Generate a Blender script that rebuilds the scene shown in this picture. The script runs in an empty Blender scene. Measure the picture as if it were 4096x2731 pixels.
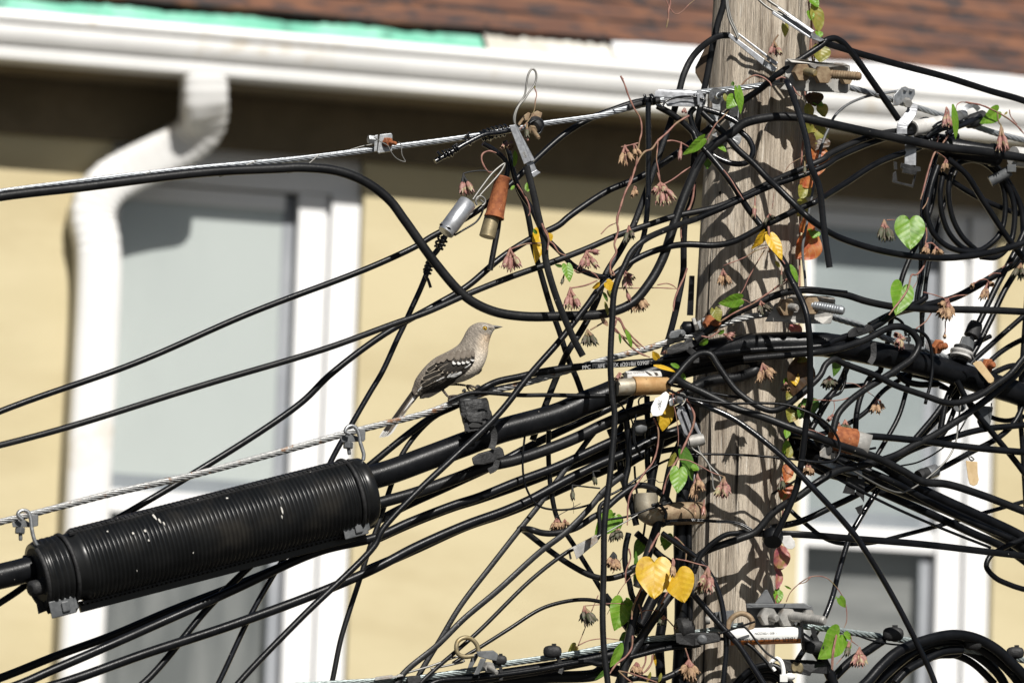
import bpy, math, random
import numpy as np
from math import radians as R_
random.seed(7); rng = np.random.default_rng(7)
scn = bpy.context.scene
COL = scn.collection
# ---------------------------------------------------------------- camera
PITCH, ROLL = R_(8.0), R_(1.9)
CAM = np.array([0.0, 0.0, 2.5])
F = np.array([0, math.cos(PITCH), math.sin(PITCH)])
u0 = np.array([0, -math.sin(PITCH), math.cos(PITCH)]); r0 = np.array([1.0, 0, 0])
RT = r0*math.cos(ROLL) + u0*math.sin(ROLL)
UP = u0*math.cos(ROLL) - r0*math.sin(ROLL)
cd = bpy.data.cameras.new('camera'); cam = bpy.data.objects.new('camera', cd); COL.objects.link(cam)
from mathutils import Matrix, Vector
m4 = Matrix.Identity(4)
for i in range(3):
    m4[i][0] = RT[i]; m4[i][1] = UP[i]; m4[i][2] = -F[i]; m4[i][3] = CAM[i]
cam.matrix_world = m4
cd.sensor_width = 36; cd.lens = 36/(4096*4e-5); cd.clip_end = 2000; cd.clip_start = .1
cd.dof.use_dof = True; cd.dof.focus_distance = 9.82; cd.dof.aperture_fstop = 6.4
scn.camera = cam
# ---------------------------------------------------------------- light
SUN_EL, SUN_AZ = R_(41), R_(20)          # azimuth measured to the camera's right of straight behind it
sdir = np.array([math.sin(SUN_AZ)*math.cos(SUN_EL), -math.cos(SUN_AZ)*math.cos(SUN_EL), math.sin(SUN_EL)])
sl = bpy.data.lights.new('sun', 'SUN'); sl.energy = 5; sl.angle = R_(.53); sl.color = (1, .965, .905)
so = bpy.data.objects.new('sun', sl); COL.objects.link(so)
so.rotation_euler = Vector(sdir).to_track_quat('Z', 'Y').to_euler(); so.location = (3, -5, 12)
w = bpy.data.worlds.new('World'); scn.world = w; w.use_nodes = True
sk = w.node_tree.nodes.new('ShaderNodeTexSky'); sk.sky_type = 'NISHITA'; sk.sun_disc = False
sk.sun_elevation = SUN_EL; sk.sun_rotation = math.atan2(sdir[0], sdir[1])
bg = w.node_tree.nodes['Background']; bg.inputs[1].default_value = .032
w.node_tree.links.new(sk.outputs[0], bg.inputs[0])
scn.view_settings.view_transform = 'Standard'; scn.view_settings.look = 'None'
scn.view_settings.exposure = .16; scn.view_settings.gamma = 1
scn.cycles.use_denoising = True
scn.cycles.max_bounces = 6; scn.cycles.diffuse_bounces = 2
# ---------------------------------------------------------------- pixel helpers: a point of the place from where the photo shows it and how far off it is
CROP = {'O': (0, 0, 1.7415), 'A': (2400, 0, .38265), 'B': (3196, 0, .38265), 'C': (1700, 400, .38265), 'D': (2400, 500, .38265),
        'E': (3196, 500, .38265), 'F': (1700, 900, .38265), 'G': (2400, 1000, .38265), 'H': (3196, 1000, .38265), 'I': (2400, 1500, .38265),
        'J': (3196, 1500, .38265), 'K': (2400, 2131, .38265), 'L': (3196, 2131, .38265), 'M': (1500, 2031, .44643), 'N': (0, 1600, .5102),
        'P': (0, 0, .5102), 'Q': (1200, 0, .5102), 'R': (1480, 1250, .33803), 'S': (1200, 1650, .5102), 'T': (0, 1900, .63776),
        'U': (1400, 1500, .2551), 'X': (0, 0, 1)}
def Z0(x, y):
    """depth in cm, from the pole's axis, of the sheet the lines run in"""
    if x < 2770: z = -12-(2770-x)*.0155
    elif x < 3250: z = -12
    else: z = -12+(x-3250)*.03
    return z+(1365.5-y)*.00557
def W3(x, y, o):
    """photo point, offset o (cm, + = farther) from that sheet -> world"""
    d = 10+(Z0(x, y)+o)/100
    return CAM+d*(F+(x-2048)*4e-5*RT+(1365.5-y)*4e-5*UP)
def pts(s, o=0.0):
    """'A 10,20 30,40,-3 ; ...' -> list of photo points with depth offsets (interpolated where not given)"""
    c = CROP['X']; out = []
    for t in s.split():
        if t in CROP: c = CROP[t]; continue
        v = [float(q) for q in t.split(',')]
        out.append([c[0]+v[0]*c[2], c[1]+v[1]*c[2], v[2] if len(v) > 2 else None])
    def back(i):                       # a step back where two views of the photo overlap
        if i < 1 or i > len(out)-2: return False
        a, b, c_ = out[i-1], out[i], out[i+1]; v, q = (b[0]-a[0], b[1]-a[1]), (c_[0]-b[0], c_[1]-b[1])
        return v[0]*q[0]+v[1]*q[1] < -.5*math.hypot(*v)*math.hypot(*q)
    i = 1
    while i < len(out)-2:
        if back(i) and back(i+1):
            a, b = out[i], out[i+1]; out[i:i+2] = [[(a[0]+b[0])/2, (a[1]+b[1])/2, a[2] if a[2] is not None else b[2]]]
        i += 1
    ks = [i for i, p in enumerate(out) if p[2] is not None]
    if not ks:
        for p in out: p[2] = o
    else:
        xs = [out[i][2] for i in ks]
        for i, p in enumerate(out):
            if p[2] is None: p[2] = float(np.interp(i, ks, xs))
    return out
def wp(s, o=0.0): return np.array([W3(*p) for p in pts(s, o)])
def pt(s, o=0.0): return wp(s, o)[0]
PX = 4e-4                                  # metres per photo pixel at the pole
def nrm(v): return v/max(np.linalg.norm(v), 1e-12)
def smooth_path(p, step):
    p = np.asarray(p, float)
    if len(p) == 2:
        n = max(2, int(np.linalg.norm(p[1]-p[0])/step)+1); t = np.linspace(0, 1, n)[:, None]
        return p[0]*(1-t)+p[1]*t
    q = np.vstack([2*p[0]-p[1], p, 2*p[-1]-p[-2]]); out = []
    for i in range(1, len(q)-2):
        a, b, c, d = q[i-1:i+3]
        t0 = 0; t1 = t0+max(np.linalg.norm(b-a), 1e-9)**.5; t2 = t1+max(np.linalg.norm(c-b), 1e-9)**.5; t3 = t2+max(np.linalg.norm(d-c), 1e-9)**.5
        n = max(2, int(np.linalg.norm(c-b)/step)+1)
        t = np.linspace(t1, t2, n, endpoint=False)[:, None]
        A1 = (t1-t)/(t1-t0)*a+(t-t0)/(t1-t0)*b; A2 = (t2-t)/(t2-t1)*b+(t-t1)/(t2-t1)*c; A3 = (t3-t)/(t3-t2)*c+(t-t2)/(t3-t2)*d
        B1 = (t2-t)/(t2-t0)*A1+(t-t0)/(t2-t0)*A2; B2 = (t3-t)/(t3-t1)*A2+(t-t1)/(t3-t1)*A3
        out.append((t2-t)/(t2-t1)*B1+(t-t1)/(t2-t1)*B2)
    return np.vstack(out+[p[-1:]])
def frames(p):
    t = np.gradient(p, axis=0); t /= np.maximum(np.linalg.norm(t, axis=1, keepdims=True), 1e-12)
    n = np.zeros_like(p); v = UP-np.dot(UP, t[0])*t[0]
    if np.linalg.norm(v) < .1: v = RT-np.dot(RT, t[0])*t[0]
    n[0] = nrm(v)
    for i in range(1, len(p)):
        v = n[i-1]-np.dot(n[i-1], t[i])*t[i]; n[i] = nrm(v)
    return t, n, np.cross(t, n)
class MB:
    """collects shapes in world space; build() links them as ONE mesh object"""
    def __init__(s): s.v = []; s.f = []; s.m = []; s.s = []; s.uv = {}; s.n = 0; s.col = []
    def add(s, verts, faces, mi=0, smooth=True, uv=None, col=None):
        verts = np.asarray(verts, float); b = s.n
        s.v.append(verts); s.n += len(verts)
        if uv is not None: s.uv[b] = np.asarray(uv, float)
        if col is not None: s.col.append((b, np.asarray(col, float)))
        for k, f in enumerate(faces):
            s.f.append([b+i for i in f]); s.m.append(mi[k] if isinstance(mi, (list, tuple, np.ndarray)) else mi); s.s.append(smooth)
        return s
    def sweep(s, p, ring, mi=0, smooth=True, caps=True, fr=None, scale=None):
        """ring: (k,2) cross-section in (normal, binormal); or function of index -> ring"""
        t, n, b = fr if fr else frames(p); N = len(p); V = []
        for i in range(N):
            r = ring(i) if callable(ring) else ring
            if scale is not None: r = r*scale[i]
            V.append(p[i]+r[:, :1]*n[i]+r[:, 1:]*b[i])
        k = len(V[0]); V = np.vstack(V); fs = []
        for i in range(N-1):
            for j in range(k):
                j2 = (j+1) % k
                fs.append((i*k+j, i*k+j2, (i+1)*k+j2, (i+1)*k+j))
        s.add(V, fs, mi, smooth)
        if caps:
            s.add(V[:k], [list(range(k))[::-1]], mi, False); s.add(V[-k:], [list(range(k))], mi, False)
        return s
    def tube(s, p, r, mi=0, n=10, caps=True, smooth=True):
        a = np.linspace(0, 2*math.pi, n, endpoint=False); c = np.stack([np.cos(a), np.sin(a)], 1)
        if np.isscalar(r): return s.sweep(p, c*r, mi, smooth, caps)
        r = np.asarray(r); 
        if len(r) != len(p): r = np.interp(np.linspace(0, 1, len(p)), np.linspace(0, 1, len(r)), r)
        return s.sweep(p, c, mi, smooth, caps, scale=r)
    def lathe(s, A, B, prof, n=20, mi=0, smooth=True, caps=True, squash=None, up=None):
        A = np.asarray(A, float); B = np.asarray(B, float); ax = B-A; t = nrm(ax)
        h = UP if up is None else up
        nn = h-np.dot(h, t)*t
        if np.linalg.norm(nn) < .05: nn = RT-np.dot(RT, t)*t
        nn = nrm(nn); bb = np.cross(t, nn)
        a = np.linspace(0, 2*math.pi, n, endpoint=False)+math.pi/n
        V = []; sq = squash or 1
        for (q, r) in prof: V.append(A+ax*q+r*(np.cos(a)[:, None]*nn+np.sin(a)[:, None]*bb*sq))
        V = np.vstack(V); fs = []
        for i in range(len(prof)-1):
            for j in range(n):
                j2 = (j+1) % n; fs.append((i*n+j, i*n+j2, (i+1)*n+j2, (i+1)*n+j))
        s.add(V, fs, mi, smooth)
        if caps: s.add(V[:n], [list(range(n))[::-1]], mi, False); s.add(V[-n:], [list(range(n))], mi, False)
        return s
    def prism(s, front, depth, mi=0, dirv=None):
        """front: world points of the outline, extruded `depth` metres away from the camera"""
        front = np.asarray(front, float); k = len(front); d = (F if dirv is None else dirv)*depth
        e = 0
        for i in range(k):       # orientation as seen by the camera
            a, b = front[i], front[(i+1) % k]; e += np.dot(a, RT)*np.dot(b, UP)-np.dot(b, RT)*np.dot(a, UP)
        if e < 0: front = front[::-1]
        V = np.vstack([front, front+d])
        fs = [list(range(k)), list(range(k, 2*k))[::-1]]
        for i in range(k):
            j = (i+1) % k; fs.append((j, i, k+i, k+j))
        return s.add(V, fs, mi, False)
    def box(s, c, ax, ay, az, mi=0):
        """centre and three half-axis vectors"""
        c, ax, ay, az = map(np.asarray, (c, ax, ay, az)); V = [c+i*ax+j*ay+k*az for k in (-1, 1) for j in (-1, 1) for i in (-1, 1)]
        fs = [(0, 2, 3, 1), (4, 5, 7, 6), (0, 1, 5, 4), (2, 6, 7, 3), (0, 4, 6, 2), (1, 3, 7, 5)]
        if np.dot(np.cross(ax, ay), az) < 0: fs = [f[::-1] for f in fs]
        return s.add(V, fs, mi, False)
    def build(s, name, mats, parent=None, bevel=0, loc=None):
        V = np.vstack(s.v); 
        if parent is None: L = V.mean(0) if loc is None else np.asarray(loc, float)
        else: L = np.array(parent['_o'])
        me = bpy.data.meshes.new(name)
        me.from_pydata((V-L).tolist(), [], s.f)
        if not isinstance(mats, (list, tuple)): mats = [mats]
        for m in mats: me.materials.append(m)
        me.polygons.foreach_set('material_index', s.m); me.polygons.foreach_set('use_smooth', s.s)
        if s.uv:
            full = np.zeros((len(V), 2))
            for b, q in s.uv.items(): full[b:b+len(q)] = q
            li = np.zeros(len(me.loops), int); me.loops.foreach_get('vertex_index', li)
            ul = me.uv_layers.new(name='uv'); ul.data.foreach_set('uv', full[li].ravel())
        if s.col:
            full = np.zeros((len(V), 4)); full[:, 3] = 1
            for b, q in s.col: full[b:b+len(q), :3] = q
            at = me.color_attributes.new('tint', 'FLOAT_COLOR', 'POINT'); at.data.foreach_set('color', full.ravel())
        me.validate(); me.update()
        o = bpy.data.objects.new(name, me); COL.objects.link(o)
        if parent is None: o.location = L; o['_o'] = [float(q) for q in L]
        else: o.parent = parent; o['_o'] = [float(q) for q in L]
        if bevel:
            b = o.modifiers.new('bevel', 'BEVEL'); b.width = bevel; b.segments = 2; b.limit_method = 'ANGLE'; b.angle_limit = R_(40)
        return o
def tag(o, label=None, cat=None, group=None, kind=None):
    if label: o['label'] = label
    if cat: o['category'] = cat
    if group: o['group'] = group
    if kind: o['kind'] = kind
    return o
def empty(name, loc, label, cat, group=None):
    o = bpy.data.objects.new(name, None); COL.objects.link(o); o.location = loc; o.empty_display_size = .02
    o['_o'] = [float(q) for q in loc]
    return tag(o, label, cat, group)
# ---------------------------------------------------------------- materials
def mat(name, c1, c2=None, rough=.5, metal=0, nscale=40, bump=0, bscale=250, spec=.5, specks=None, stretch=None, contrast=(.35, .65), c3=None, s3=12, t3=(.55, .7), rvar=0):
    m = bpy.data.materials.new(name); m.use_nodes = True; nt = m.node_tree; N = nt.nodes; L = nt.links
    b = N['Principled BSDF']; b.inputs['Roughness'].default_value = rough; b.inputs['Metallic'].default_value = metal
    b.inputs['Specular IOR Level'].default_value = spec
    tc = N.new('ShaderNodeTexCoord'); mp = N.new('ShaderNodeMapping'); L.new(tc.outputs['Object'], mp.inputs[0])
    if stretch: mp.inputs['Scale'].default_value = stretch
    def noise(sc, det=6):
        n = N.new('ShaderNodeTexNoise'); n.inputs['Scale'].default_value = sc; n.inputs['Detail'].default_value = det; n.inputs['Roughness'].default_value = .6
        L.new(mp.outputs[0], n.inputs['Vector']); return n
    def ramp(src, a, z):
        r = N.new('ShaderNodeMapRange'); r.inputs[1].default_value = a; r.inputs[2].default_value = z; r.interpolation_type = 'SMOOTHSTEP'
        L.new(src, r.inputs[0]); return r.outputs[0]
    def mix(fac, a, b_):
        x = N.new('ShaderNodeMix'); x.data_type = 'RGBA'; L.new(fac, x.inputs[0])
        for q, i in ((a, 6), (b_, 7)):
            if isinstance(q, tuple): x.inputs[i].default_value = (*q, 1)
            else: L.new(q, x.inputs[i])
        return x.outputs[2]
    c = None
    n1 = noise(nscale)
    if c2: c = mix(ramp(n1.outputs[0], *contrast), c1, c2)
    if c3: c = mix(ramp(noise(s3).outputs[0], *t3), c if c is not None else c1, c3)
    if specks:
        n = N.new('ShaderNodeTexVoronoi'); n.inputs['Scale'].default_value = specks[0]; L.new(mp.outputs[0], n.inputs['Vector'])
        r = N.new('ShaderNodeMapRange'); r.inputs[1].default_value = specks[1]; r.inputs[2].default_value = specks[1]*.6; L.new(n.outputs['Distance'], r.inputs[0])
        g = N.new('ShaderNodeSeparateColor'); L.new(n.outputs['Color'], g.inputs[0])
        gt = N.new('ShaderNodeMath'); gt.operation = 'GREATER_THAN'; gt.inputs[1].default_value = specks[2]; L.new(g.outputs[0], gt.inputs[0])
        mu = N.new('ShaderNodeMath'); mu.operation = 'MULTIPLY'; L.new(gt.outputs[0], mu.inputs[0]); L.new(r.outputs[0], mu.inputs[1])
        c = mix(mu.outputs[0], c if c is not None else c1, specks[3])
    if c is None: b.inputs['Base Color'].default_value = (*c1, 1)
    else: L.new(c, b.inputs['Base Color'])
    if rvar:
        r = N.new('ShaderNodeMapRange'); r.inputs[3].default_value = rough-rvar; r.inputs[4].default_value = rough+rvar
        r.inputs[1].default_value = .3; r.inputs[2].default_value = .7; L.new(noise(nscale*.7).outputs[0], r.inputs[0]); L.new(r.outputs[0], b.inputs['Roughness'])
    if bump:
        bp = N.new('ShaderNodeBump'); bp.inputs['Strength'].default_value = bump; bp.inputs['Distance'].default_value = .002
        L.new(noise(bscale, 4).outputs[0], bp.inputs['Height']); L.new(bp.outputs[0], b.inputs['Normal'])
    m['nodes'] = 1
    return m
DUST = (.35, .33, .30)
BLK = mat('black_jacket', (.0035, .004, .005), (.008, .0085, .010), rough=.34, spec=.24, nscale=30, bump=.12, bscale=300, specks=(110, .10, .95, DUST), rvar=.08)
BLKG = mat('glossy_black_jacket', (.004, .0045, .006), (.008, .009, .012), rough=.22, spec=.5, nscale=30, bump=.15, bscale=160, specks=(110, .10, .96, DUST))
GRY = mat('weathered_black_jacket', (.006, .0065, .0075), (.014, .0142, .015), rough=.42, spec=.26, nscale=25, bump=.18, bscale=260, specks=(95, .10, .94, DUST), rvar=.08)
RUB = mat('black_rubber', (.012, .012, .0125), (.028, .028, .029), rough=.58, spec=.35, nscale=60, bump=.5, bscale=220)
GPL = mat('grey_plastic', (.075, .08, .085), (.13, .135, .14), rough=.5, nscale=50, bump=.2)
GAL = mat('galvanised_steel', (.28, .29, .30), (.44, .45, .46), rough=.42, metal=.75, nscale=160, bump=.15, c3=(.30, .24, .19), s3=60, t3=(.62, .72))
GALD = mat('dull_galvanised_steel', (.27, .265, .25), (.40, .385, .36), rough=.6, metal=.35, nscale=60, bump=.2, c3=(.20, .13, .075), s3=22, t3=(.55, .7))
STR = mat('strand_steel', (.30, .32, .34), (.46, .48, .50), rough=.38, metal=.6, nscale=200, bump=.1)
STRR = mat('rust_stained_strand', (.27, .275, .275), (.43, .43, .42), rough=.42, metal=.5, nscale=200, bump=.1, c3=(.22, .12, .065), s3=45, t3=(.56, .66))
STRB = mat('bluish_strand', (.25, .29, .29), (.38, .43, .425), rough=.45, metal=.5, nscale=200, bump=.1)
ALU = mat('aluminium', (.24, .245, .26), (.36, .37, .39), rough=.42, metal=.7, nscale=120, bump=.06)
ALB = mat('bright_aluminium', (.46, .47, .49), (.60, .61, .63), rough=.36, metal=.75, nscale=120, bump=.06)
STN = mat('stainless_wire', (.24, .235, .22), None, rough=.5, metal=.8)
RUS = mat('rust', (.20, .055, .018), (.36, .12, .04), rough=.8, nscale=90, bump=.5, bscale=400, c3=(.45, .26, .17), s3=120, t3=(.6, .75))
RUL = mat('light_rust_tin', (.36, .20, .075), (.48, .31, .14), rough=.6, metal=.2, nscale=40, bump=.2, c3=(.22, .12, .06), s3=80, t3=(.58, .7))
TIN = mat('dull_tin', (.32, .28, .21), (.45, .41, .33), rough=.5, metal=.4, nscale=40, bump=.15, c3=(.28, .17, .07), s3=30, t3=(.52, .68))
BRS = mat('brassy_tin', (.23, .19, .11), (.33, .27, .16), rough=.5, metal=.5, nscale=70, bump=.15, c3=(.38, .26, .09), s3=50, t3=(.55, .7))
BRW = mat('brown_iron', (.20, .13, .075), (.32, .24, .15), rough=.65, metal=.3, nscale=70, bump=.3, c3=(.13, .06, .03), s3=30, t3=(.55, .7))
TAN = mat('tan_plastic_tag', (.50, .36, .19), (.60, .45, .26), rough=.5, nscale=60, bump=.1)
WHT = mat('white_plastic', (.78, .78, .76), (.84, .84, .82), rough=.4, nscale=30)
DRT = mat('dirty_white_plastic', (.48, .47, .45), (.66, .65, .63), rough=.5, nscale=60, c3=(.25, .23, .2), s3=40, t3=(.6, .75))
INK = mat('ink', (.015, .015, .015), rough=.7)
PRT = mat('pale_print', (.45, .45, .45), rough=.7)
DRK = mat('dark_wood_hole', (.006, .005, .004), rough=.9, spec=.1)
VINE = mat('vine_stem', (.20, .085, .07), (.32, .16, .12), rough=.6, nscale=90, bump=.3, c3=(.20, .16, .07), s3=25, t3=(.5, .7))
VING = mat('green_stem', (.16, .20, .06), (.26, .24, .09), rough=.6, nscale=90)
SEP = mat('pink_sepal', (.22, .09, .085), (.36, .19, .15), rough=.6, nscale=220, c3=(.36, .32, .18), s3=120, t3=(.5, .62))
SEPD = mat('dry_sepal', (.24, .14, .08), (.42, .28, .16), rough=.75, nscale=220, c3=(.14, .07, .05), s3=120, t3=(.52, .65))
SEPG = mat('dark_green_sepal', (.06, .075, .035), (.12, .09, .07), rough=.65, nscale=220)
def leafmat(name, c1, c2, vein, trans=.35, blotch=None):
    m = mat(name, c1, c2, rough=.42, nscale=90, bump=.0, c3=blotch, s3=45, t3=(.55, .68)); nt = m.node_tree; N = nt.nodes; L = nt.links
    b = N['Principled BSDF']; src = b.inputs['Base Color'].links[0].from_socket
    uv = N.new('ShaderNodeUVMap'); uv.uv_map = 'uv'; sp = N.new('ShaderNodeSeparateXYZ'); L.new(uv.outputs[0], sp.inputs[0])
    def ma(op, a, b_=None, c=None):
        q = N.new('ShaderNodeMath'); q.operation = op
        for i, z in enumerate((a, b_, c)):
            if z is None: continue
            if isinstance(z, (int, float)): q.inputs[i].default_value = z
            else: L.new(z, q.inputs[i])
        return q.outputs[0]
    au = ma('ABSOLUTE', sp.outputs[0])
    side = ma('ABSOLUTE', ma('SUBTRACT', ma('FRACT', ma('MULTIPLY_ADD', au, -1.5, ma('MULTIPLY', sp.outputs[1], 5.0))), .5))
    sv = ma('SUBTRACT', 1, ma('MULTIPLY', side, 9)); mid = ma('SUBTRACT', 1, ma('MULTIPLY', au, 22))
    ve = ma('MAXIMUM', ma('MAXIMUM', sv, mid), 0)
    x = N.new('ShaderNodeMix'); x.data_type = 'RGBA'; L.new(ma('MULTIPLY', ve, .38), x.inputs[0]); L.new(src, x.inputs[6]); x.inputs[7].default_value = (*vein, 1)
    L.new(x.outputs[2], b.inputs['Base Color'])
    bp = N.new('ShaderNodeBump'); bp.inputs['Strength'].default_value = .28; bp.inputs['Distance'].default_value = .001
    L.new(ma('MULTIPLY', side, 2), bp.inputs['Height']); L.new(bp.outputs[0], b.inputs['Normal'])
    tr = N.new('ShaderNodeBsdfTranslucent'); L.new(x.outputs[2], tr.inputs[0]); ms = N.new('ShaderNodeMixShader'); ms.inputs[0].default_value = trans
    L.new(b.outputs[0], ms.inputs[1]); L.new(tr.outputs[0], ms.inputs[2]); L.new(ms.outputs[0], N['Material Output'].inputs[0])
    return m
LG = leafmat('green_leaf', (.13, .30, .02), (.20, .38, .035), (.34, .42, .12), blotch=(.10, .24, .02))
LD = leafmat('deep_green_leaf', (.07, .17, .02), (.10, .22, .03), (.2, .28, .08))
LO = leafmat('olive_leaf', (.24, .24, .045), (.34, .32, .06), (.4, .38, .15), blotch=(.36, .2, .06))
LY = leafmat('yellow_leaf', (.72, .43, .02), (.82, .54, .04), (.6, .36, .03), blotch=(.58, .32, .025))
LR = leafmat('red_leaf', (.46, .10, .035), (.55, .22, .06), (.6, .35, .15), blotch=(.40, .16, .12))
LP = leafmat('pinkish_leaf', (.36, .09, .12), (.48, .19, .13), (.5, .3, .2), blotch=(.30, .22, .06))
LBR = leafmat('brown_leaf', (.05, .026, .012), (.10, .055, .025), (.1, .07, .04))
# ---------------------------------------------------------------- ground
def simple_obj(name, verts, faces, m):
    b = MB(); b.add(np.array(verts, float), faces, 0, False); return b.build(name, m)
GRD = mat('ground', (.045, .043, .038), (.065, .06, .055), rough=.9, nscale=2)
tag(simple_obj('ground', [(-400, -300, 0), (400, -300, 0), (400, 600, 0), (-400, 600, 0)], [(0, 1, 2, 3)], GRD), kind='structure')
# ---------------------------------------------------------------- the house behind
PSI = R_(15); HX = np.array([math.cos(PSI), math.sin(PSI), 0]); HY = np.array([-math.sin(PSI), math.cos(PSI), 0]); HZ = np.array([0, 0, 1.0])
H0 = CAM+17.0*F
def hs(px, py, off=0.0):
    """photo point -> (along the wall, height) on the plane `off` metres in front of the wall"""
    d = F+(px-2048)*4e-5*RT+(1365.5-py)*4e-5*UP
    t = (np.dot(H0-CAM, HY)-off)/np.dot(d, HY); p = CAM+d*t-H0
    return float(np.dot(p, HX)), float(p[2])
def hp(s, off, z): return H0+s*HX-off*HY+z*HZ
ZG = -H0[2]                                   # ground in house coordinates
house = empty('house', hp(0, 0, ZG), 'cream house with white gutter, white framed windows and brown shingle roof', 'house')
def hbox(b, s0, s1, o0, o1, z0, z1, mi=0):
    return b.box(hp((s0+s1)/2, (o0+o1)/2, (z0+z1)/2), HX*(s1-s0)/2, -HY*(o1-o0)/2, HZ*(z1-z0)/2, mi)
WALLM = mat('cream_render', (.545, .468, .285), (.59, .51, .32), rough=.85, nscale=1.2, bump=.5, bscale=90, stretch=(1, 1, 3), c3=(.50, .42, .25), s3=2.2, t3=(.42, .72))
WPT = mat('white_paint', (.80, .80, .80), (.83, .83, .83), rough=.35, nscale=6)
WPD = mat('white_aluminium', (.74, .735, .72), (.80, .795, .78), rough=.32, nscale=5, c3=(.60, .52, .40), s3=6, t3=(.58, .75))
SOF = mat('brown_soffit', (.135, .105, .06), (.175, .135, .08), rough=.8, nscale=8)
# gutter line: front lip at off .31
GO = .315
zt = np.mean([hs(0, 62, GO)[1], hs(1200, 128, GO)[1], hs(2042, 189, GO)[1]])
zb = zt-.125
SL, SR = -7.0, 6.5
# windows in wall coordinates
RC = -.06
lw = dict(s0=hs(446, 1365, RC)[0], s1=hs(1172, 1365, RC)[0], zt=hs(760, 745, RC)[1], zm1=hs(760, 1972, RC)[1], zm0=hs(760, 2062, RC)[1])
rw = dict(s0=hs(3219, 1800, RC)[0], s1=hs(3750, 1800, RC)[0], zt=hs(3480, 850, RC)[1], zm1=hs(3480, 2108, RC)[1], zm0=hs(3480, 2195, RC)[1])
for q in (lw, rw): q['z0'] = q['zm0']-(q['zt']-q['zm1'])
wb = MB()
def wallrect(s0, s1, z0, z1): hbox(wb, s0, s1, -.30, 0, z0, z1)
lw['cr'], rw['cr'] = .165, .145
xs = [SL, lw['s0']-.03, lw['s1']+lw['cr']+.004, rw['s0']-.03, rw['s1']+rw['cr']+.004, SR]
ZT = zb+.02
for q in (lw, rw): q['zo'] = q['zt']+.20
for i in range(5):
    wn = {1: lw, 3: rw}.get(i)
    if wn: wallrect(xs[i], xs[i+1], ZG, wn['z0']-.07); wallrect(xs[i], xs[i+1], wn['zo'], ZT); hbox(wb, xs[i], xs[i+1], -.29, -.08, wn['zt']+.112, wn['zo'])
    else: wallrect(xs[i], xs[i+1], ZG, ZT)
hbox(wb, SL, SL+.25, -7, -.25, ZG, ZT); hbox(wb, SR-.25, SR, -7, -.25, ZG, ZT); hbox(wb, SL, SR, -7.25, -7, ZG, ZT)
wb.build('wall', WALLM, house)
# soffit, fascia
sb = MB(); hbox(sb, SL, SR, .003, .19, ZT-.02, ZT); sb.build('soffit', SOF, house)
zb2 = MB(); hbox(zb2, SL, SR, .004, .022, ZT-.17, ZT-.021); zb2.build('eave_shade_board', SOF, house)  # brown board added to deepen the shade on the wall under the eave
fb = MB(); hbox(fb, SL, SR, .155, .187, zb+.003, zt+.03); fb.build('fascia', mat('weathered_fascia', (.38, .22, .09), (.5, .34, .18), rough=.8, nscale=10), house)
# gutter profile (off, z) swept along the wall
g = [(.19, 0), (.19, -.122), (.276, -.126), (.285, -.122), (.287, -.098), (.283, -.090), (.300, -.080), (.309, -.062), (.310, -.044), (.300, -.037), (.300, -.031), (.315, -.027), (.318, -.014), (.315, -.001), (.309, 0), (.308, -.02), (.300, -.06), (.27, -.117), (.196, -.115), (.196, 0)]
gb = MB(); A = np.array([hp(SL, o, zt+z) for o, z in g]); B_ = np.array([hp(SR, o, zt+z) for o, z in g]); k = len(g)
gb.add(np.vstack([A, B_]), [(i, (i+1) % k, k+(i+1) % k, k+i) for i in range(k)]+[list(range(k)), list(range(k, 2*k))[::-1]], 0, False)
gutter = gb.build('gutter', WPD, house)
# downspout
dp = [(815, 270, .245), (817, 340, .24), (817, 400, .228), (815, 455, .195), (800, 510, .155), (755, 560, .12), (700, 594, .10), (600, 645, .078), (500, 695, .062), (435, 735, .058), (390, 790, .056), (368, 860, .055), (362, 1000, .055), (352, 1900, .055), (340, 2731, .055), (334, 3300, .055)]
P3 = []
for x, y, o in dp:
    s_, z_ = hs(x, y, o); P3.append(hp(s_, o, z_))
s_end = hs(352, 1900, .055)[0]
for q in (12, 13, 14, 15): P3[q] = hp(s_end, .055, np.dot(P3[q]-H0, HZ))
P3.append(hp(s_end, .055, ZG+.02))
sp_ = smooth_path(P3, .007)
a = np.linspace(0, 2*math.pi, 28, endpoint=False); ca, sa = np.cos(a), np.sin(a)
rr = (np.abs(ca)**5+np.abs(sa)**5)**(-1/5)
ring = np.stack([.050*ca*rr*.84, .059*sa*rr], 1)
t_ = np.gradient(sp_, axis=0); t_ /= np.linalg.norm(t_, axis=1, keepdims=True)
ny = -HY; nn = np.array([nrm(ny-np.dot(ny, t)*t) for t in t_]); bb = np.cross(t_, nn)
turn = np.linalg.norm(np.gradient(t_, axis=0), axis=1); turn = np.convolve(turn, np.ones(7)/7, 'same')
sc = 1.02+np.clip((turn-.008)/.012, 0, 1)*.026*np.sin(np.arange(len(sp_))*1.6)
db = MB(); db.sweep(sp_, ring, 0, True, True, fr=(t_, nn, bb), scale=sc); db.build('downspout', WPD, house)
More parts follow.
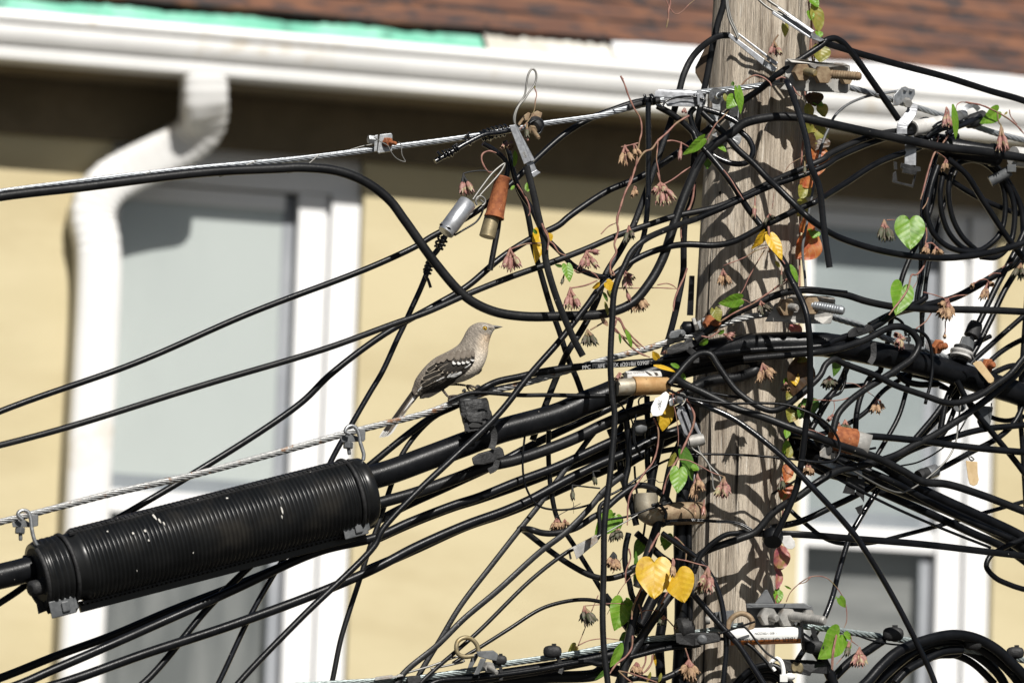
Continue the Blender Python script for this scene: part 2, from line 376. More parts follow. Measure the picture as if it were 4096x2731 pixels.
# copper flashing (ragged), debris strip, white gutter guard
COP = mat('green_copper', (.15, .48, .34), (.27, .60, .46), rough=.7, nscale=9, c3=(.05, .12, .09), s3=5, t3=(.56, .72))
cb = MB(); n = 90; s0 = hs(-700, 60, GO-.05)[0]; s1 = hs(1925, 180, GO-.05)[0]; V = []
for i in range(n+1):
    s = s0+(s1-s0)*i/n; h = .040+.003*math.sin(i*.37)+.006*rng.random()
    V += [hp(s, .302, zt+.001), hp(s, .258, zt+h)]
cb.add(np.array(V), [(2*i, 2*i+2, 2*i+3, 2*i+1) for i in range(n)], 0, True); cb.build('copper_flashing', COP, house)
db_ = MB(); s2 = hs(2440, 210, GO-.05)[0]; n = 30; V = []
for i in range(n+1):
    s = s1+.01+(s2-s1)*i/n; V += [hp(s, .300, zt+.001), hp(s, .255, zt+.045+.01*rng.random())]
db_.add(np.array(V), [(2*i, 2*i+2, 2*i+3, 2*i+1) for i in range(n)], 0, True)
db_.build('bare_flashing', mat('pale_flashing', (.55, .52, .45), (.7, .68, .62), rough=.7, nscale=12, c3=(.12, .1, .08), s3=14, t3=(.58, .7)), house)
mb_ = MB(); n = 60; V = []
for i in range(n+1):
    s = s2+.004+(SR-s2)*i/n; V += [hp(s, .313, zt+.004), hp(s, .262, zt+.060+.006*math.sin(i*.9))]
mb_.add(np.array(V), [(2*i, 2*i+2, 2*i+3, 2*i+1) for i in range(n)], 0, True)
MSH = mat('white_mesh', (.74, .74, .75), (.86, .86, .87), rough=.5, nscale=500, contrast=(.45, .55))
mb_.build('gutter_guard', MSH, house)
# roof: overlapping shingle courses
SHM = bpy.data.materials.new('brown_shingles'); SHM.use_nodes = True; nt = SHM.node_tree; N = nt.nodes; L = nt.links
uv = N.new('ShaderNodeUVMap'); uv.uv_map = 'uv'; br = N.new('ShaderNodeTexBrick'); L.new(uv.outputs[0], br.inputs[0])
br.inputs['Scale'].default_value = 1; br.inputs['Brick Width'].default_value = .33; br.inputs['Row Height'].default_value = .14; br.inputs['Mortar Size'].default_value = .006
br.inputs['Color1'].default_value = (.14, .064, .040, 1); br.inputs['Color2'].default_value = (.075, .045, .04, 1); br.inputs['Mortar'].default_value = (.035, .025, .022, 1); br.inputs['Bias'].default_value = -.1
no = N.new('ShaderNodeTexNoise'); no.inputs['Scale'].default_value = 5; no.inputs['Detail'].default_value = 5; mpn = N.new('ShaderNodeMapping'); mpn.inputs['Scale'].default_value = (1, 2.2, 1)
mpn.inputs['Rotation'].default_value = (0, 0, .5)
L.new(uv.outputs[0], mpn.inputs[0]); L.new(mpn.outputs[0], no.inputs[0])
mr = N.new('ShaderNodeMapRange'); mr.inputs[1].default_value = .46; mr.inputs[2].default_value = .58; L.new(no.outputs[0], mr.inputs[0])
mx = N.new('ShaderNodeMix'); mx.data_type = 'RGBA'; L.new(mr.outputs[0], mx.inputs[0]); mx.inputs[7].default_value = (.20, .09, .05, 1); L.new(br.outputs[0], mx.inputs[6])
n2 = N.new('ShaderNodeTexNoise'); n2.inputs['Scale'].default_value = 9; L.new(mpn.outputs[0], n2.inputs[0]); m2 = N.new('ShaderNodeMapRange'); m2.inputs[1].default_value = .50; m2.inputs[2].default_value = .60; L.new(n2.outputs[0], m2.inputs[0])
mx2 = N.new('ShaderNodeMix'); mx2.data_type = 'RGBA'; L.new(m2.outputs[0], mx2.inputs[0]); L.new(mx.outputs[2], mx2.inputs[6]); mx2.inputs[7].default_value = (.05, .04, .04, 1)
L.new(mx2.outputs[2], N['Principled BSDF'].inputs['Base Color']); N['Principled BSDF'].inputs['Roughness'].default_value = .9
rb = MB(); pit = R_(33); eo, ez = .262, zt+.062; cp, sp2 = math.cos(pit), math.sin(pit); rows = 34; ns = 70
for i in range(rows):
    v0, v1 = i*.14, (i+1)*.14+.02; V = []; U = []
    for j in range(ns+1):
        s = SL-.3+(SR-SL+.6)*j/ns; wv = .006*math.sin(j*1.7)+.006*math.sin(j*.61+i) if i == 0 else .002*math.sin(j*2.1+i)
        for (v, up) in ((v0-wv, -.001), (v0-wv, .007), (v1, .001)):
            V.append(hp(s, eo-v*cp-(-up*sp2), ez+v*sp2+up*cp)); U.append((s, v+.0005 if v == v0-wv else v))
    fs = []
    for j in range(ns):
        a = j*3; fs += [(a, a+3, a+4, a+1), (a+1, a+4, a+5, a+2)]
    rb.add(np.array(V), fs, 0, False, uv=U)
V = [hp(SL-.3, eo-rows*.14*cp, ez+rows*.14*sp2), hp(SR+.3, eo-rows*.14*cp, ez+rows*.14*sp2), hp(SR+.3, -7.3, zt), hp(SL-.3, -7.3, zt)]
rb.add(np.array(V), [(0, 1, 2, 3)], 0, False, uv=[(0, 0), (1, 0), (1, 1), (0, 1)])
deck = [hp(SL-.3, eo-.01, ez-.012), hp(SR+.3, eo-.01, ez-.012), hp(SR+.3, -4.4, ez+4.5*.649), hp(SL-.3, -4.4, ez+4.5*.649)]
rb.add(np.array(deck), [(0, 3, 2, 1)], 0, False, uv=[(0, .01)]*4)
rb.build('roof', SHM, house)
# windows
PANE = bpy.data.materials.new('window_glass'); PANE.use_nodes = True; nt = PANE.node_tree; N = nt.nodes; L = nt.links
tr = N.new('ShaderNodeBsdfTransparent'); tr.inputs[0].default_value = (.97, .98, .98, 1); gl = N.new('ShaderNodeBsdfGlossy'); gl.inputs['Roughness'].default_value = .03
ms = N.new('ShaderNodeMixShader'); ms.inputs[0].default_value = .07; L.new(tr.outputs[0], ms.inputs[1]); L.new(gl.outputs[0], ms.inputs[2]); L.new(ms.outputs[0], N['Material Output'].inputs[0])
BLP = mat('pale_blind', (.52, .545, .53), (.58, .605, .585), rough=.8, nscale=2, stretch=(1, 1, .4))
BLD = mat('grey_curtain', (.13, .135, .135), (.24, .24, .235), rough=.8, nscale=6, stretch=(3, 3, .25))
BLR = mat('grey_blind', (.33, .36, .36), (.41, .44, .44), rough=.8, nscale=2)
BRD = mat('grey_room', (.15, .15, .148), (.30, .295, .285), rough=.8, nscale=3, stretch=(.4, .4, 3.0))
SHG = mat('window_shade_grey', (.26, .275, .30), (.32, .335, .36), rough=.6, nscale=5)  # flat grey that paints shade at the jamb and above the meeting rail
def window(q, m_up, m_lo, lab):
    w_ = MB(); s0, s1, cr = q['s0'], q['s1'], q['cr']; f0, f1 = -.075, -.045; z0, zt = q['z0'], q['zt']
    hbox(w_, s0-.028, s0, f0, f1, z0-.06, zt+.001)
    hbox(w_, s1, s1+cr*.45, f0, f1, z0-.06, zt+.001)
    hbox(w_, s1+cr*.45+.001, s1+cr*.52, f0, f1-.012, z0-.06, zt+.001)
    hbox(w_, s1+cr*.52+.001, s1+cr, f0, f1+.02, z0-.06, zt+.001)
    hbox(w_, s0-.028, s1+cr, f0, f1+.006, zt+.003, zt+.11)
    hbox(w_, s0-.03, s1+cr, f0, .03, z0-.066, z0-.062)
    win = w_.build('window', WPT, house)
    win['label'] = lab
    s_b = MB(); d0, d1 = -.095, -.065
    hbox(s_b, s0+.001, s1-.001, d0, d1+.004, q['zm0'], q['zm1']); hbox(s_b, s0+.001, s0+.012, d0, d1, z0+.001, zt-.001)
    tr_ = MB(); hbox(tr_, s1-.035, s1-.001, d0, d0+.006, z0+.001, q['zm0']); hbox(tr_, s1-.035, s1-.001, d0, d0+.006, q['zm1'], zt-.001); tr_.build('painted_jamb_shade', SHG, win)  # grey strips paint the shadow along the jamb
    hbox(s_b, s0+.012, s1-.035, d0, d1, zt-.045, zt-.002); hbox(s_b, s0+.012, s1-.035, d0, d1, z0+.002, z0+.05)
    s_b.build('sash', WPT, win)
    p = MB(); hbox(p, s0+.012, s1-.035, -.078, -.076, q['zm1'], zt-.045); p.build('pane', PANE, win)
    p = MB(); hbox(p, s0+.012, s1-.035, -.078, -.076, z0+.05, q['zm0']); p.build('pane', PANE, win)
    b1 = MB(); hbox(b1, s0+.012, s1-.01, -.100, -.092, q['zm1']-.01, zt-.005); b1.build('blind', m_up, win); b3 = MB(); hbox(b3, s0+.012, s1-.036, -.0915, -.084, q['zm1']+.002, q['zm1']+.045); b3.build('painted_rail_shade', SHG, win)  # the grey strip paints the dark shade between blind and rail
    b2 = MB(); hbox(b2, s0+.012, s1-.01, -.15, -.14, z0+.01, q['zm1']-.02); b2.build('curtain', m_lo, win)
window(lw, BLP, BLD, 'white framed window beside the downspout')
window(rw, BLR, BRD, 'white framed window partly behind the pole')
# ---------------------------------------------------------------- the pole
WOOD = bpy.data.materials.new('weathered_wood'); WOOD.use_nodes = True; nt = WOOD.node_tree; N = nt.nodes; L = nt.links; b = N['Principled BSDF']
tc = N.new('ShaderNodeTexCoord')
def wn(scale, st, det=8, rg=.65):
    m_ = N.new('ShaderNodeMapping'); m_.inputs['Scale'].default_value = st; L.new(tc.outputs['Object'], m_.inputs[0])
    q = N.new('ShaderNodeTexNoise'); q.inputs['Scale'].default_value = scale; q.inputs['Detail'].default_value = det; q.inputs['Roughness'].default_value = rg; L.new(m_.outputs[0], q.inputs[0]); return q.outputs[0]
def wr(src, a, z, lo=0, hi=1):
    r = N.new('ShaderNodeMapRange'); r.inputs[1].default_value = a; r.inputs[2].default_value = z; r.inputs[3].default_value = lo; r.inputs[4].default_value = hi; L.new(src, r.inputs[0]); return r.outputs[0]
def wm(f, a, c):
    x = N.new('ShaderNodeMix'); x.data_type = 'RGBA'; L.new(f, x.inputs[0])
    for q, i in ((a, 6), (c, 7)):
        if isinstance(q, tuple): x.inputs[i].default_value = (*q, 1)
        else: L.new(q, x.inputs[i])
    return x.outputs[2]
grain = wn(95, (1, 1, .03)); fine = wn(330, (1, 1, .05), 5); broad = wn(18, (1, 1, .1)); crack = wn(42, (1, 1, .012), 3, .5)
c = wm(wr(grain, .38, .62), (.155, .115, .08), (.60, .515, .41)); c = wm(wr(broad, .4, .68, 0, .75), c, (.72, .63, .51)); c = wm(wr(fine, .56, .68, 0, .75), c, (.12, .085, .06))
c = wm(wr(fine, .43, .33, 0, .8), c, (.74, .69, .61)); cr = wr(crack, .665, .70); c = wm(cr, c, (.02, .014, .01)); L.new(c, b.inputs['Base Color']); b.inputs['Roughness'].default_value = .85
hsum = N.new('ShaderNodeMath'); hsum.operation = 'MULTIPLY_ADD'; L.new(grain, hsum.inputs[0]); hsum.inputs[1].default_value = .8; L.new(fine, hsum.inputs[2])
hs2 = N.new('ShaderNodeMath'); hs2.operation = 'SUBTRACT'; L.new(hsum.outputs[0], hs2.inputs[0]); L.new(cr, hs2.inputs[1])
bp = N.new('ShaderNodeBump'); bp.inputs['Strength'].default_value = 1.0; bp.inputs['Distance'].default_value = .006; L.new(hs2.outputs[0], bp.inputs['Height']); L.new(bp.outputs[0], b.inputs['Normal'])
# left and right outlines of the pole -> axis and radius
ys = [-3000, 0, 882, 1268, 1883, 2628, 9300]
xl = [2960, 2848, 2798, 2776, 2758, 2738, 2500]; xr = [3360, 3238, 3198, 3178, 3123, 3089, 2920]
pp = MB(); V = []; nseg = 64; nr = 0; a = np.linspace(0, 2*math.pi, nseg, endpoint=False)
wob = .0022*np.sin(a*5+1)+.0016*np.sin(a*9+2)+.001*np.sin(a*17)
yy = np.concatenate([np.linspace(-3000, -100, 12), np.linspace(0, 2731, 60), np.linspace(2900, 9300, 16)])
for y in yy[::-1]:
    l, r = np.interp(y, ys, xl), np.interp(y, ys, xr); o = 12
    cpt = CAM+(10+(1365.5-y)*.0000557)*(F+((l+r)/2-2048)*4e-5*RT+(1365.5-y)*4e-5*UP); rad = (r-l)/2*PX
    V.append(cpt+np.stack([(rad+wob)*np.cos(a), (rad+wob)*np.sin(a), 0*a], 1)); nr += 1
V = np.vstack(V)
pp.add(V, [(i*nseg+j, i*nseg+(j+1) % nseg, (i+1)*nseg+(j+1) % nseg, (i+1)*nseg+j) for i in range(nr-1) for j in range(nseg)]+[[(nr-1)*nseg+j for j in range(nseg)]], 0, True)
pole = tag(pp.build('utility_pole', WOOD, loc=V[:nseg].mean(0)), 'weathered grey wooden utility pole with cracks and a knot hole', 'utility pole')
# surface of the pole facing the camera at a photo point
def on_pole(x, y, lift=.0):
    l, r = np.interp(y, ys, xl), np.interp(y, ys, xr); c_ = (l+r)/2; R = (r-l)/2; q = max(-.98, min(.98, (x-c_)/R))
    return -R*math.sqrt(1-q*q)*PX*100+12-lift      # offset o relative to Z0 near the pole
def blob(outline, name, m, lift=.25, th=.004):
    q = pts(outline); c0 = np.mean([p[:2] for p in q], 0); b = MB()
    b.prism(np.array([W3(p[0], p[1], on_pole(p[0], p[1], lift)) for p in q]), th); b.build(name, m, pole)
blob('D 1240,700 1265,690 1290,705 1310,750 1312,790 1280,795 1255,750', 'knot_hole', DRK)
blob('D 1280,830 1310,850 1305,940 1280,950 1268,890', 'knot_hole', DRK)
blob('D 1275,950 1290,950 1262,1030 1252,1035', 'knot_hole', DRK, .18)
# ---------------------------------------------------------------- cables
def wavy(p, amp):
    n = len(p); t, nn, bb = frames(p); L_ = np.concatenate([[0], np.cumsum(np.linalg.norm(np.diff(p, axis=0), axis=1))]); q = p.copy()
    for _ in range(3):
        f, ph, am = rng.uniform(5, 22), rng.uniform(0, 6.3), amp*rng.uniform(.3, 1)
        q += (am*np.sin(L_*f+ph)*np.minimum(1, np.minimum(L_, L_[-1]-L_)/.05))[:, None]*nn
    return q
def run_on(P_, raw):
    """lines that leave the view carry on towards the next pole or house"""
    out = lambda q: q[0] <= 4 or q[0] >= 4088 or q[1] <= 4 or q[1] >= 2724
    P_ = [p for p in P_]
    if out(raw[-1]): d = nrm(P_[-1]-P_[-2]); P_ += [P_[-1]+d*.7, P_[-1]+d*1.5-HZ*.02]
    if out(raw[0]): d = nrm(P_[0]-P_[1]); P_ = [P_[0]+d*1.5-HZ*.02, P_[0]+d*.7]+P_
    return np.array(P_)
def add_cable(b, path, w, o=0, kind='r', mi=0, amp=.0006, on=False):
    C_ = wp(path, o)
    if on: C_ = run_on(C_, pts(path, o))
    P_ = smooth_path(C_, .006)
    if amp and len(P_) > 8: P_ = wavy(P_, amp)
    r = w/2*PX*.985
    if kind == 'r': b.tube(P_, r, mi, 12)
    elif kind == 't': b.tube(P_, r, mi, 7)
    elif kind == 'f':       # figure-eight / ribbed flat drop wire
        a = np.linspace(0, 2*math.pi, 24, endpoint=False); x = np.cos(a)*r; y = np.sin(a)*r*.55
        y *= 1+.16*np.cos(np.arange(24)*math.pi); ring = np.stack([x, y], 1)
        # keep the broad side facing the street
        t = np.gradient(P_, axis=0); t /= np.linalg.norm(t, axis=1, keepdims=True); nn = np.array([nrm(np.cross(F, q)) for q in t]); bb = np.cross(t, nn)
        b.sweep(P_, ring, mi, True, True, fr=(t, nn, bb))
    elif kind == 'd':       # two wires side by side
        t = np.gradient(P_, axis=0); t /= np.linalg.norm(t, axis=1, keepdims=True); nn = np.array([nrm(np.cross(F, q)) for q in t])
        for s in (-1, 1): b.tube(P_+s*r*.5*nn, r*.52, mi, 8)
    elif kind == 's':       # seven-wire strand
        P_ = smooth_path(C_, .0035); t, nn, bb = frames(P_); Ls = np.concatenate([[0], np.cumsum(np.linalg.norm(np.diff(P_, axis=0), axis=1))])
        b.tube(P_, r*.45, mi, 6)
        for k in range(6):
            th = Ls/.075*2*math.pi+k*math.pi/3; b.tube(P_+(np.cos(th)[:, None]*nn+np.sin(th)[:, None]*bb)*r*.66, r*.345, mi, 6)
    return P_
MATS = {'b': BLK, 'g': GRY, 's': BLKG}
def cable(label, path, w, o=0, kind='r', m='b', name='cable', cat='cable', group='overhead cables', amp=.0006):
    b = MB(); add_cable(b, path, w, o, kind, 0, amp, True)
    return tag(b.build(name, MATS.get(m, m)), label, cat, group)
# ================================================================ steel strands
def strand(label, path, w, m, o=0): return cable(label, path, w, o, 's', m, 'steel_strand', 'steel strand', 'steel support strands')
strand('galvanised strand from the upper edge of the wall to the uppermost bolted plate', 'X -400,830 P 0,1505 700,1415 1400,1335 2352,1245 Q 600,1170 1300,1078 1650,1020 1900,972 2352,908 C 2050,105 A 1100,960 1450,925 1850,868 2000,850', 24, STR)
strand('galvanised strand running down to the hanging coil from the uppermost bolted plate', 'B 300,850 540,920 800,990 1000,1055 1250,1130 1500,1210 1830,1320 2060,1395 2352,1470 X 4400,650', 25, STR, 1)
strand('rust streaked strand carrying the bird', 'X -400,2200 N 0,955 200,905 900,725 1500,590 2352,362 S 400,152 1000,0 R 1000,1062 1150,1015 1450,922 1775,850 G 0,1160 300,1082 500,1030 700,965 900,905 1100,845 1300,770 1550,700 1780,665', 27, STRR)
strand('strand leaving the middle plate along the thick trunk cable', 'H 250,640 370,705 650,795 900,920 1270,1040 1400,1075 1600,1150 1800,1225 2050,1325 2230,1390 2352,1430 X 4400,1680', 27, STR, 2)
strand('bluish strand under the lowest cables, above a black lashed cable', 'X 1200,2740 M 0,1550 280,1535 420,1520 870,1452 1150,1398 1590,1335 1830,1298 2110,1238 K 0,1205 480,1112 790,1085 1000,1040 1215,1008 1500,960', 26, STRB)
strand('bluish strand sloping down from the lowest plate towards the big coil', 'L -80,960 180,985 500,1032 920,1090 1200,1132 1500,1180 2200,1290 2352,1330 X 4400,2720', 28, STRB, 1)
# ================================================================ cables
C1 = cable('thick smooth black trunk cable passing through the ribbed sleeve and across the pole', 'X -500,2430 N -200,1410 0,1370 300,1300 S -300,690 590,497 1000,354 1292,243 1568,140 2017,16 X 2330,1615 2438,1573 2560,1512 G 700,1225 1000,1105 1300,1040 1700,1000 2352,990 H 300,995 500,1020 1000,1125 1500,1250 2000,1395 2352,1505 X 4500,1780', 99, 1, amp=.001)
cable('black cable below the trunk, turned back in a loop at the pole', 'S 450,755 590,718 900,632 1250,505 1450,425 1700,365 2000,262 2200,180 2352,105 I 250,430 500,345 700,290 X 2790,1545 G 1150,1370 1450,1325 1630,1250,2 1640,1190,4 1500,1170,5 1100,1230,5 850,1290,5', 46, 1, m='g')
cable('black printed coax sagging from the lower sash to the splice below the conduit', 'X -300,2790 T -100,1300 0,1268 350,1128 700,1005 1100,838 1500,682 1900,515 S 400,960 800,740 1200,560 1500,425 1900,215 2352,0 X 2560,1570 2700,1510 2780,1470,18', 33, -3, m='b')
cable('black cable twisted with the printed coax under the sleeve', 'X -200,2830 T 130,1303 300,1230 700,1062 1050,905 1480,712 2000,480 S 590,975 850,858 1200,725 1400,662 1700,540 2000,425 2352,262 I 300,610 640,440 800,370,4 X 2830,1560,22', 36, 1)
cable('black cable below the twisted pair, crossing the white casing', 'X -100,2830 T 370,1303 900,1110 1500,920 2000,742 2352,590 S 900,1060 1300,880 1600,770 1800,682 2100,520 2352,400 I 300,800 600,650 850,555,4 X 2880,1640,22', 38, 1, amp=.0012)
cable('straight black cable from the wall past the silver cylinder up to the bracket', 'X -400,1810 O 0,945 300,837 560,727 850,612 960,562 C 50,1437 430,1240 640,1100 900,878 1040,745 1160,622 1450,362 1720,197 2000,92 2300,22 A 200,1100 450,1062 640,1040 760,1045', 25, 2)
cable('long black cable rising across the blind, over the pole and into the white tube', 'X -400,1880 O 0,1022 200,966 500,875 750,800 900,745 F 0,915 450,718 900,540 1300,400 1700,248 2100,88 D 0,1225 500,1050 800,950 1200,858 1500,735 1750,610 1850,562 2120,452 2352,350,-4 E 300,320 650,160 900,85 1200,48,-1', 25, -7, m='g')
cable('black cable joining the long one on the pole then rising beside it', 'D 1000,985,-5 1300,860,-5 1500,768 1780,642 2100,532 2352,428,-4 E 400,345 720,200 1000,110 1210,80,-1', 24, -5)
cable('black cable from under the eave window rising to its arch above the top plate', 'X -300,2590 T 0,800 160,690 N 490,1180,5 960,905 1500,582 2352,32 O 760,860 880,768 1000,700,1 F 350,700 480,612 800,342 1100,148 1400,0 C 1500,1222 1900,958 2300,772 D 300,620 620,430 1000,150 1150,30,2 A 1450,1085,2 1680,930,0 1850,788,-2 2352,440,-2 B 270,432 370,402 450,442 560,562 800,900 1040,1250', 27, 2)
cable('thick black cable leaving the upper strand, dipping in an S and arching over the pole', 'X -400,860 P 0,1545 600,1470 1200,1395 1700,1345 2200,1318 Q 0,1310 300,1340 520,1430 700,1570 O 930,508 1000,605 1070,682 1130,714 1200,727 1300,727 1390,721 1450,697 1490,651 1520,597 1550,508 1580,430 1620,352 A 1400,1370 1500,1290 1800,1222 2050,1222 B 20,1225 300,1290 800,1410 E 600,50 1000,140 1480,235 1900,280 2352,350 X 4400,680', 38, -4, m='g', amp=.0009)
cable('glossy black cable hanging from the silver cylinder to behind the ribbed sleeve', 'C 225,1395 190,1470 130,1568 F 75,335 15,510 X 1682,1155 R 470,0 400,160 330,305 150,700 0,950 S 440,30 240,380 T 1900,330,6 1720,620 1560,900 1370,1303 X 820,2830', 22, 3, m='s')
cable('black printed coax lying on the trunk then curling up at the far side', 'X 400,2850 T 900,1303 1300,835 1580,565 S 300,600,6 540,410,4 850,168,3 1050,30,2 R 1060,1085,2 1330,905,-1 1500,820 1775,755 F 1160,1540 1500,1488 2000,1455 2352,1430 G 500,1172 1000,1112 1500,1050 2352,1002 H 350,960 800,800 1000,655 1250,545 1320,490 1315,470', 28, -4)
cable('thin black drop beside the bird passing behind the trunk', 'U 1700,440 1240,725 830,1230 S 720,560 620,860 540,1080 470,1300 380,1568 X 1360,2560 1320,2750 1290,2850', 21, 4, m='g')
cable('thin grey black wire lying over the taped spacer under the bird', 'R 930,1045,-1 1040,992 1150,952 1300,940 1500,955 1775,980 O 1250,908 1400,908 1440,902', 17, -4, m='g')
cable('arching black cable crossing in front of the taped spacer down to the sill', 'X 880,2830 T 1500,1303 1900,880 2352,440 S 640,930 900,640 1200,350 1560,0 F 1090,1568 1400,1220 1540,1040 1700,835 1830,655 2030,480 D 400,1390 700,1280 900,1252 1200,1260 1400,1220 1700,1062 2050,890 2240,810 E 160,810,-5 450,640,-3 850,390,-2 1250,240,-1', 26, -7)
cable('flat black drop falling from the arched clamp past the S bend', 'A 1360,372 1250,378 1130,440 980,580 880,770 830,950 770,1180 640,1560 F 2180,0 2050,250 1880,530 1790,800 1640,1090 1500,1310,-1 1420,1480,3 X 2190,1600,4 2130,1760,4', 26, -1, 'f')
cable('glossy black wire hanging from the shiny bracket and bending back towards the rusty cylinder', 'A 510,1075,-3 505,1120 512,1560 D 508,400 500,800 450,1180 370,1370 F 2100,468 2000,527 1850,545 1700,505 1550,425 1400,272 1250,105 C 1250,1420 1110,1130 1000,960 930,790 880,560 830,430,-1', 22, -6, m='s')
cable('black drop behind the S bend falling past the flower clusters', 'C 900,640 960,900 1050,1100 1110,1370 F 1130,200 1210,480 1330,900 1400,1100 1500,1420 1580,1600 X 2330,1580', 24, 3)
cable('black wire emerging below the trunk and falling to the yellow hearts', 'S 1950,80 1950,400 1975,650 2020,850 M 1640,90 1780,330 1960,620 2130,900 2270,1100 2400,1280', 20, 5)
cable('cut ribbed drop wire hanging from the silver clamp, its end above the strand', 'C 1060,690 1100,850 1180,1200 1250,1500 F 1260,350 1340,650 1450,950 1560,1200 1650,1368', 27, -9, 'f', 'g')
cable('black wire looped down from the shiny bracket across the pole and back', 'A 990,1130,-3 945,1180 960,1290 1050,1490 D 960,0 1050,200 1200,335 1400,410 1540,395 1605,280 1560,150 1450,40 A 1450,1295 1250,1190 1080,1140', 24, -9, m='s')
cable('long black wire from the shiny bracket slanting over the pole then hanging beside it', 'A 600,1110,-3 800,1230 980,1400 D 1000,150 1200,380 1400,640,-5 1550,880,-4 1700,1080,-4 1830,1300,-6 1950,1500,-8 G 1950,230,-9 2050,420 2150,650,-12 2190,900,-12 2200,1200 2200,1568 I 2180,350 2110,900,-6 2050,1200 1890,1568 K 1835,30,-5', 26, -6)
cable('black cable from the shiny bracket crossing down and out under the hanging coil', 'A 1070,1180,-3 1300,1400 1450,1560 D 1400,230 1600,400 1750,556 1850,650 2050,850 2250,1030 E 0,890,-9 200,1050,-8 400,1170,-6 800,1300 1200,1368 1600,1380 2000,1330 2352,1230 X 4250,900', 27, -8.5)
cable('cut ribbed drop wire hanging by the pole edge, end above the hardware', 'A 1900,835,-4 1960,860,-9 2050,1100 2150,1450 D 2200,430 E 205,640 260,1050 320,1490', 26, -12, 'f', 's')
cable('black cable running up the shaded edge of the pole behind the arch', 'X 2915,-300 A 1300,0 1230,250 1180,480 1120,800 1080,980 1030,1230,2 D 970,500,4 965,760 890,1000 875,1500 G 870,250 790,650 730,880 660,1100,6', 26, -1, 'f')
cable('ribbed drop wire stretching over the roof from the long wedge clamp', 'A 2300,420 B 270,450 550,540 1000,662 1500,800 2000,960 2352,1055 X 4400,520', 27, -2, 'f')
cable('long vertical black cable in front of every other cable', 'D 1000,985,-5 700,1085,-9 460,1200,-12 330,1320 250,1480 G 200,280 150,450 130,750 110,1200 130,1568 I 150,400 110,1000 50,1568 M 2050,500 2035,1000 2050,1300 2085,1568 X 2440,2850', 25, -14, m='g')
# lower fan of drops
cable('flat drop from the bottom edge to the tangle, steepest of the lower fan', 'X 1640,2800 M 380,1520 590,1165 760,885 1050,505 1300,185 1450,0 S 1900,690 2080,450 2150,365 2352,110 X 2500,1640', 22, 4, 'f', 'g')
cable('flat drop from the bottom edge, middle of the lower fan', 'X 1560,2780 M 250,1490 560,1230 800,992 1100,740 1480,392 1700,222 1920,0 S 2352,640 I 0,1245 120,1135 245,1045', 24, -1, 'f', 'g')
cable('thin drop held by the grey channel clamp above the eye hook', 'X 1640,2800 M 410,1568 500,1480 900,1130 1400,640 1740,385 2000,262 I 0,1370,-1 100,1290', 17, -2, m='g')
cable('thin arched wire from the eye hook bowing up to the yellow hearts', 'M 700,1390 860,1290 1200,1080 1500,902 1750,835 1900,825 2020,842 2200,900 2300,962 K 300,865 400,955 490,1015', 16, 1)
cable('black cable curving under the dried flowers into a ring round the brown eyebolt', 'M 1295,188,6 1400,190,0 1500,218 1620,220 1800,172 1950,80 I 0,1440 200,1268 380,1158 520,1172 680,1280 755,1410 745,1500 640,1560', 26, 0, m='g')
cable('black cable sagging under the channel clamp towards the yellow hearts', 'M 1295,172,6 1500,330,2 1750,502 1950,605 2100,628 2300,560 K 330,372 420,340', 24, 2, m='g')
cable('hair thin wire dropping in a curve below the trunk', 'S 1765,150 1745,400 1770,580 1860,722 2000,760 2200,740 2352,680 I 120,1160', 9, 1, 't', amp=.0002)
cable('thin black cable over the lashed cable at the bottom', 'X 1660,2800 M 520,1568 900,1525 1400,1455 1900,1375 K 0,1370 300,1305 700,1205 985,1175 1050,1160,-2', 21, -4)
cable('thick black cable lashed below the bluish strand', 'X 1400,2790 M 430,1575 900,1530 1150,1487 1700,1400 2100,1330 K 0,1290 500,1185 800,1150', 46, 1)
cable('thick dusty cable under the lashed one at the bottom edge', 'X 1500,2850 M 900,1600 1200,1560 1500,1520 1970,1490 K 40,1420 X 2500,2690', 48, 4, m='g')
cable('shiny double wire entering the eye hook clamp', 'M 200,1500 500,1410 770,1330 800,1370 740,1390 500,1440', 9, -1, 't', STN)
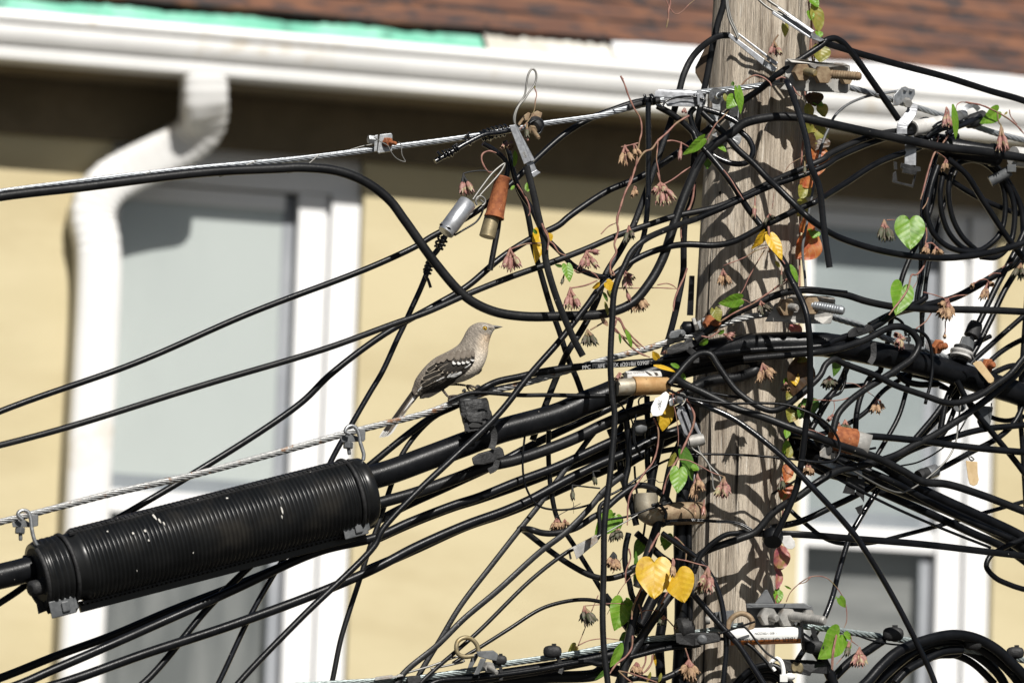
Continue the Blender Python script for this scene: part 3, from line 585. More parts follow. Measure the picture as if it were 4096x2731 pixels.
# tangle left of the pole
for lab, path, w, o in [('dark cable running level under the white tag', 'I 110,960 240,880 500,760 720,680 900,600,14', 32, 8), ('short dark cable leaning behind the rusty tan conduit', 'I 330,220 280,420 180,640 100,900', 26, 6), ('dark cable crossing just above the brown angle bolt', 'I 105,1090 200,1020 420,870 640,800 860,760', 22, 7), ('thin dark wire behind the long front cable', 'I 180,260 330,480 350,700 430,860', 7, 1), ('thin dark wire looping below the white tag', 'I 480,210 410,250 410,310 470,350 520,330', 7, 0),
    ('slack thin wire beside the wedge clamp', 'I 380,400 360,560 370,700 440,860', 7, -1), ('dark cable leaning past the small grey coupling', 'I 100,560 190,800 230,1060 380,1400', 28, 8)]:
    cable(lab, path, w, o, group='cables bunched beside the pole')
TG = dict(group='cables bunched beside the pole')
for k, (lab, path, w, o, m) in enumerate([
    ('black cable in the tangle behind the white numbered tag', 'S 590,990 850,870 1200,737 1400,676 1700,572 2000,460 2352,330 I 300,715 640,525 820,410 900,350,12', 40, 5, 'b'),
    ('black cable in the tangle with the small grey coupling', 'S 500,1245 900,1066 1300,888 1600,790 1800,712 2100,575 2352,462 I 300,880 600,735 850,610 1000,490,14', 38, 7, 'b'),
    ('black cable in the tangle below the wedge clamp', 'I 110,940 250,870 600,750 830,620 950,520,16', 34, 9, 'b'),
    ('dark upright behind the white tag', 'I 490,220 500,600 505,1000 570,1240 580,1400', 24, 5, 'b'),
    ('dark upright just inside the long front cable', 'I 270,440 300,700 295,950 260,1150 340,1400 380,1568', 26, 2, 'b'),
    ('broad dark upright reaching the brown eyebolt', 'I 700,420 640,650 580,900 540,1100 525,1240', 34, 4, 'b'),
    ('broad vine covered upright beside the wedge clamp', 'I 900,560 840,720 760,900 700,1150 660,1350 600,1568 K 480,290 390,560', 36, 0, 'g'),
    ('thin wire rising steeply behind the eyebolt', 'I 360,950 370,1100 400,1300 470,1480 K 450,60', 9, 4, 'b'),
    ('thin wire slanting through the tangle above the eyebolt', 'I 105,1248 150,1230 380,1090 560,960 720,880 900,840', 10, 3, 'b'),
    ('thin wire crossing low through the tangle', 'I 60,1512 300,1470 545,1385 X 2680,2010', 9, -2, 'b'),
    ('glossy upright looping beside the dark dried flowers', 'K 300,0 265,160 265,330 310,520 340,660 430,800', 24, 3, 's'),
    ('thick cable leaning from the yellow hearts down to the strand', 'K 780,600 700,690 600,840 420,1110 280,1350 200,1568', 36, -1, 'g'),
    ('thick vine wrapped cable beside the folded leaf', 'K 520,480 420,690 350,900 290,1200 250,1420 240,1568', 36, -2, 'g'),
    ('black cable crossing behind the yellow hearts', 'K 380,0 500,110 620,230 760,330 900,480', 28, 5, 'b'),
    ('black cable leaning between the hearts and the splice box', 'K 620,560 520,760 430,950 380,1060', 44, 4, 'b'),
    ('broad black cable behind the splice box', 'K 640,620 650,900 620,1150 640,1568', 40, 8, 'b'),
    ('black drop running down from the front cable to the strand', 'M 2060,780 2150,900 2290,1120 2400,1280 K 160,880 300,1060 420,1180', 28, 3, 'b'),
    ('black wire from the hearts down across the pole to the small coil', 'K 830,480 960,625 1280,985 1450,1170 1600,1400 1720,1590', 25, -5, 's'),
    ('black wire bowing over the pole beside the flower cluster', 'K 650,0 830,130 1010,260 1180,480 1270,720 1312,1000 1325,1200 1290,1590', 22, -4, 's'),
    ('black wire curving off the straight flat wire down the pole above the hearts', 'K 1450,2 1320,18 1150,130 1050,240 1010,330 980,420', 22, -5, 'b'),
    ('dusty black cable lying along the bottom edge by the splice box', 'K 250,1540 400,1510 600,1530 730,1490 860,1420', 26, 0, 'g'),
    ('thin black wire from the splice box to the white cable tie', 'K 1250,1105 1400,1110 1550,1160 1680,1280 1760,1370', 14, -4, 'b'),
    ('thin black lashing wire over the white tube', 'K 1250,1050 1450,980 1620,925', 9, -7, 't'),
    ('thin black wire hanging from the rusty eye across the white tube', 'K 1500,970 1560,1030 1650,1150 1740,1250 1860,1330', 9, -7, 't'),
]):
    cable(lab, path, w, o, 't' if m == 't' else ('f' if 'band' in lab else 'r'), 'b' if m == 't' else m, **TG)
# ground moulding at the pole's shaded side
b = MB(); P_ = smooth_path(wp('G 1010,1500,16 I 960,200,14 930,560,8 885,1100,3 840,1560 K 850,800 815,1600 X 2690,2900', 1), .02)
b.tube(P_, .011, 0, 12); b.tube(P_+RT*.014-F*.004, .005, 0, 8)
tag(b.build('cable_moulding', BLK), 'ridged black moulding running down the shaded side of the pole', 'cable moulding')
# ================================================================ the other side
RG = dict(group='cables beyond the pole')
for lab, path, w, o in [('black wire crossing low behind the open rusty conduit', 'J 0,330 160,420 300,560 520,640', 24, 5), ('black wire rising behind the dark grey tag', 'J 1180,720 1480,640 1600,420 1660,200 H 1740,1300', 22, 6), ('dark wire sagging from the tan tag clamp to the far edge', 'J 1480,120 1700,200 1900,380 2150,470 2352,430', 20, 6), ('thin dark wire arching over the trunk beyond the middle plate', 'H 700,980 820,760 960,700 1080,760 1120,900', 12, 3), ('dark wire behind the coil running down to the trunk', 'E 1700,330 1560,700 1440,1100 1350,1500 H 1330,300 1290,700', 18, 6), ('black wire slanting behind the trunk to the dark calyxes', 'H 1650,1500 1350,1350 1000,1300 700,1400 J 400,140 200,330', 18, 7), ('dark wire fanning from the pole edge past the rusty conduit', 'I 2000,640,14 J 120,640,6 400,560 700,380 900,150 H 2000,900', 20, 5), ('black wire from behind the climbing vine sagging to the tape flag', 'I 1900,300,16 J 60,420,8 200,700 420,960 640,1100', 24, 5), ('thin wire crossing in front of the climbing vine low down', 'I 1800,1240,4 2100,1060 J 150,920 420,830 800,760', 10, -2), ('black wire rising from the heavy bundle towards the big heart leaf', 'J 700,1020 900,700 1050,420 1150,60 H 1200,1180', 20, 6), ('black wire dipping under the straight flat wire', 'X 3130,2010,10 L 40,-120 320,80 700,110 1100,20 J 2352,1320', 18, 5), ('thin black wire along the underside of the heavy bundle', 'J 60,880 400,1080 900,1340 1400,1560 2000,1800', 12, -1)]:
    cable(lab, path, w, o, group='cables beyond the pole')
for lab, path, w, o, m in [
    ('black cable over the middle bolted plate then level to the far edge', 'G 1000,945 1240,765 1400,675 1650,560 1900,462 2100,425 2352,432 H 250,440 500,470 700,530 1000,590 1200,605 1350,618 1700,625 2352,642 X 4400,1270', 29, -4, 'g'),
    ('short black wire lying on the level cable above the middle plate', 'G 1960,415 2150,405 H 0,404 300,420 500,438', 12, -6, 'b'),
    ('black cable turned in a loop over the trunk down to the rusty conduit', 'G 1500,1140 2000,1090 2352,1050 H 0,1085 400,1030 700,935 950,815 1080,808 1200,880 1252,980 1200,1115 1050,1235 800,1365 J 900,60 700,150 500,300 400,420 355,590', 28, -5, 'g'),
    ('black cable bent over the trunk then sagging over the pole', 'G 720,1400 850,1250 900,1190 1030,1085 1150,1085 1230,1200 1400,1440 I 1480,210 1650,325 1800,372 1930,330 2130,170 G 2352,1290 H 170,1330 280,1195 370,1140 470,1185 800,1310 J 1000,105 1300,210 1550,290 1720,275 1900,205 2080,80 H 2200,1300 2352,1120', 26, -6, 'g'),
    ('long weathered cable slanting from the conduit across the pole to the far edge', 'I 780,30 870,85 1100,195 1400,345 1700,445 2000,560 2352,690 J 0,575 400,725 800,850 1100,1000 1280,1105 1550,1140 1900,1250 2352,1420 X 4300,2120', 32, -6, 'g'),
    ('black cable leaving the open rusty conduit level to the far edge', 'J 600,645 750,640 900,652 1300,690 1700,740 2352,802 X 4400,1830', 28, -3, 'b'),
    ('textured black cable rising from low by the pole to the tan tag', 'K 980,300,-4 1080,205 1450,62 1620,-10,-3 I 1800,1440 1930,1345,-3 J 0,1260 200,1110 400,1000 700,930 1000,840 1200,730 1400,630 1700,440 2000,220 2270,-10 H 2352,1180', 30, -2, 'g'),
    ('black cable branching level off the textured one', 'J 940,930 1100,820 1300,735 1500,680 1900,570 2352,520 X 4300,1680', 26, 0, 'b'),
    ('dark wire fanning up from the branch behind the trunk', 'J 1210,670 1400,440 1560,220 1700,40 1800,-100', 24, 4, 'b'),
    ('second dark wire fanning up behind the trunk', 'J 1230,690 1450,460 1600,290 1680,100 1760,-60', 24, 6, 'b'),
    ('black wire slanting down past the hanging tags', 'J 1650,60 1780,300 2000,575 2200,820 2352,1020 X 4200,2050', 25, -1, 'b'),
    ('black wire rising from the clear joint to the far edge', 'J 1250,1050 1440,995 1800,805 2100,640 2260,480 2340,300 2352,150', 24, 1, 'b'),
    ('black wire from the tape flag down behind the window rail', 'X 3080,2110 J 0,1530 350,1370 600,1250 760,1160 850,1060', 26, 4, 'b'),
    ('black wire dropping from the torn tape to the bottom', 'J 830,1190 700,1385 590,1568 L 540,0 400,450 350,660 250,920 0,1310 X 3100,2800', 23, 3, 's'),
    ('glossy black wire slanting over the pole and down past the lower sash', 'I 920,240 1030,292 1300,405 1480,512 1900,850 2352,1312 J 120,1160 500,1568 L 620,70 900,520 1200,1080 1430,1590 X 3760,2850', 24, -7, 's'),
    ('straight flat black wire across the lower window rail', 'K 1450,0 1640,0 L 0,12 600,62 1300,122 2000,200 2352,240 X 4400,2270', 28, -2, 'f'),
    ('black wire curled in a small loop at the far edge', 'L 2352,60 2100,175 1990,255 1958,350 2050,465 2200,540 2352,590 X 4300,2400', 23, 2, 'b'),
    ('black diagonal wrapped by a vine up to the far edge', 'X 4300,930 H 2352,95 2100,228 1800,402 1600,500 1300,582 1000,662 740,790', 30, 2, 'b'),
    ('black wire dropping into the grey splitter', 'E 2352,1130 H 2270,0 2050,405 1875,770', 26, 0, 'b'),
    ('black wire passing beside the splitter behind the trunk', 'E 2352,1300 H 2340,90 2150,425 2000,740 1850,1030 1700,1260 J 1550,230 1480,560', 25, 3, 'b'),
    ('first of the wires fanning up from the rusty nut', 'X 4200,1170 H 2352,685 2100,902 1840,1140 1790,1200', 22, 2, 'b'),
    ('lower black wire fanning up from the tan tag clamp', 'X 4200,1310 H 2352,925 2150,1035 2000,1160 1900,1300', 22, 3, 'b'),
    ('level black wire bending into the clamp by the tan tag', 'X 4200,1455 H 2352,1200 2200,1212 2020,1290', 24, 1, 'b'),
    ('shiny double wire hanging vertically by the big green heart', 'E 1480,110 1385,480 1300,800 1290,1000 1282,1300 1278,1568 H 1275,300 1240,480 1225,640', 24, -1, 'd'),
    ('black wire below the shiny double wire behind the trunk', 'H 1285,640 1280,1010 1250,1120', 20, 3, 'b'),
    ('black wire hanging from the spring splice behind the big heart', 'E 1440,480 1410,720 1370,900 1260,1190 1180,1340 1085,1568 H 1060,350 980,640 930,920 910,1100', 22, 3, 'b'),
    ('black wire leaning under the trunk towards the window rail', 'H 860,1180 850,1260 J 740,30 640,240 600,420 590,610', 24, 4, 'b'),
    ('black wire leaning under the trunk close to the pole', 'H 520,1180 440,1360 300,1560 J 130,560', 26, 4, 'b'),
    ('thin wire curling below the trunk by the dark calyxes', 'H 490,1240 480,1380 430,1490 J 350,220 240,310 215,370', 12, 2, 'b'),
    ('black wire hanging in a shallow arc under the trunk', 'H 1030,1290 1100,1360 1250,1405 1450,1400', 26, 4, 'b'),
    ('thin strap hanging over the trunk', 'H 1190,835 1260,850 1340,920 1380,1050 1390,1200 1370,1400 1330,1560 J 1320,300', 14, -4, 'b'),
    ('black wire lying over the trunk beside the far clamp', 'J 2150,110 H 2060,1400 1900,1490 1700,1568', 26, -3, 'b'),
    ('black wire hanging upright at the far edge', 'H 2340,1100 2320,1400 J 2310,300 2340,780 2352,1000', 22, 2, 'b'),
    ('thin wire from the hanging tags down to the rusty wire', 'J 1760,440 1650,620 1480,780 1250,910 1050,950', 7, 1, 't'),
    ('thin pale bare wire bending under the tape', 'J 1690,300 1660,520 1640,680 1560,860 1320,1090 1150,1200 1050,1225 900,1180 640,1040 400,900', 8, -3, 'w'),
    ('thin dark wire crossing the pole to the long cable', 'I 700,150 900,230 1300,290 1700,290 1950,310 2200,400 2352,500 J 200,430 350,570 420,700 425,800 380,880 250,912 0,888', 11, -8, 't'),
    ('fine dark wire stretched level across the pole', 'I 880,830 1100,825 1480,832 1900,865 2150,895 2352,912', 10, -4, 't'),
    ('fine dark wire from the pole crossing behind the wedge clamp', 'I 720,100 1000,150 1300,210 1500,240', 12, -5, 't'),
    ('pair of thin wires running low to the straight flat wire', 'I 680,1525 900,1515 1200,1530 1450,1550 K 1640,0', 12, -3, 'd'),
    ('grey wire curving down beside the climbing vine from the clip', 'B 1050,950 900,970 720,1000 540,1070 440,1140 360,1230 310,1340 250,1480 E 75,1080 42,1270 50,1450 62,1560 H 70,400', 11, 1, 'y')]:
    kind = {'f': 'f', 't': 't', 'd': 'd'}.get(m, 'r'); mm = {'f': 'b', 't': 'b', 'd': 's', 'w': STN, 'y': GPL}.get(m, m)
    cable(lab, path, w, o, kind, mm, **RG)
# bundle of heavy cables leaving low
for lab, path, w, o in [
    ('thickest black cable of the heavy bundle beyond the pole', 'I 1900,560,16 J 0,780,14 300,900,8 650,1020,4 1000,1160 1400,1320 1800,1500 2200,1700 X 4300,2330', 62, 3),
    ('black cable riding on top of the heavy bundle', 'I 1950,480,20 J 100,720,12 500,820,8 850,930,3 1150,1130 1500,1300 1900,1480 2352,1700 X 4300,2290', 44, 1),
    ('lowest black cable of the heavy bundle', 'I 1900,700,16 J 200,980,10 600,1110 1000,1290 1400,1470 1800,1650 2200,1830 X 4300,2400', 34, 1),
    ('black cable under the printed bar of the heavy bundle', 'J 100,700,12 300,830 620,960,2 1000,1130,-1 1300,1290 1700,1480 2200,1700', 28, -1)]:
    cable(lab, path, w, o, m='b', group='heavy bundle beyond the pole')
# coils
b = MB()
for path, w, o in [('E 1640,160 1850,255 2050,430 2210,640 2320,870 2345,1100 2330,1300 2200,1480', 27, 1),
                   ('E 1550,350 1750,520 1900,750 2050,980 2200,1205 2352,1400', 26, -3),
                   ('E 1590,370 1690,315 1800,298 1950,350 2090,480 2180,640 2240,800 2255,960 2225,1190 2150,1320 2050,1385 1900,1378', 24, -1),
                   ('E 1500,540 1475,720 1500,960 1580,1150 1720,1290 1850,1318 2000,1260 2110,1130 2155,900 2130,660 2050,500 1930,400 1800,372 1690,395 1600,480 1560,700 1600,960 1700,1160 1880,1335', 23, 0),
                   ('E 1450,430 1390,600 1345,800 1335,930 1400,1130 1550,1270 1750,1330 1900,1310 2060,1190 2120,1100', 24, -2),
                   ('E 1430,470 1600,590 1850,745 2100,862 2310,935', 24, 2)]: add_cable(b, path, w, o)
coil = tag(b.build('cable_coil', BLK), 'hanging coil of thin black cable tied beside the clear tube', 'cable coil', 'cable coils')
b = MB(); c0 = pt('E 2115,530', -1.5)
b.lathe(c0-RT*.018-UP*.010, c0+RT*.014+UP*.008, [(0, .009), (1, .009)], 14); b.box(c0+RT*.016+UP*.012-F*.006, RT*.007, UP*.006, F*.005)
b.build('zip_tie', GPL, coil)
b = MB()
for path, w, o in [('X 3380,2800 L 700,1568 850,1400 1000,1260 1150,1180 1300,1125 1500,1075 1650,1065 1850,1105 2050,1210 2200,1345 2352,1500 X 4200,2850', 44, -3),
                   ('X 3420,2850 L 820,1568 1000,1390 1200,1240 1420,1150 1620,1130 1800,1160 2000,1270 2180,1420 2300,1568 X 4130,2850', 40, 0),
                   ('L 900,1568 1050,1400 1220,1280 1450,1190 1640,1180 1720,1215 1880,1300 2060,1450 2140,1568 X 4060,2850', 38, 3),
                   ('L 1000,1568 1120,1440 1300,1330 1500,1235 1700,1215', 34, -1),
                   ('L 1000,1568 1080,1430 1300,1300 1550,1260 1720,1300 1850,1380 2040,1568', 30, 5),
                   ('L 1250,1350 1450,1290 1650,1270 1700,1230', 26, 2)]: add_cable(b, path, w, o)
bigcoil = tag(b.build('cable_coil', BLK), 'big coil of thick black cable tied at the bottom below the straight wire', 'cable coil', 'cable coils')
def mushroom_tie(at, strap, name='cable_tie', label=None, parent=None, m=RUB, s=1):
    b = MB(); c = pt(at, -2.2); q = 4.0e-4*s
    b.lathe(c-RT*36*q, c+RT*36*q, [(0, 4*q), (.03, 13*q), (.12, 20*q), (.3, 24*q), (.5, 25*q), (.7, 24*q), (.88, 20*q), (.97, 13*q), (1, 4*q)], 24, squash=.75)
    b.box(c+UP*24*q+RT*6*q, RT*9*q, UP*7*q, F*8*q)
    if strap:
        P_ = smooth_path(wp(strap, -2.0), .004); t = np.gradient(P_, axis=0); t /= np.linalg.norm(t, axis=1, keepdims=True)
        nn = np.array([nrm(np.cross(F, k)) for k in t]); b.sweep(P_, np.array([[-8, -3], [8, -3], [8, 3], [-8, 3]])*q, 0, False, True, fr=(t, nn, np.cross(t, nn)))
    o = b.build(name, m, parent)
    if label: tag(o, label, 'cable tie', 'black cable ties')
    return o
mushroom_tie('L 1815,1160', 'L 1770,1150 1700,1060 1600,1035', parent=bigcoil); mushroom_tie('L 2260,1250', 'L 2250,1310 2270,1400 2230,1480', parent=bigcoil)
cable('black cable curving from the bluish strand into the bottom corner', 'L 880,1120 840,1145 700,1240 560,1320 430,1440 300,1590 X 3250,2850', 36, 0, m='b', **RG)
cable('thin black wire along the bluish strand by its tie', 'L 600,1065 760,1120 1000,1165 1210,1165', 8, -1, 't', 'b', **RG)
cable('black wire sweeping from the white tube into the printed bar', 'L 20,1080 120,1160 200,1260 270,1380 330,1500 370,1600', 42, -1, m='b', **RG)
b = MB()
for path, w, o in [('K 1400,1600 1520,1470 1620,1405 1740,1378 1850,1400 1930,1470 2010,1600', 26, -1), ('K 1470,1600 1580,1490 1680,1435 1780,1425 1880,1470 1950,1560 1970,1620', 24, 0),
                   ('K 1540,1600 1640,1510 1740,1480 1840,1500 1900,1570', 24, 1), ('K 1600,1600 1700,1530 1780,1520 1850,1560', 22, 2)]: add_cable(b, path, w, o)
smallcoil = tag(b.build('cable_coil', BLK), 'small black coil below the white tube, held by a white tie', 'cable coil', 'cable coils')
b = MB(); P_ = smooth_path(wp('K 1790,1345 1850,1310 1890,1340 1915,1420 1920,1500 1930,1600', -3), .004); b.tube(P_, .0036, 0, 8)
P_ = smooth_path(wp('K 1790,1345 1775,1370 1800,1400 1830,1440', -2), .004); b.tube(P_, .003, 0, 8)
c = pt('K 1920,1515', -3.5); b.box(c, RT*.006, UP*.0055, F*.005)
c = pt('K 1985,1500', -3.5); b.lathe(c-RT*.008, c+RT*.008, [(0, .003), (.3, .006), (.7, .006), (1, .003)], 14)
b.build('white_tie', WHT, smallcoil, bevel=.0006)
# ================================================================ hardware on the lines
def poly(b, path, o, th, mi=0): return b.prism(wp(path, o), th, mi)
def part(name, m, parent, fn, bevel=.0008):
    b = MB(); fn(b); return b.build(name, m, parent, bevel=bevel)
def solo(name, label, cat, m, fn, bevel=.0008, group=None):
    b = MB(); fn(b); return tag(b.build(name, m, None, bevel=bevel), label, cat, group)
def thing(name, label, cat, at, group=None): return empty(name, pt(at), label, cat, group)
def threaded(b, A, B, w, mi=0, n=16, pitch=10):
    L_ = np.linalg.norm(B-A); k = max(4, int(L_/(pitch*PX))); r = w/2*PX; pr = [(0, r*.9)]
    for i in range(k):
        pr += [((i+.1)/k, r*.86), ((i+.5)/k, r), ((i+.9)/k, r*.86)]
    pr[-3:] = []; pr += [(1-.6/k, r*.9), (1, r*.62)]
    b.lathe(A, B, pr, n, mi, True)
def hexnut(b, A, B, w, mi=0): b.lathe(A, B, [(0, w/2*PX*.93), (.12, w/2*PX), (.88, w/2*PX), (1, w/2*PX*.93)], 6, mi, False)
def band(b, path, o, hw, th, mi=0):
    """flat strip of half-width hw px following a path"""
    P_ = smooth_path(wp(path, o), .004); t = np.gradient(P_, axis=0); t /= np.linalg.norm(t, axis=1, keepdims=True)
    nn = np.array([nrm(np.cross(F, k)) for k in t]); q = PX
    b.sweep(P_, np.array([[-hw, -th], [hw, -th], [hw, th], [-hw, th]])*q, mi, False, True, fr=(t, nn, np.cross(t, nn)))
def wire(b, path, w, o=0, mi=0): b.tube(smooth_path(wp(path, o), .003), w/2*PX, mi, 8)
def channel(b, e0, e1, w, depth, o, mi=0, th=3):
    """a folded sheet-metal channel (three sides) from photo point e0 to e1, w px wide"""
    A, B = pt(e0, o), pt(e1, o); ax = nrm(B-A); s = nrm(np.cross(F, ax)); q = PX
    L_ = np.linalg.norm(B-A)/2; c = (A+B)/2
    b.box(c, ax*L_, s*w/2*q, F*th/2*q, mi); 
    for k in (-1, 1): b.box(c+s*k*(w/2-th/2)*q+F*(depth/2+th/2)*q, ax*L_, s*th/2*q, F*depth/2*q, mi)
def text_on(b, string, at, right, up, height, mi=0, bend=None, lift=.0003):
    """lettering laid on a surface; bend=(axis point, radius) wraps it round a tube whose axis runs along `right`"""
    cu = bpy.data.curves.new('t', 'FONT'); cu.body = string; cu.align_x = 'CENTER'; cu.align_y = 'CENTER'; cu.size = 1
    ob = bpy.data.objects.new('t', cu); me = bpy.data.meshes.new_from_object(ob)
    v = np.array([tuple(q.co) for q in me.vertices]); fs = [tuple(p.vertices) for p in me.polygons]
    bpy.data.objects.remove(ob); bpy.data.curves.remove(cu); bpy.data.meshes.remove(me)
    if not len(v): return
    v = v*height; right, up = nrm(right), nrm(up); n = nrm(np.cross(right, up))
    if bend is None: V = at+v[:, :1]*right+v[:, 1:2]*up+n*lift
    else:
        c, r, th0 = bend; th = th0+v[:, 1]/r
        V = c+v[:, :1]*right+(r+lift)*(np.sin(th)[:, None]*up+np.cos(th)[:, None]*n)
    b.add(V, fs, mi, False)
# ---- guy clamp on the upper strand
t = thing('strand_clamp', 'galvanised strand clamp with a rusty bolt on the upper strand against the eave shade', 'strand clamp', 'Q 660,1120', 'strand clamps')
part('plate', GAL, t, lambda b: (poly(b, 'Q 625,1055 718,1045 725,1060 722,1185 612,1203 608,1190', -2.2, .014), poly(b, 'Q 586,1062 612,1057 606,1185 580,1190', -1.6, .02)))
part('bolt', RUS, t, lambda b: (hexnut(b, pt('Q 672,1112', -2.3), pt('Q 705,1118', -3.3), 38), threaded(b, pt('Q 700,1117', -3.2), pt('Q 755,1127', -4.6), 16, pitch=6)), 0)
part('nut', GAL, t, lambda b: hexnut(b, pt('Q 590,1098', -1), pt('Q 535,1092', -1), 36))
part('tie_wire', STN, t, lambda b: (wire(b, 'Q 580,1075 620,1105 690,1145 710,1185 760,1245 825,1268 800,1215 790,1130 770,1115', 4, -4), wire(b, 'Q 350,1190 480,1150 580,1130', 5, 1)), 0)
for i, (p_, lb) in enumerate([('P 60,1490 300,1470 700,1440', 'loose thin lashing wire at the start of the upper strand'), ('P 830,1465 950,1435 1100,1385 1180,1345', 'loose thin lashing wire bridging strand and S cable, first of two'), ('P 1720,1385 1800,1360 1900,1310 1990,1270 2010,1262', 'loose thin lashing wire bridging strand and S cable, nearer the rusty clamp'), ('Q -100,1355 0,1335 60,1290 130,1230 150,1212', 'loose thin lashing wire just before the S cable leaves the strand')]):
    solo('lashing_wire', lb, 'wire', STN, lambda b: wire(b, p_, 5, -3.2), 0, 'loose lashing wires')
# ---- drop clamps with wire bails
t = thing('drop_clamp', 'silver wedge drop clamp whose wire loop stands above the strand', 'drop clamp', 'Q 1750,1150', 'wire drop clamps')
part('channel', ALU, t, lambda b: (poly(b, 'Q 1640,985 1690,978 1812,1262 1757,1290', -8, .004), poly(b, 'Q 1640,985 1648,982 1765,1285 1757,1290', -7.8, .016), poly(b, 'Q 1690,978 1700,985 1843,1258 1812,1268', -7.9, .02)))
part('wedge', ALU, t, lambda b: (poly(b, 'Q 1768,1270 1820,1252 1857,1330 1802,1360', -7.2, .006), poly(b, 'Q 1857,1330 1888,1354 1833,1392 1802,1360', -7.4, .008)))
part('bail', STN, t, lambda b: wire(b, 'Q 1715,1010 1690,985 1676,930 1690,870 1730,800 1762,745 1775,660 1792,580 1820,543 1845,560 1853,610 1835,670 1797,722 1762,775 1715,835 1688,910 1690,985 1720,1020', 8, -6), 0)
part('stamp', GALD, t, lambda b: text_on(b, '88', pt('Q 1755,1215', -8), RT*.42-UP*.9, RT*.9+UP*.42, .010, lift=.0004), 0)
# brown wing bracket behind it
t = thing('span_clamp', 'weathered brown bolted clamp gripping the strand beside the wire looped clamp', 'strand clamp', 'Q 1810,960', 'strand clamps')
part('jaw', BRW, t, lambda b: (poly(b, 'Q 1815,890 1860,868 1900,885 1885,935 1830,950 1810,925', -2, .012), poly(b, 'Q 1705,970 1735,920 1790,880 1808,890 1790,945 1750,945 1722,990', -1, .014)))
part('washer', RUB, t, lambda b: b.lathe(pt('Q 1855,970', -1.5), pt('Q 1830,1000', -3), [(0, .010), (.2, .014), (.8, .014), (1, .010)], 20))
part('bolt', BRW, t, lambda b: (hexnut(b, pt('Q 1815,1010', -3), pt('Q 1830,1025', -4), 34), threaded(b, pt('Q 1828,1022', -4), pt('Q 1872,1085', -6.5), 17, pitch=6)), 0)
part('ring', BLK, t, lambda b: wire(b, 'Q 1790,975 1840,945 1890,950 1902,985 1885,1040 1850,1060', 10, -3.5), 0)
# ---- stub cable with black wire wraps
t = thing('cable_stub', 'cut black cable stub bound to the strand with coiled black wire', 'cable stub', 'Q 1250,1160')
part('stub', BLKG, t, lambda b: (wire(b, 'Q 1058,1266 1200,1185 1330,1110 1450,1055 1560,1040 1660,1020', 20, -2.2), wire(b, 'Q 1075,1190 1105,1225', 12, -3)), 0)
def wraps(b, path, o, n, w, wr_, mi=0, sp=1):
    P_ = smooth_path(wp(path, o), .0006); tt, nn, bb = frames(P_); th = np.linspace(0, n*2*math.pi, len(P_)); r = w/2*PX
    b.tube(P_+r*(np.cos(th)[:, None]*nn+np.sin(th)[:, None]*bb), wr_/2*PX, mi, 6)
part('wire_wrap', BLKG, t, lambda b: (wraps(b, 'Q 1120,1215 1190,1195', -2.2, 2.6, 28, 9), wraps(b, 'Q 1205,1175 1240,1155', -2.2, 2, 28, 9), wraps(b, 'Q 1300,1120 1350,1070', -1.5, 2, 38, 9), wraps(b, 'Q 1420,1075 1500,1045 1620,1020', -.8, 6.3, 42, 9), wraps(b, 'Q 1460,1080 1480,1050', -.8, 3, 44, 9)), 0)
solo('cable_stub', 'short curved black cable dropping into the rusty cylinder', 'cable stub', BLKG, lambda b: wire(b, 'C 605,455 650,480 740,540 820,610 862,690 860,760 845,830', 21, -2), 0)
# ---- rusty and silver cylinders
t = thing('drop_anchor', 'rust covered cylinder with a brassy sleeve hanging below the strand', 'cylinder anchor', 'C 760,1000', 'cylinder anchors')
part('shell', RUS, t, lambda b: b.lathe(pt('C 812,808', -3), pt('C 722,1232', -3), [(0, .0120), (.01, .0131), (.03, .0131), (.05, .0118), (.93, .0148), (.97, .0158), (1, .0160)], 24), 0)
part('sleeve', BRS, t, lambda b: b.lathe(pt('C 706,1205', -2.6), pt('C 648,1432', -2.6), [(0, .0118), (1, .0126)], 24), 0)
part('tail', GRY, t, lambda b: wire(b, 'C 770,1260 755,1380 720,1560 F 725,230 680,470', 23, -2), 0)
part('bail', BRS, t, lambda b: wire(b, 'C 800,800 790,770 830,660 820,720 815,800', 9, -2), 0)
t = thing('drop_anchor', 'bright silver cylinder with a spring ring, holding the drop beside the S cable', 'cylinder anchor', 'C 330,1240', 'cylinder anchors')
part('shell', ALB, t, lambda b: b.lathe(pt('C 452,1066', -6), pt('C 215,1385', -6), [(0, .0125), (.02, .0142), (.85, .0142), (.87, .0136), (.93, .0138), (1, .0130)], 26), 0)
part('band', BLKG, t, lambda b: wraps(b, 'C 240,1350 228,1366', -6, 1.02, 74, 8), 0)
part('rod', BLK, t, lambda b: (wraps(b, 'C 205,1445 160,1545', -5, 2.5, 26, 10), wire(b, 'C 310,1415 400,1360 540,1270 600,1170 612,1090', 8, -5)), 0)
part('bail', STN, t, lambda b: (wire(b, 'C 500,1040 600,900 720,750 835,665 800,740 700,860 590,980 530,1060', 9, -4)), 0)
part('spring_ring', STN, t, lambda b: (wire(b, 'C 545,1100 530,1060 550,1015 590,1008 628,1040 625,1085 595,1105', 8, -7), wire(b, 'C 580,1045 625,1085', 7, -7)), 0)
solo('wire_wrap', 'knot of black wire wound on the glossy drop beside the S cable', 'wire wrap', BLKG, lambda b: (wraps(b, 'F 78,330 15,510', 3, 5, 30, 10), wraps(b, 'F 175,140 130,240', 3, 2, 30, 10), wire(b, 'F 5,530 30,570 60,655', 12, 2)), 0)
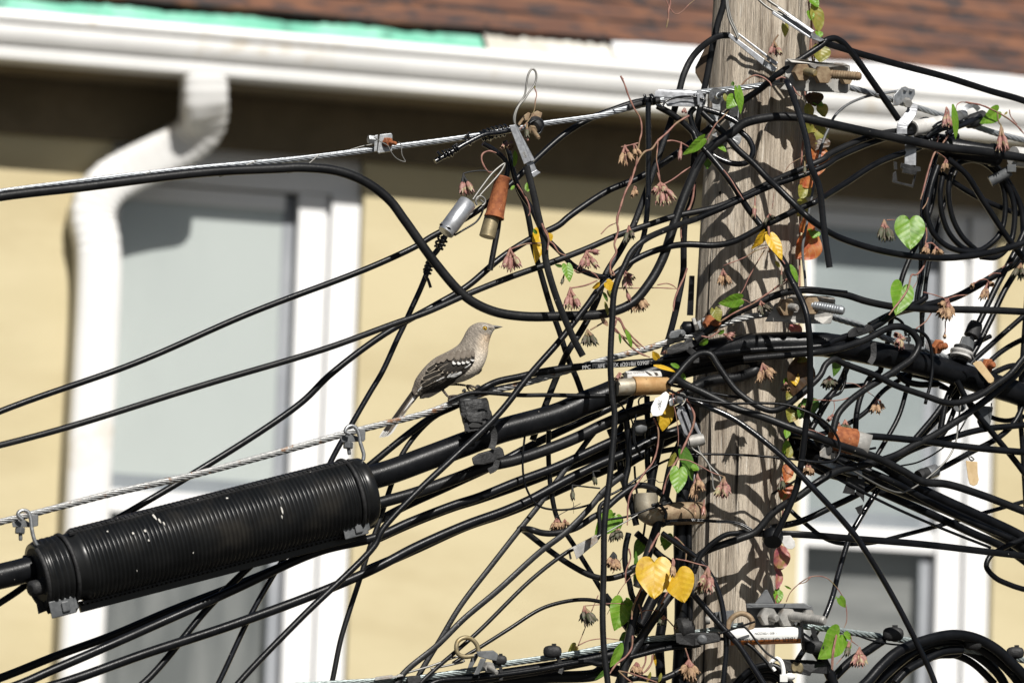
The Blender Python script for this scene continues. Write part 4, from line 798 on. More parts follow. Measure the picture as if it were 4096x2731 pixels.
# ---- shiny bracket at the pole
t = thing('wall_bracket', 'shiny folded aluminium bracket at the pole with a round washer bolt', 'bracket', 'A 820,1030')
def cplate(b):
    P_ = wp('A 570,1010 575,960 610,934 650,945 670,1000 685,1060', -4.2)
    fr_ = [(p, p+(pt('A 1060,1000', -3)-pt('A 640,980', -3))*1.0) for p in P_]
    V = np.array([q for a_ in fr_ for q in a_]); b.add(V, [(2*i, 2*i+1, 2*i+3, 2*i+2) for i in range(len(P_)-1)], 0, True)
    poly(b, 'A 600,932 930,938 1010,965 1040,985 1030,1120 700,1110 680,1060 660,990', -4.2, .003)
    poly(b, 'A 690,1075 1020,1080 1020,1118 705,1112', -4.5, .006)
part('plate', ALU, t, cplate)
part('latch', ALU, t, lambda b: (poly(b, 'A 980,975 1020,962 1022,938 1060,935 1068,1000 1080,1060 1105,1075 1095,1105 1050,1125 1025,1100', -5.2, .012), poly(b, 'A 1010,980 1040,980 1045,1100 1020,1100', -5.8, .006)))
part('washer', GAL, t, lambda b: b.lathe(pt('A 1225,1000', -2.5), pt('A 1215,1008', -3.0), [(0, .0135), (1, .0135)], 28, squash=.9), .0004)
part('bolt', GAL, t, lambda b: (hexnut(b, pt('A 1225,1010', -3), pt('A 1245,1000', -3.8), 30), threaded(b, pt('A 1240,998', -3.8), pt('A 1320,955', -5.5), 17, pitch=6)), 0)
part('hook_wire', BLKG, t, lambda b: (wire(b, 'A 590,1095 640,1120 690,1060 800,1020 900,1010 1020,1020 1100,1055 1080,1080', 9, -5.5), wraps(b, 'A 460,1050 480,1050', -2, 1.6, 44, 9), wraps(b, 'A 530,1050 560,1045', -2, 1.6, 44, 9)), 0)
part('rod', RUB, t, lambda b: wire(b, 'A 300,1120 420,1085 620,1050', 26, -1), 0)
t = thing('hanger_strap', 'shiny bent steel straps hanging behind the bracket on the pole', 'strap', 'A 1300,1250')
part('strap', GAL, t, lambda b: (band(b, 'A 1215,1060 1215,1150 1190,1240 1185,1330', .5, 16, 1.5), band(b, 'A 1405,1060 1400,1140 1395,1250 1415,1330 1420,1470 1380,1500', .5, 20, 1.5), band(b, 'A 1190,1400 1230,1470 1330,1500', .8, 10, 1.5)))
part('strap_band', RUB, t, lambda b: band(b, 'A 1440,1040 1400,1150 1390,1250', .2, 18, 1.5))
# ---- wedge clamps on top of the pole
t = thing('drop_clamp', 'twin silver channel clamp on the pole whose wire comes down from above', 'drop clamp', 'A 1600,550', 'wire drop clamps')
part('channel', ALU, t, lambda b: (poly(b, 'A 1345,362 1362,350 1722,620 1700,685 1340,385', -3, .004), poly(b, 'A 1418,345 1440,340 1770,590 1760,612', -3.2, .01), poly(b, 'A 1760,585 1862,655 1845,690 1740,625', -2.6, .006)))
part('wedge', GAL, t, lambda b: (poly(b, 'A 1715,625 1852,712 1830,752 1792,748 1705,690', -2.2, .006),))
for q, wd in (('A 1318,-60 1325,60 1350,200 1400,310 1440,400', 10), ('A 1330,-60 1340,60 1372,200 1425,320 1450,390', 8)): part('bail', STN, t, lambda b: wire(b, q, wd, -3.3), 0)
t = thing('drop_clamp', 'long silver channel clamp leaning across the pole top edge', 'drop clamp', 'A 2000,220', 'wire drop clamps')
part('channel', ALU, t, lambda b: (poly(b, 'A 1800,128 1812,118 2200,385 2195,405 1800,150', -4.5, .003), poly(b, 'A 1840,72 1870,78 2248,325 2215,345', -4.6, .006), poly(b, 'A 1870,110 2220,330 2195,395 1830,140', -3.4, .003)))
part('wedge', GAL, t, lambda b: poly(b, 'A 2215,335 2352,420 2300,440 2195,400', -3, .006))
for q, wd in (('A 1600,-60 1660,0 1740,70 1905,165', 10), ('A 1700,-60 1760,5 1900,100 2100,240', 12)): part('bail', STN, t, lambda b: wire(b, q, wd, -4), 0)
# ---- three bolted plates
def bolted_plate(label, at, plate, top, nuts, bolts, m, mb):
    t = thing('bolted_plate', label, 'bolted plate', at, 'bolted strand plates')
    part('plate', m, t, lambda b: poly(b, plate[0], plate[1], .012), .0015)
    if top: part('lip', m, t, lambda b: poly(b, top[0], top[1], .014), .001)
    for (c, o, w) in nuts: part('nut', mb, t, lambda b: hexnut(b, pt(c, o), pt(c, o-1.5)+RT*.006, w), .0006)
    for (A_, oa, B2, ob, w, mm) in bolts: part('bolt', mm, t, lambda b: threaded(b, pt(A_, oa), pt(B2, ob), w), 0)
bolted_plate('rusty brown bolted plate high on the pole with a long threaded bolt', 'B 300,800', ('A 1935,625 2050,618 2120,650 B 480,668 538,690 532,940 500,978 380,965 -90,948 -200,935 A 1930,880', -2.5),
    ('A 1945,615 2100,622 B 200,648 470,660 535,690 470,690 200,672 -80,655', -4.2), [('A 2085,760', -2.6, 76), ('B 225,785', -2.6, 76), ('B 470,830', -2.6, 46)],
    [('A 2120,745', -3.2, 'A 2250,765', -6.0, 34, BRS), ('B 280,775', -3.4, 'B 648,800', -9.5, 38, BRW)], GALD, BRW)
bolted_plate('bolted plate at mid pole whose long thread shines beside a rusty hex nut', 'H 150,620', ('G 1725,748 1790,640 1830,560 1900,535 2020,470 2352,480 H 300,480 375,500 378,560 355,690 335,770 250,772 -100,765 G 2200,768 1900,750', -2.5),
    ('H 190,485 375,500 382,545 200,530', -4), [('G 1925,600', -2.6, 76), ('H 100,580', -2.6, 80)],
    [('G 1955,590', -3.2, 'G 2060,605', -5.2, 32, GALD), ('H 130,575', -3.4, 'H 470,635', -9.0, 40, STR)], GALD, BRW)
bolted_plate('grey bolted plate low on the pole beside the white tube', 'K 1850,870', ('K 1525,745 1560,735 2130,738 2215,760 2230,800 2225,880 2100,960 1990,985 1620,1000 1540,870', -2.2),
    ('K 1525,740 2135,735 2215,765 2190,790 1600,775', -4.2), [('K 1730,870', -2.6, 78), ('K 1930,880', -2.6, 80), ('K 2150,860', -2.6, 50)],
    [('K 1760,870', -3.2, 'K 1850,890', -5.2, 34, GALD), ('K 1975,865', -3.4, 'K 2352,920', -9.0, 42, GALD)], GPL, GALD)
solo('triangular_bracket', 'grey triangular steel gusset standing above the lowest bolted plate', 'bracket', GPL, lambda b: poly(b, 'K 1725,592 1750,592 1822,735 1615,737', -1.6, .008))
t = thing('eye_bolt', 'rust stained eye bolt and small plate beside the white tube', 'eye bolt', 'K 1400,900')
part('plate', GPL, t, lambda b: (poly(b, 'K 1185,830 1250,822 1400,805 1402,850 1390,980 1250,1000 1195,990', -1.2, .01), poly(b, 'K 1240,820 1260,818 1260,990 1240,990', -2, .008)))
part('eye', BRW, t, lambda b: wire(b, 'K 1330,1010 1350,930 1400,870 1480,840 1560,870 1595,930 1575,1000 1530,1030', 22, -4), 0)
part('stud', GALD, t, lambda b: b.lathe(pt('K 1150,910', -2), pt('K 1100,912', -2), [(0, .006), (.8, .007), (1, .005)], 12), 0)
# ---- clip and strap right of the pole
t = thing('strand_clip', 'galvanised clip with a bent steel strap hooked on the strand near the coil', 'strand clip', 'B 1100,1050')
part('clip', GAL, t, lambda b: (poly(b, 'B 985,1105 990,1000 1060,920 1110,905 1150,925 1210,935 1215,985 1170,1070 1130,1030 1085,1075 1035,1105', -2.5, .02), poly(b, 'B 1100,930 1130,925 1130,950 1105,955', -3.2, .01), poly(b, 'B 1160,940 1190,940 1190,958 1165,960', -3.2, .01)))
part('bolt', GALD, t, lambda b: hexnut(b, pt('B 1125,1060', -2.5), pt('B 1145,1085', -4.5), 36))
part('strap', ALU, t, lambda b: (band(b, 'B 1190,1090 1180,1160 1130,1240 1080,1310 1075,1400', -3.5, 21, 1.5), band(b, 'E 1140,130 1165,200 1165,300 1162,420', -2.5, 23, 1.5)))
part('hook', GAL, t, lambda b: wire(b, 'B 1070,945 960,965 850,985 800,990', 9, -2), 0)
t = thing('buckle', 'black plastic buckle hanging under the bent steel strap', 'buckle', 'E 1130,520')
part('body', RUB, t, lambda b: (poly(b, 'E 1085,440 1235,480 1225,525 1080,500', -3.5, .014), poly(b, 'E 1065,395 1215,430 1270,440 1275,485 1240,490 1060,450', -2.8, .012), poly(b, 'E 990,380 1025,390 1030,470 995,465', -2.6, .01)))
part('frame', RUB, t, lambda b: (poly(b, 'E 985,500 1015,480 1030,590 1180,625 1210,520 1225,530 1195,655 975,600', -2.6, .012),))
t = thing('splice_tube', 'dirty white plastic tube and spring splice in the tangle by the coil', 'splice', 'B 1300,1320')
part('tube', DRT, t, lambda b: b.lathe(pt('B 1190,1345', -1.5), pt('B 1480,1290', 0), [(0, .0118), (.03, .0130), (1, .0125)], 24), 0)
part('bore', INK, t, lambda b: b.lathe(pt('B 1184,1346', -1.53), pt('B 1192,1345', -1.49), [(0, .0092), (1, .0092)], 20), 0)
part('spring', BLKG, t, lambda b: wraps(b, 'E 1225,215 1300,195 1420,165', -1, 7, 34, 12), 0)
part('gel_seal', BLKG, t, lambda b: [wire(b, q, w_, o_) for q, w_, o_ in [('B 1210,1420 1300,1440 1400,1400 1500,1350 1600,1330', 20, -1), ('B 1330,1440 1420,1360 1520,1300 1620,1290', 18, -2), ('B 1550,1400 1650,1330 1750,1290 1900,1220', 26, -1), ('B 1400,1330 1450,1290 1560,1250', 10, -3), ('B 1300,1450 1400,1420 1550,1440 1660,1420', 24, 0), ('B 1250,1260 1320,1235 1365,1245', 10, -1)]], 0)
t = thing('splice_tube', 'curled clear plastic sheath over the strand behind the green leaf', 'splice', 'B 1850,1250')
part('sheath', GAL, t, lambda b: (band(b, 'B 1700,1190 1760,1120 1830,1105 1880,1150', -1, 10, 2), b.lathe(pt('B 1670,1210', -2), pt('B 1720,1200', -1), [(0, .008), (1, .008)], 16)), 0)
part('wrap', RUB, t, lambda b: b.lathe(pt('B 1760,1290', 0), pt('B 1930,1220', 0), [(0, .009), (.3, .012), (1, .011)], 16), 0)
solo('cable_sleeve', 'black sleeve with a pale end on the S cable beyond the hanging coil', 'cable sleeve', BLK, lambda b: (b.lathe(pt('E 1480,225', -2), pt('E 2060,320', -2), [(0, .012), (.02, .0165), (.9, .0165), (.92, .019), (1, .019)], 20),), 0)
solo('cable_sleeve', 'dirty white cable sleeve at the far edge beyond the hanging coil', 'cable sleeve', DRT, lambda b: b.lathe(pt('E 2240,330', -2), pt('E 2420,350', -2), [(0, .0165), (1, .0165)], 20), 0)
# ---- middle of the pole
t = thing('strand_clamp', 'white painted strand clamp with a rusty nut in front of the pole', 'strand clamp', 'G 1130,790', 'strand clamps')
part('plate', GAL, t, lambda b: (poly(b, 'G 1065,715 1185,690 1210,735 1225,840 1218,860 1105,892 1095,870', -2.4, .014), poly(b, 'G 1010,750 1050,730 1080,830 1045,840', -1.8, .02)))
part('bolt', RUS, t, lambda b: (hexnut(b, pt('G 1155,768', -2.5), pt('G 1185,762', -4), 72), threaded(b, pt('G 1180,762', -4), pt('G 1245,758', -6), 28, pitch=6)), 0)
part('nut', GALD, t, lambda b: hexnut(b, pt('G 1010,770', -1), pt('G 975,780', -1), 60))
t = thing('cable_spacer', 'black rubber saddle and grey cap strapping trunk to the strand', 'cable spacer', 'G 840,960')
part('saddle', RUB, t, lambda b: poly(b, 'G 700,1030 760,990 850,960 880,965 900,930 960,905 975,940 1000,935 1022,1000 930,1040 830,1075 720,1098 690,1070', -3.6, .03), .002)
part('cap', GPL, t, lambda b: (poly(b, 'G 722,890 740,850 830,825 880,835 900,865 895,895 780,925 725,930', -1.8, .024), poly(b, 'G 830,880 850,835 880,860 870,890', -2.6, .004)), .002)
part('strap', RUB, t, lambda b: band(b, 'G 920,1030 960,1065 1000,1100 1005,1180', -3.8, 12, 1.5))
part('knob', BLK, t, lambda b: b.lathe(pt('G 850,830', 0), pt('G 990,800', 0), [(0, .006), (.3, .012), (1, .009)], 16), 0)
solo('steel_plate', 'black plate sticking out behind the shaded side of the pole', 'plate', BLK, lambda b: poly(b, 'G 935,268 990,268 975,684 910,682', 9, .02))
solo('pole_wedge', 'dark folded rusty metal lug on the shaded side of the pole top', 'bracket', LBR, lambda b: (poly(b, 'A 1140,420 1150,560 1110,760 1075,890 1000,760 1000,700 1050,600', 2, .02),), .001)
# ---- rusty conduit by the tag
t = thing('conduit', 'short tan rusted tin conduit with an open end in front of the pole', 'conduit', 'I 430,120')
part('tube', RUL, t, lambda b: b.lathe(pt('I 345,115', -4), pt('I 712,108', -4), [(0, .0125), (.0, .0150), (.02, .0152), (.95, .0140), (.99, .0128), (1, .0095)], 24), 0)
part('sleeve', TIN, t, lambda b: b.lathe(pt('I 165,128', -3.8), pt('I 350,116', -3.8), [(0, .0134), (1, .0134)], 24), 0)
part('bore', INK, t, lambda b: b.lathe(pt('I 160,129', -3.9), pt('I 166,128', -3.8), [(0, .0126), (1, .0126)], 20), 0)
part('lining', DRT, t, lambda b: b.lathe(pt('I 265,20', -2), pt('I 628,18', -2), [(0, .008), (.02, .0095), (.98, .0095), (1, .008)], 18), 0)
part('twist_wire', RUS, t, lambda b: (wire(b, 'I 710,110 750,80 800,68 850,85 870,130 840,170 760,200 720,190', 6, -5), wire(b, 'I 720,90 790,85 840,105 860,150 800,190', 5, -4)), 0)
def tag_plate(name, label, outline, o, m, txt, tx_at, rdir, udir, h, mt=INK, extra=None):
    t = thing(name, label, 'tag', outline.split()[0]+' '+outline.split()[1])
    part('plate', m, t, lambda b: poly(b, outline, o, .003), .0008)
    if txt: part('lettering', mt, t, lambda b: text_on(b, txt, pt(tx_at, o), rdir, udir, h, lift=.0006), 0)
    if extra: part('hanger', STN, t, lambda b: wire(b, extra, 6, o), 0)
    return t
tag_plate('number_tag', 'bright white plastic tag stamped with numbers in front of a yellow leaf', 'I 650,195 690,170 722,200 720,240 690,340 650,415 600,430 550,425 530,380 535,330 580,240 620,225', -8, WHT, '79564', 'I 612,325', -RT*.22-UP*.97, RT*.97-UP*.22, .0085, GPL)
t = thing('drop_clamp', 'silver wedge clamp hanging upside down by the white tag, wire loop below', 'drop clamp', 'I 900,480', 'wire drop clamps')
part('channel', ALU, t, lambda b: (poly(b, 'I 818,345 855,320 885,335 975,570 960,610 905,632 880,610 800,400', -6, .004), poly(b, 'I 850,360 865,355 955,590 940,600', -6.6, .004), poly(b, 'I 905,290 945,330 1000,480 1040,580 1092,665 1070,690 1020,610 965,520', -5, .005)))
part('latch', GAL, t, lambda b: (poly(b, 'I 718,265 745,240 830,228 848,262 842,290 730,330', -5.5, .012), hexnut(b, pt('I 810,255', -5.6), pt('I 835,258', -7), 34)))
part('wedge', GALD, t, lambda b: (b.lathe(pt('I 930,700', -5), pt('I 1085,668', -5), [(0, .010), (.6, .0105), (1, .0085)], 16), poly(b, 'I 910,690 935,650 1040,645 1060,680 1000,730 925,735', -5.6, .006)))
part('bail', STN, t, lambda b: (wire(b, 'I 940,720 970,770 1050,825 1120,900 1150,980 1175,1070 1180,1150 1195,1195 1230,1190 1255,1150 1258,1080 1230,1030 1160,960 1100,880 1050,810 1015,710', 8, -5.5), wire(b, 'I 835,190 880,200 895,240 870,300 800,345', 8, -6)), 0)
solo('coupling', 'small grey coupling knob in the tangle below the white tag', 'coupling', GPL, lambda b: (b.lathe(pt('I 340,560', 2), pt('I 470,545', 2), [(0, .004), (.1, .009), (.5, .012), (1, .008)], 18), poly(b, 'I 350,470 475,460 480,520 360,540', 3, .012)), .001)
t = thing('angle_bolt', 'brown iron angle bolt with a bent head in the tangle beside the pole', 'eye bolt', 'I 600,1420')
part('head', TIN, t, lambda b: b.tube(smooth_path(wp('I 475,1240 478,1330 480,1390 520,1430 620,1470', 1), .004), .0195, 0, 14), .002)
part('shank', BRW, t, lambda b: b.lathe(pt('I 560,1450', 1), pt('I 1075,1440', 1), [(0, .019), (.35, .019), (.4, .0185), (1, .0175)], 18), 0)
part('ring', BLKG, t, lambda b: wire(b, 'I 540,1360 590,1350 650,1380 690,1440 680,1500', 12, -2), 0)
t = thing('drop_clamp', 'grey folded channel clamp on the thin drop above the eye hook', 'drop clamp', 'M 1870,350', 'wire drop clamps')
part('channel', GALD, t, lambda b: (poly(b, 'M 1775,362 1985,245 2000,300 1805,460', -3.2, .003), poly(b, 'M 1725,375 1985,238 1988,250 1775,366', -3.2, .016), poly(b, 'M 1728,378 1745,372 1765,455 1745,462', -1.2, .004)))
part('bail', STN, t, lambda b: (wire(b, 'M 1990,280 1985,262 2060,225 2250,120 2352,60', 6, -3),), 0)
# ---- taped spacer, straps and U-bolts left of the pole
t = thing('cable_spacer', 'tattered tape wrapped spacer block between strand and trunk under the bird', 'cable spacer', 'R 1250,1150')
def spacer(b):
    P_ = [(1060, 1040, 1390, 1010, 0), (1050, 1100, 1405, 1060, .4), (1062, 1190, 1425, 1150, 0), (1075, 1215, 1440, 1180, .35), (1085, 1290, 1455, 1220, 0), (1108, 1330, 1440, 1300, .3), (1116, 1425, 1432, 1352, 0)]
    V = []; n = 18
    for (x0, y0, x1, y1, o) in P_:
        A_, B2 = pt('R %g,%g' % (x0, y0), -1), pt('R %g,%g' % (x1, y1), -1); c = (A_+B2)/2; h = (B2-A_)/2*(1+o*.05)
        for j in range(n):
            th = 2*math.pi*j/n; rr_ = (abs(math.cos(th))**4+abs(math.sin(th))**4)**-.25
            V.append(c+h*math.cos(th)*rr_*.97+F*math.sin(th)*rr_*.022*(1+o*.1)+UP*.0015*math.sin(th*5+x0))
    k = len(P_); b.add(np.array(V), [(i*n+j, i*n+(j+1) % n, (i+1)*n+(j+1) % n, (i+1)*n+j) for i in range(k-1) for j in range(n)]+[list(range(n))[::-1], list(range((k-1)*n, k*n))], 0, False)
TAPE = mat('tattered_tape', (.010, .010, .0105), (.040, .040, .041), rough=.55, nscale=70, bump=1.0, bscale=150, stretch=(1, 1, 1.6))
part('block', TAPE, t, spacer, .0012)
part('cap', RUB, t, lambda b: (poly(b, 'R 1080,940 1095,905 1130,895 1140,940', -1.5, .02), poly(b, 'R 1240,870 1270,850 1308,862 1312,930 1250,935', 0, .02)), .002)
part('tear', INK, t, lambda b: (poly(b, 'R 1150,1340 1210,1300 1290,1310 1335,1340 1290,1362 1200,1362', -3.7, .006),))
for i, q in enumerate(['R 1140,1220 1175,1215 1200,1260 1250,1270 1330,1275 1340,1300 1270,1290 1180,1290 1150,1260', 'R 1120,1305 1150,1300 1170,1350 1180,1385 1290,1370 1310,1385 1180,1402 1118,1400', 'R 1065,1190 1100,1180 1150,1190 1100,1205 1080,1230', 'R 1290,1110 1330,1100 1410,1102 1410,1108 1340,1112 1310,1125', 'R 1340,1215 1380,1205 1445,1200 1445,1207 1385,1214 1355,1225']): part('torn_tape', RUB, t, lambda b: poly(b, q, -3.7-.1*i, .003), 0)
t = thing('cable_strap', 'black rubber strap with a block below the trunk, under the taped spacer', 'cable strap', 'S 1470,340')
part('block', RUB, t, lambda b: (poly(b, 'S 1345,355 1400,320 1480,298 1560,265 1590,285 1607,350 1545,368 1530,385 1440,408 1358,410', -3.2, .03),), .002)
part('band', RUB, t, lambda b: (band(b, 'S 1498,110 1520,160 1520,220 1500,285', -3.6, 13, 1.5), band(b, 'S 1545,370 1530,430 1480,460', -3.2, 12, 1.5)))
def ubolt(label, u, plate, nut, stud, hook):
    t = thing('strand_hanger', label, 'strand hanger', u.split()[0]+' '+u.split()[1], 'strand hangers at the ribbed sleeve')
    part('hook_bolt', GAL, t, lambda b: wire(b, u+' '+hook, 15, -2.6), 0)
    part('plate', GPL, t, lambda b: [poly(b, q, -1.6, .012) for q in plate])
    part('nut', GPL, t, lambda b: hexnut(b, pt(nut[0], -1), pt(nut[1], -1), 40))
    part('stud', GPL, t, lambda b: threaded(b, pt(stud[0], -1), pt(stud[1], -1), 16, pitch=5), 0)
ubolt('steel hook clamp where the sleeve begins', 'N 175,935 140,900 150,875 185,862 220,875 240,930', ['N 92,960 170,925 228,960 235,995 100,995', 'N 240,900 290,893 297,905 295,985 240,998'], ('N 158,998', 'N 155,1045'), ('N 160,1040', 'N 162,1100'), '248,1000 265,1080 290,1135 335,1158')
ubolt('steel hook clamp where the sleeve ends below the bird', 'S 390,165 355,150 370,115 405,102 440,122 465,180', ['S 315,195 380,160 470,195 505,225 330,232', 'S 465,130 505,128 512,145 510,215 470,225'], ('S 378,232', 'S 376,280'), ('S 380,275', 'S 388,330'), '472,230 490,290 500,330 495,372')
# ---- ribbed sleeve
t = thing('ribbed_sleeve', 'big black ribbed plastic sleeve around the trunk cable in front of the window', 'cable sleeve', 'N 1300,1080')
A_, B2 = pt('X 150,2302', -.3), pt('X 1466,1964', -.3); ax = B2-A_; LN = np.linalg.norm(ax); up_ = nrm(UP-np.dot(UP, nrm(ax))*nrm(ax)); bb_ = np.cross(nrm(ax), up_)
def sleeve(b):
    prof = []; Rr = .0575
    nr_ = 66
    def pr(tq, r): prof.append((tq, r))
    pr(0, Rr*.74); pr(.0, Rr*.86); pr(.010, Rr*.90); 
    for k in range(4):
        for q, r in ((0, .86), (.35, .93), (.65, .93), (.98, .86)): pr(.012+(k+q)*.016, Rr*r)
    pr(.080, Rr*.88); pr(.110, Rr*.9); pr(.118, Rr*.965)
    for k in range(nr_):
        f = k/nr_; s_ = 1-.05*max(0, (f-.93)/.07)
        for q, r in ((0, .955), (.22, .985), (.38, 1.0), (.62, 1.0), (.78, .985), (.99, .955)): pr(.12+.845*(k+q)/nr_, Rr*r*s_)
    pr(.968, Rr*.93); pr(.972, Rr*.95); pr(.994, Rr*.93); pr(1, Rr*.86); pr(1, Rr*.3)
    n = 56; a = np.linspace(0, 2*math.pi, n, endpoint=False); V = []
    for (q, r) in prof: V.append(A_+ax*q+r*(np.cos(a)[:, None]*up_+np.sin(a)[:, None]*bb_))
    V = np.vstack(V); k = len(prof)
    b.add(V, [(i*n+j, i*n+(j+1) % n, (i+1)*n+(j+1) % n, (i+1)*n+j) for i in range(k-1) for j in range(n)], 0, True)
SLV = mat('ribbed_black_plastic', (.006, .0065, .007), (.011, .0115, .012), rough=.32, spec=.35, nscale=20, bump=.05, specks=(42, .13, .93, (.5, .46, .42)), c3=(.024, .022, .019), s3=14, t3=(.5, .75))
body = part('body', SLV, t, sleeve, 0)
def seam(b, ang, off, w, n=62):
    for k in range(n):
        q = .10+.86*k/n; c = A_+ax*(q+.006)+(.0575+off)*(math.cos(ang)*up_+math.sin(ang)*bb_); rad = math.cos(ang)*up_+math.sin(ang)*bb_; tan = np.cross(nrm(ax), rad)
        b.box(c, nrm(ax)*LN*.0035, rad*.0022, tan*w)
    c = A_+ax*.53+(.0575+off-.0015)*(math.cos(ang)*up_+math.sin(ang)*bb_); rad = math.cos(ang)*up_+math.sin(ang)*bb_; b.box(c, ax*.43, rad*.0016, np.cross(nrm(ax), rad)*w*1.5)
part('toothed_seam', RUB, t, lambda b: (seam(b, .35, .0005, .0035), seam(b, math.pi-.25, .001, .004)), 0)
part('flange', SLV, t, lambda b: (lambda an: b.box(A_+ax*.53+(.0575+.004)*(math.cos(an)*up_+math.sin(an)*bb_), ax*.435, (math.cos(an)*up_+math.sin(an)*bb_)*.0085, np.cross(nrm(ax), math.cos(an)*up_+math.sin(an)*bb_)*.004))(math.pi-.1), .001)
part('mouth', INK, t, lambda b: b.lathe(A_-ax*.0005, A_+ax*.004, [(0, .0430), (1, .0430)], 40), 0)
part('lip', RUB, t, lambda b: (b.tube(np.array([A_+.046*(math.cos(q)*up_+math.sin(q)*bb_) for q in np.linspace(.5, 2*math.pi-.9, 50)]), .0045, 0, 8), b.lathe(pt('N 350,1450', -3), pt('N 420,1440', -2), [(0, .010), (.1, .014), (1, .014)], 18)), 0)
part('inner_cable', RUB, t, lambda b: b.lathe(pt('N 240,1480', -2.5), pt('N 400,1440', -1), [(0, .006), (.05, .012), (1, .012)], 18), 0)
for nm, q0 in (('strap', .083), ('strap', .945)):
    part(nm, RUB, t, lambda b: b.tube(np.array([A_+ax*q0+.0535*(1.045 if q0 > .5 else .97)*(math.cos(q)*up_+math.sin(q)*bb_) for q in np.linspace(0, 2*math.pi, 60)]), .0035, 0, 8, False), 0)
for c in ('S 435,905', 'T 395,825'):
    part('buckle', GPL, t, lambda b: (lambda p: (b.box(p, nrm(ax)*.020, up_*.013, F*.012), b.box(p+nrm(ax)*.006-F*.013, nrm(ax)*.006, up_*.008, F*.003), b.box(p+nrm(ax)*.018+up_*.006, nrm(ax)*.006, up_*.014, F*.010)))(pt(c, -2)), .0015)
for q in ['T 222,770 240,870 290,850 300,870 345,860 330,820', 'T 450,830 480,852 500,820 560,805 540,795 470,800', 'T 965,715 985,735 1000,715 1070,700 1060,690', 'T 1490,585 1520,572 1570,585 1600,560 1540,560', 'T 1950,455 2000,440 2060,425 2090,400 2050,405', 'T 2115,395 2150,355 2160,390']: part('torn_edge', RUB, t, lambda b: poly(b, q, -.5, .003), 0)
DROP = mat('pale_droppings', (.42, .40, .36), (.62, .60, .56), rough=.8, nscale=300)
def splat(b):
    for q, an, ln, wd in [(.345, .62, .020, .005), (.352, .80, .014, .004), (.36, .92, .010, .003), (.265, .98, .006, .005), (.30, 1.0, .007, .005), (.30, 1.28, .005, .004), (.70, 1.38, .016, .004), (.695, 1.55, .008, .003), (.71, 1.05, .006, .002), (.565, .62, .005, .005), (.20, .72, .004, .004), (.49, .35, .004, .004), (.83, .4, .005, .004), (.42, 1.9, .004, .003), (.25, 2.0, .005, .002)]:
        rad = math.cos(an)*up_-math.sin(an)*bb_ if np.dot(bb_, F) > 0 else math.cos(an)*up_+math.sin(an)*bb_
        tan = np.cross(nrm(ax), rad); c = A_+ax*q+rad*.0580; a7 = np.linspace(0, 2*math.pi, 9, endpoint=False)
        ring = np.array([c+tan*ln*.36*math.cos(t7)*(1+.25*math.sin(3*t7+q*40))+nrm(ax)*wd*.36*math.sin(t7) for t7 in a7]); b.add(np.vstack([ring, ring.mean(0)+rad*.0008]), [(i, (i+1) % 9, 9) for i in range(9)], 0, True)
part('droppings', DROP, t, splat, 0)
# ---- eye hook clamp at the bottom
t = thing('strand_clamp', 'grey strand clamp with an eye hook at the bottom of the fan of drops', 'strand clamp', 'M 980,1380', 'strand clamps')
part('hook', BRS, t, lambda b: wire(b, 'M 930,1290 910,1220 860,1170 800,1160 745,1190 728,1250 745,1305 800,1330 880,1322', 18, -2.5), 0)
part('plate', GPL, t, lambda b: (poly(b, 'M 905,1285 1060,1275 1105,1310 1090,1370 1040,1360 960,1340 925,1330', -3.4, .01), poly(b, 'M 945,1345 1000,1350 970,1420 930,1490 880,1495 915,1420', -3.6, .008), poly(b, 'M 870,1320 910,1300 925,1330 870,1430 830,1435', -2, .01)), .0012)
part('nut', GALD, t, lambda b: hexnut(b, pt('M 1010,1420', -3.6), pt('M 1030,1430', -5), 44))
part('bolt', GALD, t, lambda b: threaded(b, pt('M 1025,1428', -5), pt('M 1090,1475', -8), 21, pitch=6), 0)
mushroom_tie('M 1590,1285', 'M 1620,1310 1660,1380 1670,1440 1655,1480', label='black cable tie head on the bluish strand beside the folded leaf')
mushroom_tie('M 1115,1360', 'M 1110,1390 1130,1450 1130,1540', label='black cable tie head pressed against the eye hook clamp', s=.8)
mushroom_tie('L 985,1055', None, label='black cable tie head on the bluish strand near the big coil', s=1.15)
mushroom_tie('L 160,1190', 'L 200,1150 160,1060 140,980', label='black cable tie head under the white tube end', s=1.1)
# black block on strand M 280-410
solo('cable_clip', 'small black clip over the bluish strand at its cut end', 'cable clip', RUB, lambda b: (poly(b, 'M 285,1515 405,1500 412,1562 300,1580', -2.5, .02),))
solo('bracket_bar', 'grey bar lying along the bluish strand at the bottom edge', 'bar', GALD, lambda b: (poly(b, 'M 0,1515 150,1495 165,1505 250,1490 255,1505 150,1525 0,1545', -2, .012),))
